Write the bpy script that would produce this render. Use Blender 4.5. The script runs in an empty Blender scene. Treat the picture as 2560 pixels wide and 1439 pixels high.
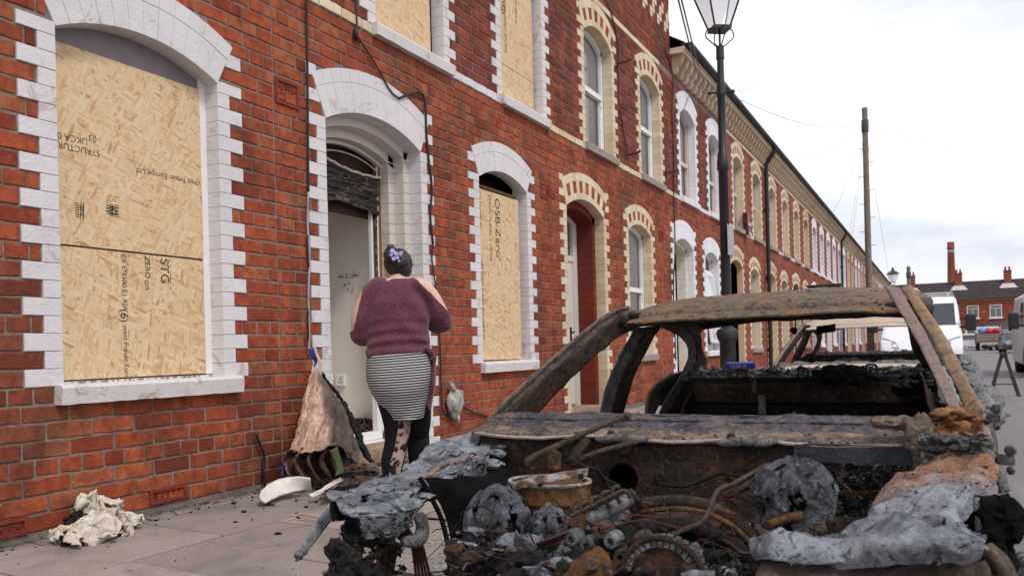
import bpy, bmesh, math, random
from mathutils import Vector, Matrix, noise
random.seed(7)
R_ = math.radians
scene = bpy.context.scene
COL = scene.collection

# ------------------------------------------------------------------ camera
F, YAW, ROLL = 2070.0, R_(27.16), math.atan(.026)      # focal length in photo pixels, heading, tilt
PX, PY, CX, CH = 1280.0, 874.1, 4.008, .873
ca, sa, cr, sr = math.cos(YAW), math.sin(YAW), math.cos(ROLL), math.sin(ROLL)
cam = bpy.data.cameras.new('camera'); camo = bpy.data.objects.new('camera', cam); COL.objects.link(camo)
cam.sensor_width = 36; cam.lens = F / 2560 * 36; cam.shift_y = (PY - 719.5) / 2560
cam.clip_start = .05; cam.clip_end = 2000
fw = Vector((-sa, ca, 0)); rt = Vector((ca, sa, 0)); up = Vector((0, 0, 1))
Rv = rt * cr - up * sr; Uv = up * cr + rt * sr
M = Matrix.Identity(4)
for i in range(3):
    M[i][0] = Rv[i]; M[i][1] = Uv[i]; M[i][2] = -fw[i]
M[0][3], M[1][3], M[2][3] = CX, 0, CH
camo.matrix_world = M
cam.dof.use_dof = True; cam.dof.focus_distance = 4.4; cam.dof.aperture_fstop = 6.0
scene.camera = camo

# ------------------------------------------------------------------ sky and sun
SUN_EL, SUN_AZ = R_(52), R_(118)          # elevation; compass bearing measured from +Y towards +X
world = bpy.data.worlds.new('World'); scene.world = world; world.use_nodes = True
nt = world.node_tree; nt.nodes.clear()
def wn(t, **k):
    n = nt.nodes.new(t)
    for a, b in k.items(): setattr(n, a, b)
    return n
sky = wn('ShaderNodeTexSky', sky_type='NISHITA', sun_disc=False, sun_elevation=SUN_EL, sun_rotation=SUN_AZ, dust_density=1.5)
skyg = wn('ShaderNodeMix', data_type='RGBA', blend_type='MULTIPLY'); skyg.inputs[0].default_value = 1
nt.links.new(sky.outputs[0], skyg.inputs[6]); skyg.inputs[7].default_value = (1.0, 1.0, 1.0, 1)
tc = wn('ShaderNodeTexCoord'); mp = wn('ShaderNodeMapping'); mp.inputs['Scale'].default_value = (1.3, 1.3, 3.2)
nt.links.new(tc.outputs['Generated'], mp.inputs[0])
n1 = wn('ShaderNodeTexNoise'); n1.inputs['Scale'].default_value = 2.3; n1.inputs['Detail'].default_value = 7; n1.inputs['Roughness'].default_value = .55; n1.inputs['Distortion'].default_value = .4
nt.links.new(mp.outputs[0], n1.inputs[0])
cr1 = wn('ShaderNodeValToRGB'); cr1.color_ramp.elements[0].position = .36; cr1.color_ramp.elements[1].position = .72
cr1.color_ramp.elements[0].color = (7.6, 7.8, 8.9, 1); cr1.color_ramp.elements[1].color = (12.0, 11.8, 12.0, 1)
nt.links.new(n1.outputs[0], cr1.inputs[0])
n2 = wn('ShaderNodeTexNoise'); n2.inputs['Scale'].default_value = 1.7; n2.inputs['Detail'].default_value = 5; n2.inputs['Roughness'].default_value = .6
mp2 = wn('ShaderNodeMapping'); mp2.inputs['Location'].default_value = (3.1, 1.7, .4); mp2.inputs['Scale'].default_value = (1.2, 1.2, 3.4)
nt.links.new(tc.outputs['Generated'], mp2.inputs[0]); nt.links.new(mp2.outputs[0], n2.inputs[0])
cr2 = wn('ShaderNodeValToRGB'); cr2.color_ramp.elements[0].position = .52; cr2.color_ramp.elements[1].position = .68
cr2.color_ramp.elements[0].color = (1, 1, 1, 1); cr2.color_ramp.elements[1].color = (.45, .45, .45, 1)
nt.links.new(n2.outputs[0], cr2.inputs[0])
mx = wn('ShaderNodeMix', data_type='RGBA'); nt.links.new(cr2.outputs[0], mx.inputs[0])
nt.links.new(skyg.outputs[2], mx.inputs[6]); nt.links.new(cr1.outputs[0], mx.inputs[7])
bg = wn('ShaderNodeBackground'); bg.inputs[1].default_value = .10
nt.links.new(mx.outputs[2], bg.inputs[0]); wo = wn('ShaderNodeOutputWorld'); nt.links.new(bg.outputs[0], wo.inputs[0])

sl = bpy.data.lights.new('sun', 'SUN'); sl.energy = 1.5; sl.angle = R_(11); sl.color = (1, .96, .9)
so = bpy.data.objects.new('sun', sl); COL.objects.link(so)
sd = Vector((math.sin(SUN_AZ) * math.cos(SUN_EL), math.cos(SUN_AZ) * math.cos(SUN_EL), math.sin(SUN_EL)))
so.rotation_euler = sd.to_track_quat('Z', 'Y').to_euler(); so.location = (20, -20, 30)
vs = scene.view_settings; vs.view_transform = 'Standard'; vs.look = 'None'; vs.gamma = 1; vs.exposure = .25; vs.use_curve_mapping = False

# ------------------------------------------------------------------ placing helper: a photo pixel seen on a known plane of the street
def ray(x, y):
    dx, dy = x - PX, y - PY
    u = dx * cr - dy * sr; v = dx * sr + dy * cr
    return Vector((-sa * F + ca * u, ca * F + sa * u, -v))
def at(x, y, X=None, Y=None, Z=None):
    r = ray(x, y)
    t = (X - CX) / r.x if X is not None else Y / r.y if Y is not None else (Z - CH) / r.z
    return Vector((CX, 0, CH)) + r * t
def to_px(p):
    dx, dy, dz = p[0] - CX, p[1], p[2] - CH
    zc = -sa * dx + ca * dy
    if zc < .05: return None
    u = F * (ca * dx + sa * dy) / zc; v = -F * dz / zc
    return (PX + u * cr + v * sr, PY - u * sr + v * cr)

# ------------------------------------------------------------------ mesh helpers
class MB:
    def __init__(s): s.v = []; s.f = []; s.m = []
    def add(s, vs, fs, m=0):
        o = len(s.v); s.v += [tuple(p) for p in vs]; s.f += [tuple(i + o for i in f) for f in fs]; s.m += [m] * len(fs); return s
    def box(s, a, b, m=0, bev=0):
        x0, y0, z0 = (min(a[i], b[i]) for i in range(3)); x1, y1, z1 = (max(a[i], b[i]) for i in range(3))
        if not bev:
            return s.add([(x0,y0,z0),(x1,y0,z0),(x1,y1,z0),(x0,y1,z0),(x0,y0,z1),(x1,y0,z1),(x1,y1,z1),(x0,y1,z1)],
                  [(0,3,2,1),(4,5,6,7),(0,1,5,4),(1,2,6,5),(2,3,7,6),(3,0,4,7)], m)
        bm = bmesh.new(); bmesh.ops.create_cube(bm, size=1)
        for w in bm.verts: w.co = Vector(((x0+x1)/2 + w.co.x*(x1-x0), (y0+y1)/2 + w.co.y*(y1-y0), (z0+z1)/2 + w.co.z*(z1-z0)))
        bmesh.ops.bevel(bm, geom=bm.edges[:], offset=min(bev, .45*min(x1-x0, y1-y0, z1-z0)), segments=2, affect='EDGES', profile=.6)
        return s.bm(bm, m)
    def bm(s, bm, m=0):
        bm.verts.index_update(); s.add([w.co[:] for w in bm.verts], [[w.index for w in f.verts] for f in bm.faces], m); bm.free(); return s
    def obox(s, c, ax, ay, az, m=0):       # oriented box: centre and three half axes
        c, ax, ay, az = map(Vector, (c, ax, ay, az))
        vs = [c + ax*i + ay*j + az*k for k in (-1,1) for i, j in ((-1,-1),(1,-1),(1,1),(-1,1))]
        return s.add(vs, [(0,3,2,1),(4,5,6,7),(0,1,5,4),(1,2,6,5),(2,3,7,6),(3,0,4,7)], m)
    def loft(s, rings, closed=True, caps=True, m=0):
        n = len(rings[0]); vs = [p for r in rings for p in r]; fs = []
        for i in range(len(rings) - 1):
            for j in range(n if closed else n - 1):
                k = (j + 1) % n; fs.append((i*n+j, i*n+k, (i+1)*n+k, (i+1)*n+j))
        if caps and closed: fs += [tuple(range(n-1, -1, -1)), tuple((len(rings)-1)*n + j for j in range(n))]
        return s.add(vs, fs, m)
    def tube(s, path, r, n=8, m=0, caps=True, flat=1.0):
        path = [Vector(p) for p in path]; L = len(path)
        rr = r if isinstance(r, (list, tuple)) else [r] * L
        t0 = (path[1] - path[0]).normalized(); a = t0.cross(Vector((0, 0, 1)))
        if a.length < .1: a = t0.cross(Vector((0, 1, 0)))
        a.normalize(); rings = []
        for i, p in enumerate(path):
            t = (path[min(i+1, L-1)] - path[max(i-1, 0)]).normalized()
            a = (a - t * a.dot(t)).normalized(); b = t.cross(a)
            rings.append([p + (a * math.cos(2*math.pi*k/n) + b * flat * math.sin(2*math.pi*k/n)) * rr[i] for k in range(n)])
        return s.loft(rings, m=m, caps=caps)
    def lathe(s, prof, c=(0,0,0), n=16, m=0, axis='z'):
        rings = []
        for r, h in prof:
            rg = []
            for k in range(n):
                a = 2*math.pi*k/n; x, y = r*math.cos(a), r*math.sin(a)
                p = (x, y, h) if axis == 'z' else (x, h, y) if axis == 'y' else (h, x, y)
                rg.append((c[0]+p[0], c[1]+p[1], c[2]+p[2]))
            rings.append(rg)
        return s.loft(rings, m=m)
    def grid(s, fn, nu, nv, m=0, keep=None, thick=None):
        vs = [fn(i/nu, j/nv) for j in range(nv+1) for i in range(nu+1)]; fs = []
        for j in range(nv):
            for i in range(nu):
                if keep is None or keep((i+.5)/nu, (j+.5)/nv):
                    o = j*(nu+1)+i; fs.append((o, o+1, o+nu+2, o+nu+1))
        return s.add(vs, fs, m)
    def prism(s, poly, x0, x1, m=0):       # polygon in (y,z), extruded along x
        n = len(poly)
        return s.add([(x0, y, z) for y, z in poly] + [(x1, y, z) for y, z in poly],
              [tuple(range(n)), tuple(range(2*n-1, n-1, -1))] + [(i, i+n, (i+1) % n + n, (i+1) % n) for i in range(n)], m)
    def mesh(s, name, mats, smooth=False, recalc=True):
        me = bpy.data.meshes.new(name); me.from_pydata(s.v, [], s.f)
        for mt in (mats if isinstance(mats, (list, tuple)) else [mats]): me.materials.append(mt)
        if len(set(s.m)) > 1: me.polygons.foreach_set('material_index', s.m)
        if recalc:
            bm = bmesh.new(); bm.from_mesh(me); bmesh.ops.remove_doubles(bm, verts=bm.verts, dist=1e-5)
            bmesh.ops.recalc_face_normals(bm, faces=bm.faces); bm.to_mesh(me); bm.free()
        if smooth:
            me.polygons.foreach_set('use_smooth', [True] * len(me.polygons))
            if smooth is not True: me.set_sharp_from_angle(angle=R_(smooth))
        me.update(); return me
    def build(s, name, mats, parent=None, smooth=False, recalc=True, **tags):
        return link(name, s.mesh(name, mats, smooth, recalc), parent, **tags)
def link(name, data, parent=None, **tags):
    o = bpy.data.objects.new(name, data); COL.objects.link(o)
    if parent is not None: o.parent = parent
    for k, v in tags.items():
        if v is not None: o[k] = v
    return o
def thing(name, label, category, loc=(0,0,0), group=None):
    o = bpy.data.objects.new(name, None); COL.objects.link(o); o.location = loc; o.empty_display_size = .2
    o['label'] = label; o['category'] = category
    if group: o['group'] = group
    return o
def local(parent, o):      # geometry was written in world coordinates: keep it there under a moved parent
    if o.parent is not None and o.parent.type == 'EMPTY': o.matrix_parent_inverse = Matrix.Translation(-o.parent.location)
    return o
def nz(p, s=1.0, o=0.0): return noise.noise(Vector((p[0]*s + o, p[1]*s + o*1.7, p[2]*s - o)))
def nzv(p, s=1.0, o=0.0): return noise.noise_vector(Vector((p[0]*s + o, p[1]*s + o*1.7, p[2]*s - o)))
def frac(p, s=1.0, o=0.0, oct=4): return noise.fractal(Vector((p[0]*s + o, p[1]*s + o*1.7, p[2]*s - o)), 1.0, 2.0, oct)
def lerp(a, b, t): return a + (b - a) * t
def spline(pts, n):        # Catmull-Rom through pts
    P = [Vector(p) for p in pts]; P = [P[0]*2 - P[1]] + P + [P[-1]*2 - P[-2]]; out = []; seg = len(P) - 3
    for i in range(n + 1):
        t = i / n * seg; k = min(int(t), seg - 1); t -= k
        a, b, c, d = P[k:k+4]
        out.append(.5 * ((2*b) + (c - a)*t + (2*a - 5*b + 4*c - d)*t*t + (3*b - a - 3*c + d)*t*t*t))
    return out
def evaluated(o, name, mats):   # bake modifiers into a plain mesh object
    dg = bpy.context.evaluated_depsgraph_get(); me = bpy.data.meshes.new_from_object(o.evaluated_get(dg))
    for k in list(o.modifiers): o.modifiers.remove(k)
    old = o.data; o.data = me; me.name = name
    me.materials.clear()
    for mt in mats: me.materials.append(mt)
    bpy.data.meshes.remove(old); return me
def remesh(mb, name, mats, parent, voxel=.012, smooth=6, tags=None):
    o = mb.build(name, mats[0], parent, recalc=True)
    r = o.modifiers.new('r', 'REMESH'); r.mode = 'VOXEL'; r.voxel_size = voxel; r.use_smooth_shade = True
    if smooth:
        q = o.modifiers.new('s', 'SMOOTH'); q.factor = .5; q.iterations = smooth
    evaluated(o, name, mats)
    for k, v in (tags or {}).items(): o[k] = v
    return o

# ------------------------------------------------------------------ materials
class NT:
    def __init__(s, name, rough=.8, spec=.35, metal=0):
        s.mat = bpy.data.materials.new(name); s.mat.use_nodes = True; s.t = s.mat.node_tree
        s.b = s.t.nodes['Principled BSDF']; s.b.inputs['Roughness'].default_value = rough; s.b.inputs['Specular IOR Level'].default_value = spec
        s.b.inputs['Metallic'].default_value = metal; s._tc = None
    def n(s, t, **k):
        x = s.t.nodes.new(t)
        for a, b in k.items(): setattr(x, a, b)
        return x
    def put(s, sock, v):
        if hasattr(v, 'is_output') or isinstance(v, bpy.types.NodeSocket): s.t.links.new(v, sock)
        elif isinstance(v, (tuple, list)) and len(v) == 3 and sock.type == 'RGBA': sock.default_value = (*v, 1)
        else: sock.default_value = v
    def co(s, kind='Object', scale=None, loc=None, rot=None, src=None):
        if s._tc is None: s._tc = s.n('ShaderNodeTexCoord')
        o = src or s._tc.outputs[kind]
        if kind == 'World' : o = s.n('ShaderNodeNewGeometry').outputs['Position']
        if scale or loc or rot:
            m = s.n('ShaderNodeMapping'); s.t.links.new(o, m.inputs[0])
            if scale: m.inputs['Scale'].default_value = scale if isinstance(scale, tuple) else (scale,)*3
            if loc: m.inputs['Location'].default_value = loc
            if rot: m.inputs['Rotation'].default_value = rot
            o = m.outputs[0]
        return o
    def wpos(s, scale=None, rot=None, loc=None):
        return s.co(src=s.n('ShaderNodeNewGeometry').outputs['Position'], scale=scale or 1.0, rot=rot, loc=loc)
    def noise(s, co, scale, detail=5, rough=.55, dist=0, out=0):
        x = s.n('ShaderNodeTexNoise'); s.put(x.inputs['Vector'], co)
        x.inputs['Scale'].default_value = scale; x.inputs['Detail'].default_value = detail; x.inputs['Roughness'].default_value = rough; x.inputs['Distortion'].default_value = dist
        return x.outputs[out]
    def vor(s, co, scale, feature='F1', out='Distance', rand=1):
        x = s.n('ShaderNodeTexVoronoi', feature=feature); s.put(x.inputs['Vector'], co); x.inputs['Scale'].default_value = scale; x.inputs['Randomness'].default_value = rand
        return x.outputs[out]
    def ramp(s, f, stops, interp='LINEAR'):
        x = s.n('ShaderNodeValToRGB'); s.put(x.inputs[0], f); e = x.color_ramp.elements; x.color_ramp.interpolation = interp
        while len(e) < len(stops): e.new(.5)
        for q, (p, c) in zip(e, stops):
            q.position = p; q.color = (*c, 1) if isinstance(c, (tuple, list)) else (c, c, c, 1)
        return x.outputs[0]
    def mix(s, f, a, b, mode='MIX'):
        x = s.n('ShaderNodeMix', data_type='RGBA', blend_type=mode); s.put(x.inputs[0], f); s.put(x.inputs[6], a); s.put(x.inputs[7], b); return x.outputs[2]
    def math(s, op, a, b=0.0, c=0.0):
        x = s.n('ShaderNodeMath', operation=op); s.put(x.inputs[0], a); s.put(x.inputs[1], b); s.put(x.inputs[2], c); return x.outputs[0]
    def rnd(s): return s.n('ShaderNodeObjectInfo').outputs['Random']
    def island(s): return s.n('ShaderNodeNewGeometry').outputs['Random Per Island']
    def bump(s, h, strength=.3, dist=.01):
        x = s.n('ShaderNodeBump'); x.inputs['Strength'].default_value = strength; x.inputs['Distance'].default_value = dist; s.put(x.inputs['Height'], h)
        s.t.links.new(x.outputs[0], s.b.inputs['Normal']); return s
    def out(s, color, rough=None, **k):
        s.put(s.b.inputs['Base Color'], color)
        if rough is not None: s.put(s.b.inputs['Roughness'], rough)
        for a, v in k.items(): s.put(s.b.inputs[a.replace('_', ' ')], v)
        return s.mat
MATS = {}
def flat(name, c, rough=.7, spec=.35, metal=0, var=.12, scale=9.0, bump=0):
    if name in MATS: return MATS[name]
    t = NT(name, rough, spec, metal); f = t.noise(t.wpos(), scale, 6, .6)
    lo = tuple(x*(1-var) for x in c); hi = tuple(min(1, x*(1+var)) for x in c)
    if bump: t.bump(f, bump, .01)
    MATS[name] = t.out(t.ramp(f, [(.3, lo), (.7, hi)])); return MATS[name]
def m_brick(name, stops, island=False, soot=.6):
    t = NT(name, .9, .15); r = t.island() if island else t.rnd()
    base = t.ramp(r, stops); w = t.wpos()
    f = t.noise(w, 11, 7, .7, .5); g = t.noise(w, 70, 5, .75); h = t.noise(t.wpos(scale=(1, 1, .4)), 1.9, 7, .66, .5); k = t.noise(t.wpos(scale=(1, 1, .22)), 9, 5, .65)
    c = t.mix(t.ramp(f, [(.42, 0), (.62, .65)]), base, (.16,.032,.017)); c = t.mix(t.ramp(f, [(.30, .4), (.42, 0)]), c, (.48,.17,.075))
    c = t.mix(t.ramp(h, [(.47, 0), (.64, soot)]), c, (.065,.032,.027)); c = t.mix(t.ramp(k, [(.54, 0), (.68, .45)]), c, (.06,.030,.025))
    c = t.mix(t.ramp(g, [(.27, .55), (.40, 0)]), c, (.035,.014,.01))
    c = t.mix(t.ramp(t.noise(w, 110, 2, .5), [(.70, 0), (.74, .6)]), c, (.55,.46,.4)); c = t.mix(t.ramp(t.noise(w, 2.6, 6, .7), [(.66, 0), (.74, .28)]), c, (.42,.33,.29))
    dv = t.n('ShaderNodeVectorMath', operation='DISTANCE'); t.put(dv.inputs[0], t.wpos(scale=(1, .75, 1))); dv.inputs[1].default_value = (0, 4.5*.75, .02)
    c = t.mix(t.ramp(t.math('ADD', dv.outputs['Value'], t.math('MULTIPLY', h, .45)), [(.34, .9), (.62, 0)]), c, (.014,.011,.010))
    t.bump(t.math('ADD', g, t.math('MULTIPLY', f, .9)), .55, .007)
    return t.out(c)
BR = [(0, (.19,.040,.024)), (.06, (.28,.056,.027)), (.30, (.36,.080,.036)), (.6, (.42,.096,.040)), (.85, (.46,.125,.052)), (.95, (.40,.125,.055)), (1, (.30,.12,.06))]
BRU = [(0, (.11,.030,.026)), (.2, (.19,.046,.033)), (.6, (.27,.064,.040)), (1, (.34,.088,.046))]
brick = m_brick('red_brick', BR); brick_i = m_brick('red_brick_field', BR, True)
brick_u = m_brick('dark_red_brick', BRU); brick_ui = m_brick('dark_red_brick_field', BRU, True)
def m_mortar():
    t = NT('mortar', .95, .1); w = t.wpos(); f = t.noise(w, 22, 6, .7); g = t.noise(w, 2.0, 4, .6)
    c = t.ramp(f, [(.22, (.11,.088,.077)), (.6, (.27,.225,.195))]); c = t.mix(t.ramp(g, [(.45, 0), (.66, .65)]), c, (.09,.07,.062))
    t.bump(f, .6, .01); return t.out(c)
mortar = m_mortar()
def m_brickfield():          # distant brickwork, too far off to tell the bricks apart
    t = NT('far_brickwork', .85, .25); w = t.wpos(rot=(0, -math.pi/2, -math.pi/2)); b = t.n('ShaderNodeTexBrick', offset=.5)
    w = t.n('ShaderNodeNewGeometry').outputs['Position']; sp = t.n('ShaderNodeSeparateXYZ'); t.t.links.new(w, sp.inputs[0]); cb = t.n('ShaderNodeCombineXYZ')
    t.t.links.new(t.math('ADD', sp.outputs[0], sp.outputs[1]), cb.inputs[0]); t.t.links.new(sp.outputs[2], cb.inputs[1]); t.t.links.new(cb.outputs[0], b.inputs['Vector'])
    b.inputs['Scale'].default_value = 1; b.inputs['Brick Width'].default_value = .2565; b.inputs['Row Height'].default_value = .09; b.inputs['Mortar Size'].default_value = .006
    t.put(b.inputs['Color1'], (.36,.075,.03)); t.put(b.inputs['Color2'], (.17,.036,.022)); t.put(b.inputs['Mortar'], (.2,.13,.1))
    f = t.noise(w, 1.3, 5, .6); c = t.mix(t.ramp(f, [(.4, 0), (.75, .5)]), b.outputs[0], (.12,.03,.024)); return t.out(c)
far_brick = m_brickfield()
def m_painted(name, base, under, wear=.62, tint=.08):
    t = NT(name, .62, .35); w = t.wpos(); f = t.noise(w, 20, 6, .7, .4); g = t.noise(w, 4.6, 8, .68, .9); h = t.noise(w, 85, 4, .75); d = t.noise(t.wpos(scale=(1, 1, .3)), 3.4, 6, .65)
    c = t.ramp(t.noise(w, 1.9, 5, .6), [(.3, tuple(x*(1-tint*1.6) for x in base)), (.7, base)])
    c = t.mix(t.ramp(d, [(.56, 0), (.74, .38)]), c, tuple(x*.55 for x in under))
    c = t.mix(t.ramp(g, [(wear, 0), (wear+.05, .62)]), c, under)
    c = t.mix(t.ramp(f, [(.27, .6), (.36, 0)]), c, tuple(x*.6 for x in base))
    c = t.mix(t.ramp(h, [(.72, 0), (.78, .45)]), c, (.16,.13,.11))
    t.bump(t.math('ADD', t.math('MULTIPLY', h, .5), t.math('MULTIPLY', f, 1.0)), .55, .012); return t.out(c)
white_paint = m_painted('white_masonry_paint', (.74,.70,.70), (.44,.36,.31), .575, .10)
cream_paint = m_painted('off_white_render_paint', (.70,.63,.57), (.45,.38,.33), .66)
bright_white = m_painted('bright_white_paint', (.82,.81,.83), (.6,.57,.55), .72)
stone_paint = m_painted('worn_painted_stone', (.72,.67,.66), (.36,.25,.18), .57)
def m_cream():
    t = NT('cream_brick', .8, .3); w = t.wpos(); r = t.n('ShaderNodeObjectInfo').outputs['Random']
    c = t.ramp(r, [(0, (.60,.47,.31)), (.5, (.70,.58,.41)), (1, (.75,.64,.49))]); f = t.noise(w, 18, 6, .65)
    c = t.mix(t.ramp(f, [(.35, 0), (.75, .45)]), c, (.50,.37,.22)); c = t.mix(t.ramp(t.noise(w, 3, 4, .6), [(.55, 0), (.75, .35)]), c, (.28,.20,.13)); t.bump(f, .3, .005); return t.out(c)
cream = m_cream()
stone = flat('grey_stone', (.33,.28,.24), .85, .2, var=.3, scale=14, bump=.4)
osb = None
def m_osb(name, rz):
    t = NT(name, .75, .3); c = None; h = None
    pal = [(0, (.44,.24,.11)), (.07, (.58,.38,.20)), (.3, (.66,.47,.27)), (.6, (.70,.53,.32)), (.85, (.74,.58,.38)), (.96, (.68,.45,.26)), (1, (.52,.29,.15))]
    for i, (ang, sc, thr) in enumerate([(.1, 1.0, 0), (.75, .85, .45), (-.6, .95, .5), (1.35, .8, .62), (.3, 1.15, .55), (-1.1, 1.0, .68)]):
        co = t.wpos(rot=(ang + rz, 0, 0), loc=(0, i*3.7, i*2.3)); 
        co = t.co(src=co, scale=(1, 8.5*sc, 48*sc)); x = t.n('ShaderNodeTexVoronoi'); t.put(x.inputs['Vector'], co); x.inputs['Scale'].default_value = 1.4
        sep = t.n('ShaderNodeSeparateColor'); t.t.links.new(x.outputs['Color'], sep.inputs[0])
        grain = t.noise(t.co(src=co, scale=(1, .7, 4)), 6, 3, .6)
        k = t.mix(t.ramp(grain, [(.35, .16), (.65, 0)]), t.ramp(sep.outputs[0], pal), (.46,.28,.13))
        if c is None: c = k; h = sep.outputs[1]
        else:
            mask = t.math('GREATER_THAN', sep.outputs[2], thr)
            c = t.mix(mask, c, k); h = t.mix(mask, h, sep.outputs[1])
    w = t.wpos(); c = t.mix(t.ramp(t.noise(w, 60, 4, .7), [(.3, .35), (.4, 0)]), c, (.30,.17,.07))
    t.bump(h, .25, .004); return t.out(c)
osb = m_osb('osb_strand_board', 0.0); osb_v = m_osb('osb_strand_board_upright', 1.45)
def m_ink():
    t = NT('black_print_ink', .85, .1); f = t.noise(t.wpos(), 70, 4, .7); t.put(t.b.inputs['Alpha'], t.ramp(f, [(.36, .12), (.50, .92)])); return t.out((.035,.032,.036))
ink = m_ink()
white_upvc = flat('white_upvc', (.80,.79,.78), .35, .5, var=.04)
white_wood = m_painted('flaking_white_paint', (.72,.66,.62), (.22,.12,.07), .60)
black_gloss = flat('black_gloss_paint', (.012,.012,.014), .38, .5, var=.3)
dark_metal = flat('dark_iron', (.025,.022,.022), .6, .4, var=.4)
gutter_m = flat('black_gutter', (.016,.016,.017), .5, .4, var=.3)
slate = flat('slate', (.06,.058,.064), .7, .35, var=.35, scale=20)
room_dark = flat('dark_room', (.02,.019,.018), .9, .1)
curtain = flat('net_curtain', (.78,.77,.76), .9, .1, var=.15, scale=30)
def m_glass():
    t = NT('window_glass', .03, .8); t.b.inputs['Transmission Weight'].default_value = 0
    tr = t.n('ShaderNodeBsdfTransparent'); gl = t.n('ShaderNodeBsdfGlossy'); gl.inputs[1].default_value = .02
    fr = t.n('ShaderNodeFresnel'); fr.inputs[0].default_value = 1.9; mxs = t.n('ShaderNodeMixShader')
    t.t.links.new(fr.outputs[0], mxs.inputs[0]); t.t.links.new(tr.outputs[0], mxs.inputs[1]); t.t.links.new(gl.outputs[0], mxs.inputs[2])
    t.t.links.new(mxs.outputs[0], t.t.nodes['Material Output'].inputs[0]); return t.mat
glass = m_glass()
terracotta = flat('terracotta', (.20,.032,.02), .7, .3, var=.35, scale=30)
# ================================================================== the terrace on the left: wall plane X = 0
C_, L_, Z0_ = .09, .2565, .027
ZB = -.02
def zrow(r): return Z0_ + r * C_
class Opening:
    def __init__(s, kind, y0, w, z0, spring, rise, ring, style, fill, sillx=(.05, .11)):
        s.kind, s.y0, s.y1, s.z0, s.spring, s.rise, s.ring, s.style, s.fill, s.sillx = kind, y0, y0 + w, z0, spring, rise, ring, style, fill, sillx
        s.w = w; s.ym = y0 + w/2; s.R = (w*w/4 + rise*rise) / (2*rise); s.zc = spring + rise - s.R
        s.th = math.asin(w/2/s.R); s.extz = s.zc + (s.R + ring)*math.cos(s.th); s.dx = (s.R + ring)*math.sin(s.th) - w/2; s.peak = s.zc + s.R + ring
    def q(s, r): return .205 if r % 2 == 0 else .10
    def half(s, z):            # half width of arch ring (outer edge) at height z, or None above it
        if z < s.spring: return s.w/2
        if z < s.extz: return s.w/2 + s.dx*(z - s.spring)/(s.extz - s.spring)
        if z < s.peak: return math.sqrt(max(0, (s.R + s.ring)**2 - (z - s.zc)**2))
        return None
    def brick_ex(s, z, r):
        if z < s.z0 - (.115 if s.kind != 'door' else .3): return None
        if s.kind != 'door' and z < s.z0: return (s.y0 - s.sillx[0] + .004, s.y1 + s.sillx[1] - .004)
        h = s.half(z)
        if h is None: return None
        if z < s.spring: h += s.q(r)
        elif z < s.extz and r % 2 == 0: h = max(h, s.w/2 + .205)
        return (s.ym - h, s.ym + h)
    def hole(s, z, pad=.04):
        if z < s.z0 - .03 and s.kind != 'door': return None
        if z < s.spring: h = s.w/2 + pad
        else:
            d = (s.R + pad)**2 - (z - s.zc)**2
            if d <= 0: return None
            h = math.sqrt(d)
        return (s.ym - h, s.ym + h)
def subtract(a, b, ex):
    seg = [(a, b)]
    for e in sorted(x for x in ex if x):
        seg = [t for s in seg for t in ((s[0], min(s[1], e[0])), (max(s[0], e[1]), s[1])) if t[1] - t[0] > .012]
    return seg
def brick_mesh(L, h, seed, mt, d=.03):
    rg = random.Random(seed); mb = MB(); n = 5; pts = []
    for (ax, az, bx, bz, k) in ((-1,-1,1,-1,n), (1,-1,1,1,2), (1,1,-1,1,n), (-1,1,-1,-1,2)):
        for i in range(k):
            t = i/k; pts.append((lerp(ax, bx, t)*L/2, lerp(az, bz, t)*h/2))
    j = lambda q: q + rg.uniform(-.0028, .0028)
    outer = [(j(a), j(b)) for a, b in pts]
    corner = lambda a, b: .004 if abs(a) > L/2*.97 and abs(b) > h/2*.97 else 0
    r0 = [(-d, a, b) for a, b in outer]; r1 = [(-.005, a*(1 - corner(a,b)/L), b*(1 - corner(a,b)/h)) for a, b in outer]
    r2 = [(rg.uniform(-.0012, .0012), a*(1 - .011/L), b*(1 - .010/h)) for a, b in outer]
    mb.loft([r0, r1, r2], caps=False); o = len(mb.v) - len(pts); mb.f.append(tuple(range(o, o + len(pts)))); mb.m.append(0)
    me = mb.mesh('brick', mt, recalc=True); return me
BM = {}
for nm, mt in (('n', brick), ('u', brick_u), ('c', cream), ('w', white_paint)):
    BM[nm] = {'s': [brick_mesh(.2465, .0785, 10+i, mt) for i in range(6)], 'h': [brick_mesh(.118, .0785, 30+i, mt) for i in range(6)]}
def block(mb, y0, y1, z0, z1, x0, x1, m=0, g=.0012, bev=.003):     # dressed block with a small arris bevel on its front
    y0 += g; y1 -= g; z0 += g; z1 -= g; b = bev
    A = [(x0,y0,z0),(x0,y1,z0),(x0,y1,z1),(x0,y0,z1)]; B = [(x1-b,y0,z0),(x1-b,y1,z0),(x1-b,y1,z1),(x1-b,y0,z1)]
    Cc = [(x1,y0+b,z0+b),(x1,y1-b,z0+b),(x1,y1-b,z1-b),(x1,y0+b,z1-b)]
    return mb.loft([A, B, Cc], m=m)
def arc_block(mb, op, t0, t1, r0, r1, x0, x1, m=0, g=.0009):
    ga = g / op.R; t0 += ga; t1 -= ga; r0 += g; r1 -= g
    P = lambda t, r: (op.ym + r*math.sin(t), op.zc + r*math.cos(t))
    b = .002
    q = [P(t0, r0), P(t1, r0), P(t1, r1), P(t0, r1)]; c0 = (sum(p[0] for p in q)/4, sum(p[1] for p in q)/4)
    A = [(x0, *p) for p in q]; B = [(x1-b, *p) for p in q]; Cc = [(x1, lerp(p[0], c0[0], .035), lerp(p[1], c0[1], .02)) for p in q]
    return mb.loft([A, B, Cc], m=m)
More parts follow.
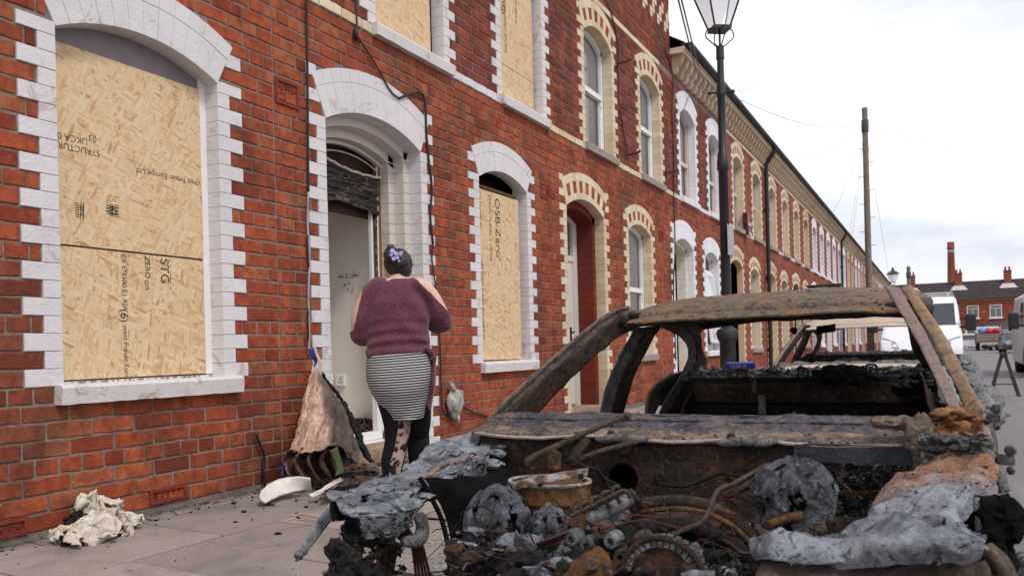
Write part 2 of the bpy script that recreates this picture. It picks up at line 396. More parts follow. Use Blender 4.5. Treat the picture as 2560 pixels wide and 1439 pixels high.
STY = {'white': white_paint, 'bright': bright_white, 'cream': cream, 'offwhite': cream_paint}
def trim(op, house, near, rows=None):
    mt = STY[op.style]; depth = -.13; joined = MB(); rg = random.Random(int(op.y0*100))
    def put(name, mb, m): 
        if near: local(house, mb.build(name, m, house))
    r0 = int(math.floor((op.z0 - Z0_)/C_ + .3)); r1 = int((op.extz - Z0_)/C_)
    if op.kind == 'door': r0 = 0
    for r in range(r0, r1 + 1):
        za, zb = zrow(r), zrow(r+1); m = (za + zb)/2
        if za < op.z0 - .02 and op.kind != 'door': za = op.z0
        for s in (-1, 1):
            x1 = .005 + rg.uniform(0, .002)
            if m < op.spring: ya, yb = op.w/2, op.w/2 + op.q(r)
            else:
                if r % 2: continue
                ya, yb = op.half(m) - .012, op.w/2 + .205
                if yb - ya < .03: continue
            y0, y1 = (op.ym + ya, op.ym + yb) if s > 0 else (op.ym - yb, op.ym - ya)
            mb = joined if not near else MB()
            block(mb, y0, y1, za, min(zb, op.spring + .02) if m < op.spring else zb, depth if m < op.spring else -.03, x1, 0)
            put('quoin', mb, mt)
    ring2 = .105; n1 = max(9, int(op.w/.085)); n2 = n1
    for i in range(n1):
        t0, t1 = lerp(-op.th, op.th, i/n1), lerp(-op.th, op.th, (i+1)/n1)
        inner = op.R + op.ring - ring2
        mb = joined if not near else MB(); mb2 = joined if not near else MB()
        if op.style == 'cream':
            if i % 2:
                k = op.R + (op.ring - ring2)*.36
                arc_block(mb, op, t0, t1, op.R, k, depth, .008); arc_block(mb2, op, t0, t1, k, inner, depth, .008, 1 if not near else 0)
                put('voussoir', mb, mt); put('voussoir', mb2, brick)
            else:
                arc_block(mb, op, t0, t1, op.R, inner, depth, .008); put('voussoir', mb, mt)
        else:
            arc_block(mb, op, t0, t1, op.R, inner, depth, .008 + rg.uniform(0, .0015)); put('voussoir', mb, mt)
        mb = joined if not near else MB()
        arc_block(mb, op, t0, t1, inner, op.R + op.ring, -.05, .009 + rg.uniform(0, .002)); put('voussoir', mb, mt)
    if not near: local(house, joined.build('surround', [mt, far_brick], house))
    if op.kind != 'door':
        mb = MB(); a, b = op.y0 - op.sillx[0], op.y1 + op.sillx[1]; n = 26
        def sec(y):
            w = .5*.006*frac((y, 3.1, 0), 9, op.y0); lo = op.z0 - .105 + .004*nz((y, 0, 0), 14, op.y0)
            return [(-.14, y, lo), (.055 + w, y, lo), (.062 + w, y, op.z0 - .02), (.052 + w, y, op.z0 - .006), (-.14, y, op.z0 + .012)]
        mb.loft([sec(lerp(a, b, i/n)) for i in range(n+1)])
        local(house, mb.build('sill', stone_paint if op.style == 'white' else bright_white if op.style == 'bright' else stone, house))
def arc_strip(mb, op, rin, rout, x0, x1, n=16, m=0, thx=None):
    rings = []
    for i in range(n+1):
        t = lerp(-op.th, op.th, i/n)
        P = lambda r: (op.ym + r*math.sin(t), op.zc + r*math.cos(t))
        a, b = P(rin), P(rout); rings.append([(x0, *a), (x1, *a), (x1, *b), (x0, *b)])
    return mb.loft(rings, m=m)
def sash(op, house, near, mt=white_upvc, curt=.75, X=-.135, mid=None, tilt=False):
    f = MB(); y0, y1, z0, zs = op.y0, op.y1, op.z0 + .012, op.spring; t = .055; top = op.zc + op.R
    f.box((X-.06, y0, z0), (X, y0+t, zs+.02)); f.box((X-.06, y1-t, z0), (X, y1, zs+.02)); f.box((X-.06, y0+t, z0), (X, y1-t, z0+t))
    arc_strip(f, op, op.R - .06, op.R + .02, X-.06, X)
    fr = local(house, f.build('window', mt, house)); 
    zm = mid or lerp(z0, top, .5); g = MB(); g.add([(X-.043, y0+t, z0+t), (X-.043, y1-t, z0+t), (X-.043, y1-t, top), (X-.043, y0+t, top)], [(0,1,2,3)]); pane = local(house, g.build('pane', glass, fr, recalc=False))
    pane.parent = fr; 
    s = MB(); s.box((X-.05, y0+t, zm-.035), (X+.012, y1-t, zm+.035)); 
    if near:
        for zz in ((z0+t, zm-.035),):
            s.box((X-.052, y0+t, zz[0]), (X-.01, y0+t+.05, zz[1])); s.box((X-.052, y1-t-.05, zz[0]), (X-.01, y1-t, zz[1])); s.box((X-.052, y0+t+.05, zz[0]), (X-.01, y1-t-.05, zz[0]+.06))
        s.box((X-.04, y0+t, zm-.12), (X+.008, y0+t+.035, zm-.035), bev=.01); s.box((X-.04, y1-t-.035, zm-.12), (X+.008, y1-t, zm-.035), bev=.01)
    sr_ = local(house, s.build('sash_rail', mt, fr)); sr_.parent = fr
    if curt:
        c = MB(); n = 46
        c.grid(lambda a, b: (X - .085 + .012*math.sin(a*60 + 2*math.sin(b*3)) + .006*math.sin(a*131), lerp(y0, y1, a), lerp(z0, z0 + (top-z0)*curt, b)), n, 3)
        cu = local(house, c.build('curtain', curtain, fr, smooth=True)); cu.parent = fr
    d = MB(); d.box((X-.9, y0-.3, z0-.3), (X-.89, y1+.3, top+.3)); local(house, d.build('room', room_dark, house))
def text_mesh(s, size, align='LEFT'):
    cu = bpy.data.curves.new('t', 'FONT'); cu.body = s; cu.size = size; cu.align_x = align; o = bpy.data.objects.new('t', cu); COL.objects.link(o)
    dg = bpy.context.evaluated_depsgraph_get(); dg.update(); me = bpy.data.meshes.new_from_object(o.evaluated_get(dg)); bpy.data.objects.remove(o); return me
def lettering(s, size, origin, right, upv, mt, parent, house, name='printed_lettering'):
    me = text_mesh(s, size); right = Vector(right).normalized(); upv = Vector(upv).normalized(); o = Vector(origin)
    for v in me.vertices: v.co = o + right*v.co.x + upv*v.co.y
    me.materials.clear(); me.materials.append(mt)
    t = link(name, me, parent)
    local(house, t)
    return t
def board(house, y0, y1, z0, z1, X, mt, **k):
    b = MB(); rg = random.Random(int(y0*77 + z0*13)); j = lambda: rg.uniform(-.004, .004); th = .018
    A = [(X-th, y0+j(), z0+j()), (X-th, y1+j(), z0+j()), (X-th, y1+j(), z1+j()), (X-th, y0+j(), z1+j())]
    b.loft([A, [(X, p[1], p[2]) for p in A]]); return local(house, b.build('window_board', mt, house, **k))

HOUSES = []
def house(y0, y1, style, ops, detail, label, tall=0, cream_string=None):
    h = thing('terraced_house', label, 'house', (0, y0, 0), 'terraced brick houses on the left side of the street')
    top = 7.7 if tall else 5.65; yt1 = tall or y1
    # ---- mortar bed / wall sheet with its openings
    w = MB(); near = detail >= 2; X = -.0065 if near else -.001; st = C_/3; nrow = int((5.65 - ZB)/st) + 1
    for i in range(nrow):
        za = ZB + i*st; zb = za + st
        ex = [o.hole((za+zb)/2) for o in ops]
        for a, b in subtract(y0, y1, ex): w.add([(X,a,za),(X,b,za),(X,b,zb),(X,a,zb)], [(0,1,2,3)])
    if tall: w.add([(X,y0,za+st),(X,yt1,za+st),(X,yt1,top),(X,y0,top)], [(0,1,2,3)]); w.add([(X,yt1,5.6),(-6,yt1,5.6),(-6,yt1,top),(X,yt1,top)], [(0,1,2,3)])
    wo_ = local(h, w.build('wall', mortar if near else far_brick, h, recalc=False))
    back = MB(); back.box((-6.2, y0, -.3), (-6.0, y1, top)); back.box((-6, y0-.02, -.3), (-.62, y0+.02, top)); back.box((-6.2, y0, 2.9), (-.35, y1, 3.1)); back.box((-6.2, y0, -.3), (-.4, y1, -.25)); back.box((-6.2, y0, 5.75), (-.16, y1, 5.8))
    local(h, back.build('inner_walls', room_dark, h))
    # ---- bricks
    if near:
        rows = []; r = 0
        while zrow(r) < (top if tall else 5.5): rows.append(r); r += 1
        placed = []; tok = 'n'
        for r in rows:
            za = zrow(r); m = za + C_/2
            if r == 38 or r == 61: kind = 'string'
            else: kind = 'h' if r % 4 == 3 else 's'
            if tall and r in (68, 69, 70, 71, 72, 73): kind = 'check'
            if tall and r == 76: kind = 'string'
            yy1 = yt1 if r > 61 else y1
            L = L_/2 if kind in ('h', 'check') else L_
            off = (0 if r % 2 else L_/2) + L_*.31 if kind != 'h' else L_*.31 + L_/4
            k0 = int(math.floor((y0 - off)/L)) - 1
            segs = subtract(y0, yy1, [o.brick_ex(m, r) for o in ops])
            for a, b in segs:
                k = int(math.floor((a - off)/L))
                cuts = [a]; e = off + (k+1)*L
                while e < b:
                    if e - cuts[-1] > .045: cuts.append(e)
                    e += L
                if b - cuts[-1] < .045 and len(cuts) > 1: cuts[-1] = b
                else: cuts.append(b)
                for p, q in zip(cuts, cuts[1:]):
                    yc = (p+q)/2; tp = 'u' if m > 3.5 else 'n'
                    if kind == 'string': tp = 'w' if (style in ('white', 'bright') and r == 38 and (yc > 5.42 and yc < 8.8 or yc > 14.3)) else 'c'
                    if kind == 'check': kq = int(math.floor(yc/.128)); tp = 'c' if kq % 3 in {68: (), 69: (0,), 70: (0, 1), 71: (1,), 72: (1, 2), 73: (2,)}[r] else 'u'
                    placed.append((yc, za + C_/2, q - p - .0112, tp, .012 if kind == 'string' else 0.0))
        scored = []
        for b in placed:
            p = to_px((0, b[0], b[1])); sc = 0
            if p and -60 < p[0] < 2620 and -60 < p[1] < 1500: sc = b[2] / max(.5, b[0])**2
            scored.append((sc, b))
        scored.sort(key=lambda t: -t[0]); lim = 296 if detail == 3 else 240
        rg = random.Random(int(y0*31)); field = {}
        for i, (sc, (yc, zc, ln, tp, px)) in enumerate(scored):
            if i < lim and sc > 0:
                kk = 's' if ln > .17 else 'h'; base = .2465 if kk == 's' else .118
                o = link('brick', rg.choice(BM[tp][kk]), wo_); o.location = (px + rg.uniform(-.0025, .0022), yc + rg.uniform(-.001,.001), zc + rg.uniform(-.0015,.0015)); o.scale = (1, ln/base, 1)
                o.rotation_euler = (rg.uniform(-.006,.006), 0, rg.uniform(-.006,.006))
            else:
                mb = field.setdefault(tp, MB()); x1 = px + rg.uniform(-.003, .002); b = .004; a0, a1, c0, c1 = yc - ln/2, yc + ln/2, zc - .0393 + rg.uniform(-.001,.001), zc + .0393 + rg.uniform(-.001,.001)
                A = [(-.02,a0,c0),(-.02,a1,c0),(-.02,a1,c1),(-.02,a0,c1)]; B = [(x1-b,a0,c0),(x1-b,a1,c0),(x1-b,a1,c1),(x1-b,a0,c1)]; Cc = [(x1,a0+b,c0+b),(x1,a1-b,c0+b),(x1,a1-b,c1-b),(x1,a0+b,c1-b)]
                mb.loft([A, B, Cc], caps=False); mb.f.append(tuple(range(len(mb.v)-4, len(mb.v)))); mb.m.append(0)
        for tp, mb in field.items():
            local(h, mb.build('brickwork', {'n': brick_i, 'u': brick_ui, 'c': cream, 'w': white_paint}[tp], h, kind='stuff'))
    else:
        for r in (38, 61):
            mb = MB(); n = int((y1-y0)/L_)
            for i in range(n):
                if not near and r == 38 and False: continue
                a = lerp(y0, y1, i/n); b = lerp(y0, y1, (i+1)/n); block(mb, a, b, zrow(r), zrow(r+1), -.02, .012)
            local(h, mb.build('string_course', STY[style] if r == 38 else cream, h, kind='stuff'))
    # ---- cornice and gutter
    if not tall or tall < y1 or True:
        ya = max(y0, 14.12) if not tall else None
        if ya is not None:
            br = MB(); n = int((y1-ya)/.30); mats_c = cream
            for i in range(n):
                c = lerp(ya, y1, (i+.5)/n); b = br if detail < 2 else MB()
                prof = [(-.05, 5.62), (.05, 5.62), (.10, 5.68), (.09, 5.74), (.16, 5.80), (.19, 5.88), (.19, 5.93), (-.05, 5.93)]
                b.add([(x, c-.055, z) for x, z in prof] + [(x, c+.055, z) for x, z in prof],
                      [tuple(range(8)), tuple(range(15, 7, -1))] + [(i2, i2+8, (i2+1) % 8 + 8, (i2+1) % 8) for i2 in range(8)])
                if detail >= 2: local(h, b.build('bracket', mats_c, h))
            if br.v: local(h, br.build('brackets', mats_c, h, kind='stuff'))
            bk_ = MB(); bk_.box((-.05, ya, 5.611), (-.004, y1, 5.93)); local(h, bk_.build('frieze', far_brick, h)); co = MB(); co.box((-.05, ya, 5.932), (.235, y1, 5.985)); co.box((-.05, ya, 5.987), (.26, y1, 6.03))
            local(h, co.build('cornice', [cream], h))
            gu = MB(); gp = [(.262 + .065*math.cos(a) + .06, 6.08 + .065*math.sin(a)) for a in [math.pi + i*math.pi/6 for i in range(7)]]
            gu.add([(x, ya, z) for x, z in gp] + [(x, y1, z) for x, z in gp], [(i2, i2+1, i2+8, i2+7) for i2 in range(6)] + [tuple(range(7)), tuple(range(7, 14))])
            gu.box((.20, ya, 6.032), (.262, y1, 6.095)); local(h, gu.build('gutter', gutter_m, h))
            ro = MB(); ro.add([(.26, ya, 6.10), (.26, y1, 6.10), (-3.1, y1, 8.1), (-3.1, ya, 8.1), (-6.3, ya, 6.1), (-6.3, y1, 6.1)], [(0,1,2,3), (3,2,5,4)]); local(h, ro.build('roof', slate, h))
        else:
            co = MB(); co.box((-.3, y0, top), (.18, yt1+.05, top+.14)); local(h, co.build('cornice', cream, h))
            ro = MB(); ro.add([(.2, y0, top+.15), (.2, yt1, top+.15), (-3.1, yt1, top+2), (-3.1, y0, top+2), (-6.3, y0, top+.1), (-6.3, yt1, top+.1)], [(0,1,2,3), (3,2,5,4)]); local(h, ro.build('roof', slate, h))
    for o in ops: trim(o, h, near)
    HOUSES.append(h); return h
UW = dict(z0=3.552, spring=5.03, rise=.16, ring=.335)
def up_w(y, st, w=1.03): return Opening('upper', y, w, style=st, fill='', **UW)
def gr_w(y, st): return Opening('window', y, 1.08, .757, 2.60, .13, .30, st, '')
def gr_d(y, st): return Opening('door', y, 1.27, .12, 2.63, .15, .335, st, '')

# ---------------- house with the big boarded window, nearest
W1 = gr_w(2.742, 'white'); U0 = up_w(3.27, 'white')
hA = house(-.3, 4.33, 'white', [gr_d(.30, 'white'), W1, U0], 3, 'nearest red brick house with wide boarded window in a white surround', tall=4.33)
D1 = gr_d(4.865, 'white'); W2 = gr_w(7.18, 'white'); U1 = up_w(5.525, 'white', 1.06); U2 = up_w(7.73, 'white')
hB = house(4.33, 8.86, 'white', [D1, W2, U1, U2], 3, 'red brick house with the open burnt doorway the woman is walking to', tall=8.86)
D2 = gr_d(9.37, 'cream'); W3 = gr_w(11.66, 'cream'); U3 = up_w(10.08, 'cream'); U4 = up_w(12.37, 'cream')
hC = house(8.86, 13.42, 'cream', [D2, W3, U3, U4], 3, 'red brick house with cream surrounds and a flaking narrow white front door', tall=14.12)
D3 = gr_d(14.06, 'bright'); W4 = gr_w(16.22, 'bright'); U5 = up_w(14.62, 'bright'); U6 = up_w(16.72, 'bright')
hD = house(13.42, 17.92, 'bright', [D3, W4, U5, U6], 2, 'red brick house with bright white surrounds and an open tilted window by the lamp post')
# boards
def ob(h, op, y1cut, X, zt, mt=osb_v, zj=None, **k):
    board(h, op.y0 - .0, op.y1 - y1cut, op.z0 + .018, zt, X, mt)
b1 = board(hA, 2.79, 3.770, 1.494, 2.565, -.10, osb); b2 = board(hA, 2.79, 3.768, .777, 1.486, -.101, osb_v)
fr = MB(); fr.box((-.16, 2.75, .77), (-.125, 3.83, 2.62)); arc_strip(fr, W1, W1.R-.22, W1.R+.02, -.17, -.121); local(hA, fr.build('window_frame', flat('grey_window_paint', (.24,.20,.21), .6), hA))
fr = MB(); fr.box((-.12, 3.772, .772), (-.104, 3.832, 2.64)); local(hA, fr.build('window_frame', white_upvc, hA))
bb = board(hB, 7.19, 8.168, .775, 2.51, -.062, osb_v); fr = MB(); fr.box((-.40, 7.18, .77), (-.385, 8.27, 2.75)); fr.box((-.10, 7.19, 2.53), (-.075, 8.15, 2.56)); local(hB, fr.build('window_frame', flat('scorched_timber', (.10,.045,.02), .8, var=.5), hB))
fr = MB(); fr.box((-.13, 8.17, .772), (-.125, 8.26, 2.64)); local(hB, fr.build('reveal_plaster', flat('bare_plaster', (.42,.33,.26), .9, var=.3), hB))
bu1 = board(hB, 5.53, 6.505, 3.575, 5.2, -.095, osb_v); bu2 = board(hB, 7.735, 8.70, 3.96, 5.2, -.085, osb_v); bu3 = board(hB, 7.735, 8.70, 3.575, 3.965, -.09, osb_v)
bu0 = board(hA, 3.28, 4.28, 3.575, 5.2, -.095, osb_v)
# printing on the boards
XT = -.0985
def bt(s, size, y, z, right, upv, b, h, X=XT): lettering(s, size, (X, y, z), right, upv, ink, b, h)
bt('West Fraser Europe Ltd', .048, 3.765, 1.985, (0,-1,0), (0,0,-1), b1, hA)
bt('STRUCTURAL 2', .05, 3.06, 2.035, (0,-1,0), (0,0,-1), b1, hA); bt('UKCA 06', .05, 2.985, 2.085, (0,-1,0), (0,0,-1), b1, hA); bt('03', .05, 3.04, 2.11, (0,-1,0), (0,0,-1), b1, hA)
for k in range(7): bt('==', .055, 3.17 - .02*(k % 2), 1.76 - .0085*k, (0,-1,0), (0,0,-1), b1, hA)
for k in range(6): bt('//=', .05, 2.955, 1.735 - .012*k, (0,-1,0), (0,0,-1), b1, hA)
bt('CE EN300 E1 RJA', .044, 3.18, 1.475, (0,0,-1), (0,1,0), b2, hA, -.0995); bt('(6)', .07, 3.165, 1.165, (0,0,-1), (0,1,0), b2, hA, -.0995); bt('west Fraser Europe', .044, 3.18, 1.07, (0,0,-1), (0,1,0), b2, hA, -.0995)
bt('ZERO', .05, 3.335, 1.475, (0,0,-1), (0,1,0), b2, hA, -.0995); bt('on', .06, 3.33, 1.34, (0,0,-1), (0,1,0), b2, hA, -.0995); bt('STG', .085, 3.445, 1.475, (0,0,-1), (0,1,0), b2, hA, -.0995); bt('- - ---- -', .06, 3.50, 1.475, (0,0,-1), (0,1,0), b2, hA, -.0995)
bt('OSB Zero', .15, 7.63, 2.47, (0,0,-1), (0,1,0), bb, hB, -.0600); bt('\u00b0', .14, 7.63, 1.86, (0,0,-1), (0,1,0), bb, hB, -.0600)
bt('STRUCTURAL 2 UKCA', .07, 7.49, 2.48, (0,0,-1), (0,1,0), bb, hB, -.0600); bt('CE EN300 E1', .07, 7.28, 2.48, (0,0,-1), (0,1,0), bb, hB, -.0600); bt('(6) West Fraser Europe Ltd', .07, 7.30, 1.78, (0,0,-1), (0,1,0), bb, hB, -.0600)
bt('UKCA 06 OSB ZERO EN300', .075, 7.99, 5.0, (0,0,-1), (0,1,0), bu2, hB, -.083); bt('West Fraser Europe Ltd', .06, 8.27, 5.1, (0,0,-1), (0,1,0), bu2, hB, -.083); bt('OSB', .12, 7.93, 4.72, (0,0,-1), (0,1,0), bu2, hB, -.083)
# windows in the cream and the bright white house
for o in (W3, U3, U4): sash(o, hC, True, white_upvc, .98 if o is not W3 else .98)
for o in (U5, U6): sash(o, hD, True, flat('pinkish_upvc', (.62,.50,.45), .4, .4, var=.05), .9, mid=4.25)
sash(W4, hD, True, white_upvc, .6, mid=2.35)
tw = MB(); tw.obox((-.10, 16.76, 1.62), (.012, 0, .0), (0, .42, 0), (.10, 0, .66)); 
ow = MB()
for s in (-1, 1): ow.obox((-.02, 16.76 + s*.44, 1.62), (.022, 0, 0), (0, .035, 0), (-.09, 0, .70))
ow.obox((-.11, 16.76, 2.30), (.022, 0, 0), (0, .44, 0), (0, 0, .035)); ow.obox((.07, 16.76, .94), (.022, 0, 0), (0, .44, 0), (0, 0, .035))
owo = local(hD, ow.build('open_casement', white_upvc, hD)); pg = MB(); pg.obox((-.02, 16.76, 1.62), (.004, 0, 0), (0, .42, 0), (-.088, 0, .68)); local(hD, pg.build('pane', flat('sky_lit_glass', (.55,.57,.6), .05, 1.0, var=.02), owo))
# inner orders of doorways
def door_recess(op, h, mt, steps, depth, floor=.12):
    mb = MB(); x = -.13
    for off, x1 in steps:
        n = int((op.spring - 0)/C_)
        for s in (-1, 1):
            for i in range(n + 1):
                za, zb = zrow(i) - (C_ if i == 0 else 0), min(zrow(i+1), op.spring + .01)
                ya, yb = op.w/2 - off, op.w/2 + .08
                y0, y1 = (op.ym + ya, op.ym + yb) if s > 0 else (op.ym - yb, op.ym - ya)
                block(mb, y0, y1, za, zb, x1, x + .002, g=.0012, bev=.003)
        arc_strip(mb, op, op.R - off, op.R + .06, x1, x + .002, 20)
        x = x1
    local(h, mb.build('door_jamb', mt, h))
    st = MB(); st.box((-.42, op.y0 + .0, -.06), (-.012, op.y1, floor), bev=.012); local(h, st.build('door_step', flat('door_step_stone', (.30,.22,.15), .85, .2, var=.35, scale=12, bump=.3), h))
door_recess(D1, hB, cream_paint, [(.075, -.24), (.15, -.33)], -.33)
door_recess(D2, hC, m_brick('painted_red_brick', [(0, (.17,.026,.017)), (1, (.22,.036,.02))], True, .35), [(.10, -.36)], -.36, .10)
door_recess(D3, hD, flat('cream_reveal', (.66,.60,.52), .6), [(.09, -.30)], -.30, .10)
# flaking narrow front door with fanlight
dm = MB(); y0, y1 = D2.y0 + .10, D2.y1 - .10
dm.box((-.42, y0, .10), (-.37, y0+.09, 2.63)); dm.box((-.42, y1-.13, .10), (-.36, y1, 2.63)); dm.box((-.42, y0+.09, 2.05), (-.365, y1-.13, 2.12)); arc_strip(dm, D2, D2.R-.17, D2.R-.08, -.42, -.365)
frd = local(hC, dm.build('door_frame', white_wood, hC)); fg = MB(); fg.box((-.412, y0+.09, 2.12), (-.406, y1-.13, 2.74)); local(hC, fg.build('fanlight', flat('leaded_glass', (.07,.08,.07), .1, .8, var=.4, scale=20), frd))
ds = MB(); a, b = y0+.09, y1-.13; ds.box((-.40, a, .12), (-.385, a+.11, 2.05)); ds.box((-.40, b-.17, .12), (-.385, b, 2.05)); ds.box((-.40, a+.11, 1.86), (-.385, b-.17, 2.05)); ds.box((-.40, a+.11, .12), (-.385, b-.17, .62)); ds.box((-.385, a+.16, .2), (-.375, b-.22, .54), bev=.006)
dd = local(hC, ds.build('door', white_wood, hC)); dg_ = MB(); dg_.box((-.397, a+.11, .62), (-.392, b-.17, 1.86)); local(hC, dg_.build('pane', flat('frosted_glass', (.26,.30,.33), .25, .6, var=.1), dd))
hd = MB(); hd.box((-.387, b-.13, .98), (-.372, b-.08, 1.16), bev=.005); hd.tube([(-.372, b-.105, 1.09), (-.33, b-.105, 1.09), (-.325, b-.19, 1.085)], .011); local(hC, hd.build('door_handle', dark_metal, dd))
wd = MB(); wd.box((-.40, D3.y0+.09, .1), (-.37, D3.y1-.09, 2.8)); wd.box((-.37, D3.y0+.25, .3), (-.36, D3.y1-.25, 1.0), bev=.005); wd.box((-.37, D3.y0+.25, 1.15), (-.36, D3.y1-.25, 2.1), bev=.005); local(hD, wd.build('door', flat('cream_door', (.62,.53,.44), .5), hD))

# ---------------- the rest of the terrace
far_styles = ['cream', 'cream', 'cream', 'bright', 'bright', 'bright', 'cream', 'bright', 'cream', 'bright', 'cream', 'cream', 'bright', 'cream', 'cream']
far_label = ['red brick house with cream surrounds and a dark red door just beyond the lamp post', 'cream-trimmed brick house with the black downpipe, second beyond the lamp post', 'cream-trimmed brick house just before the row turns white',
 'first of three white-trimmed brick houses halfway along the terrace', 'middle of three white-trimmed brick houses halfway along the terrace', 'last of three white-trimmed brick houses, by the second downpipe',
 'cream-trimmed brick house right after the second downpipe', 'white-trimmed brick house between two cream ones near the wooden pole', 'cream-trimmed brick house between two white ones near the wooden pole', 'last white-trimmed brick house left of the wooden pole',
 'cream-trimmed brick house hidden mostly by the wooden pole', 'cream-trimmed brick house just right of the wooden pole', 'distant white-trimmed house right of the wooden pole', 'second last house of the terrace, cream-trimmed, far off', 'last house of the brick terrace, far down the street']
for k, st in enumerate(far_styles):
    y0 = 17.92 + 4.5*k
    ops = [gr_d(y0 + .55, st), gr_w(y0 + 2.78, st), up_w(y0 + 1.08, st), up_w(y0 + 3.30, st)]
    h = house(y0, y0 + 4.5, st, ops, 1 if k < 6 else 0, far_label[k])
    d = MB(); d.box((-.32, ops[0].y0, .05), (-.28, ops[0].y1, 2.82)); local(h, d.build('door', flat(['dark_red_door', 'white_door', 'black_door'][k % 3], [(.20,.025,.02), (.6,.58,.55), (.03,.03,.035)][k % 3], .4), h))
    s = MB(); s.box((-.3, ops[0].y0, -.1), (-.01, ops[0].y1, .1)); local(h, s.build('door_step', stone, h))
    for qi, o in enumerate(ops[1:]): sash(o, h, False, white_upvc if st == 'bright' else flat('beige_window_frame', (.60,.52,.42), .5), [.95, .5, .8, .65, 0, .9, .4][(k*3 + qi*2) % 7])
# ================================================================== ground
PW, KX, RZ = 2.2, 2.35, -.20           # pavement width, kerb edge, road level
def pav_z(x): return -.005 - .055*x/PW
def m_asphalt():
    t = NT('worn_asphalt', .82, .35); w = t.wpos(); f = t.noise(w, 130, 4, .75); g = t.noise(w, .9, 5, .6); k = t.noise(t.wpos(scale=(2.2, .35, 1)), 2, 5, .6)
    c = t.ramp(f, [(.3, (.11,.095,.098)), (.55, (.205,.18,.182)), (.75, (.30,.265,.265))]); c = t.mix(t.ramp(g, [(.4, 0), (.7, .5)]), c, (.09,.082,.085)); c = t.mix(t.ramp(k, [(.55, 0), (.7, .35)]), c, (.3,.27,.265))
    t.bump(f, .5, .006); return t.out(c, t.ramp(g, [(.3, .9), (.7, .6)]))
road = MB(); road.grid(lambda u, v: (lerp(-400, 400, u), lerp(-150, 900, v), RZ), 8, 10); road.build('road', m_asphalt(), None, kind='structure')
def m_slab():
    t = NT('concrete_paving', .9, .25); w = t.wpos(); f = t.noise(w, 160, 4, .75); g = t.noise(w, 2.3, 7, .66, .6); r = t.rnd()
    c = t.ramp(r, [(0, (.31,.25,.225)), (.5, (.36,.29,.262)), (1, (.41,.335,.30))]); c = t.mix(t.ramp(f, [(.3, .55), (.6, 0)]), c, (.12,.10,.09)); c = t.mix(t.ramp(f, [(.66, 0), (.78, .5)]), c, (.5,.44,.41))
    c = t.mix(t.ramp(g, [(.46, 0), (.66, .62)]), c, (.13,.108,.10)); vv = t.vor(w, 3.3); c = t.mix(t.ramp(vv, [(.045, .6), (.07, 0)]), c, (.10,.09,.085)); c = t.mix(t.ramp(t.noise(w, 34, 5, .7), [(.60, 0), (.70, .35)]), c, (.14,.115,.105))
    d = t.n('ShaderNodeVectorMath', operation='DISTANCE'); t.put(d.inputs[0], w); d.inputs[1].default_value = (.55, 5.0, -.02)
    dd = t.math('ADD', d.outputs['Value'], t.math('MULTIPLY', t.noise(w, 4, 6, .7), .9)); c = t.mix(t.ramp(dd, [(.42, .88), (1.15, 0)]), c, (.022,.02,.02))      # soot where the door burned
    sp = t.n('ShaderNodeSeparateXYZ'); t.put(sp.inputs[0], w); e = t.math('ADD', sp.outputs[0], t.math('MULTIPLY', t.noise(w, 6, 5, .7), .30)); c = t.mix(t.ramp(e, [(.14, .8), (.30, 0)]), c, (.05,.042,.034))   # dirt along the wall foot
    t.bump(t.math('ADD', f, t.math('MULTIPLY', g, .5)), .35, .004); return t.out(c)
slabm = m_slab()
pav = MB(); pav.add([(-.4, -8, -.075), (PW+.02, -8, -.13), (PW+.02, 90, -.13), (-.4, 90, -.075)], [(0,1,2,3)])
pav.add([(0, 26, pav_z(0)), (PW, 26, pav_z(PW)), (PW, 90, pav_z(PW)), (0, 90, pav_z(0))], [(0,1,2,3)])
pavement = pav.build('pavement', flat('joint_grit', (.035,.029,.024), .95, .1, var=.4, scale=40), None, kind='structure')
rg = random.Random(5); cols = [(-.02, .15, .62), (.15, .78, .92), (.78, 1.41, .92), (1.41, 2.2, .92)]
SLABM = {}
for ci, (xa, xb, L) in enumerate(cols):
    y = -1.0 + ci*.37 - (ci == 0)*.2
    while y < 26:
        key = (ci, rg.randint(0, 2))
        if key not in SLABM:
            mb = MB(); g = .009; b = .004; w_, l_ = xb - xa, L; j = lambda: rg.uniform(-.003, .003); q = [(-w_/2+g+j(), -l_/2+g+j()), (w_/2-g+j(), -l_/2+g+j()), (w_/2-g+j(), l_/2-g+j()), (-w_/2+g+j(), l_/2-g+j())]
            mb.loft([[(a, c, -.05) for a, c in q], [(a, c, -b) for a, c in q], [(a*(1-b/w_*2), c*(1-b/l_*2), 0) for a, c in q]]); SLABM[key] = mb.mesh('paving_slab', slabm)
        s = link('paving_slab', SLABM[key], pavement); xm = (xa+xb)/2; s.location = (xm, y + L/2, pav_z(xm) + rg.uniform(-.003, .002)); s.rotation_euler = (rg.uniform(-.003,.003), math.atan(.055/PW) + rg.uniform(-.002,.002), 0); y += L
kb = MB(); kb.add([(KX-.13, -8, -.19), (KX, -8, -.19), (KX, 90, -.19), (KX-.13, 90, -.19)], [(0,1,2,3)]); kb.box((PW+.006, 26, -.3), (KX, 90, -.066)); kerb = kb.build('kerb', stone, None, kind='structure')
km = MB(); km.box((PW+.006, -.447, -.3), (KX, .447, -.064), bev=.012); kme = km.mesh('kerb_stone', flat('kerb_granite', (.26,.235,.225), .8, .3, var=.3, scale=40))
for i in range(30):
    s = link('kerb_stone', kme, kerb); s.location = (rg.uniform(-.003,.003), -.5 + i*.9, rg.uniform(-.003,.003))

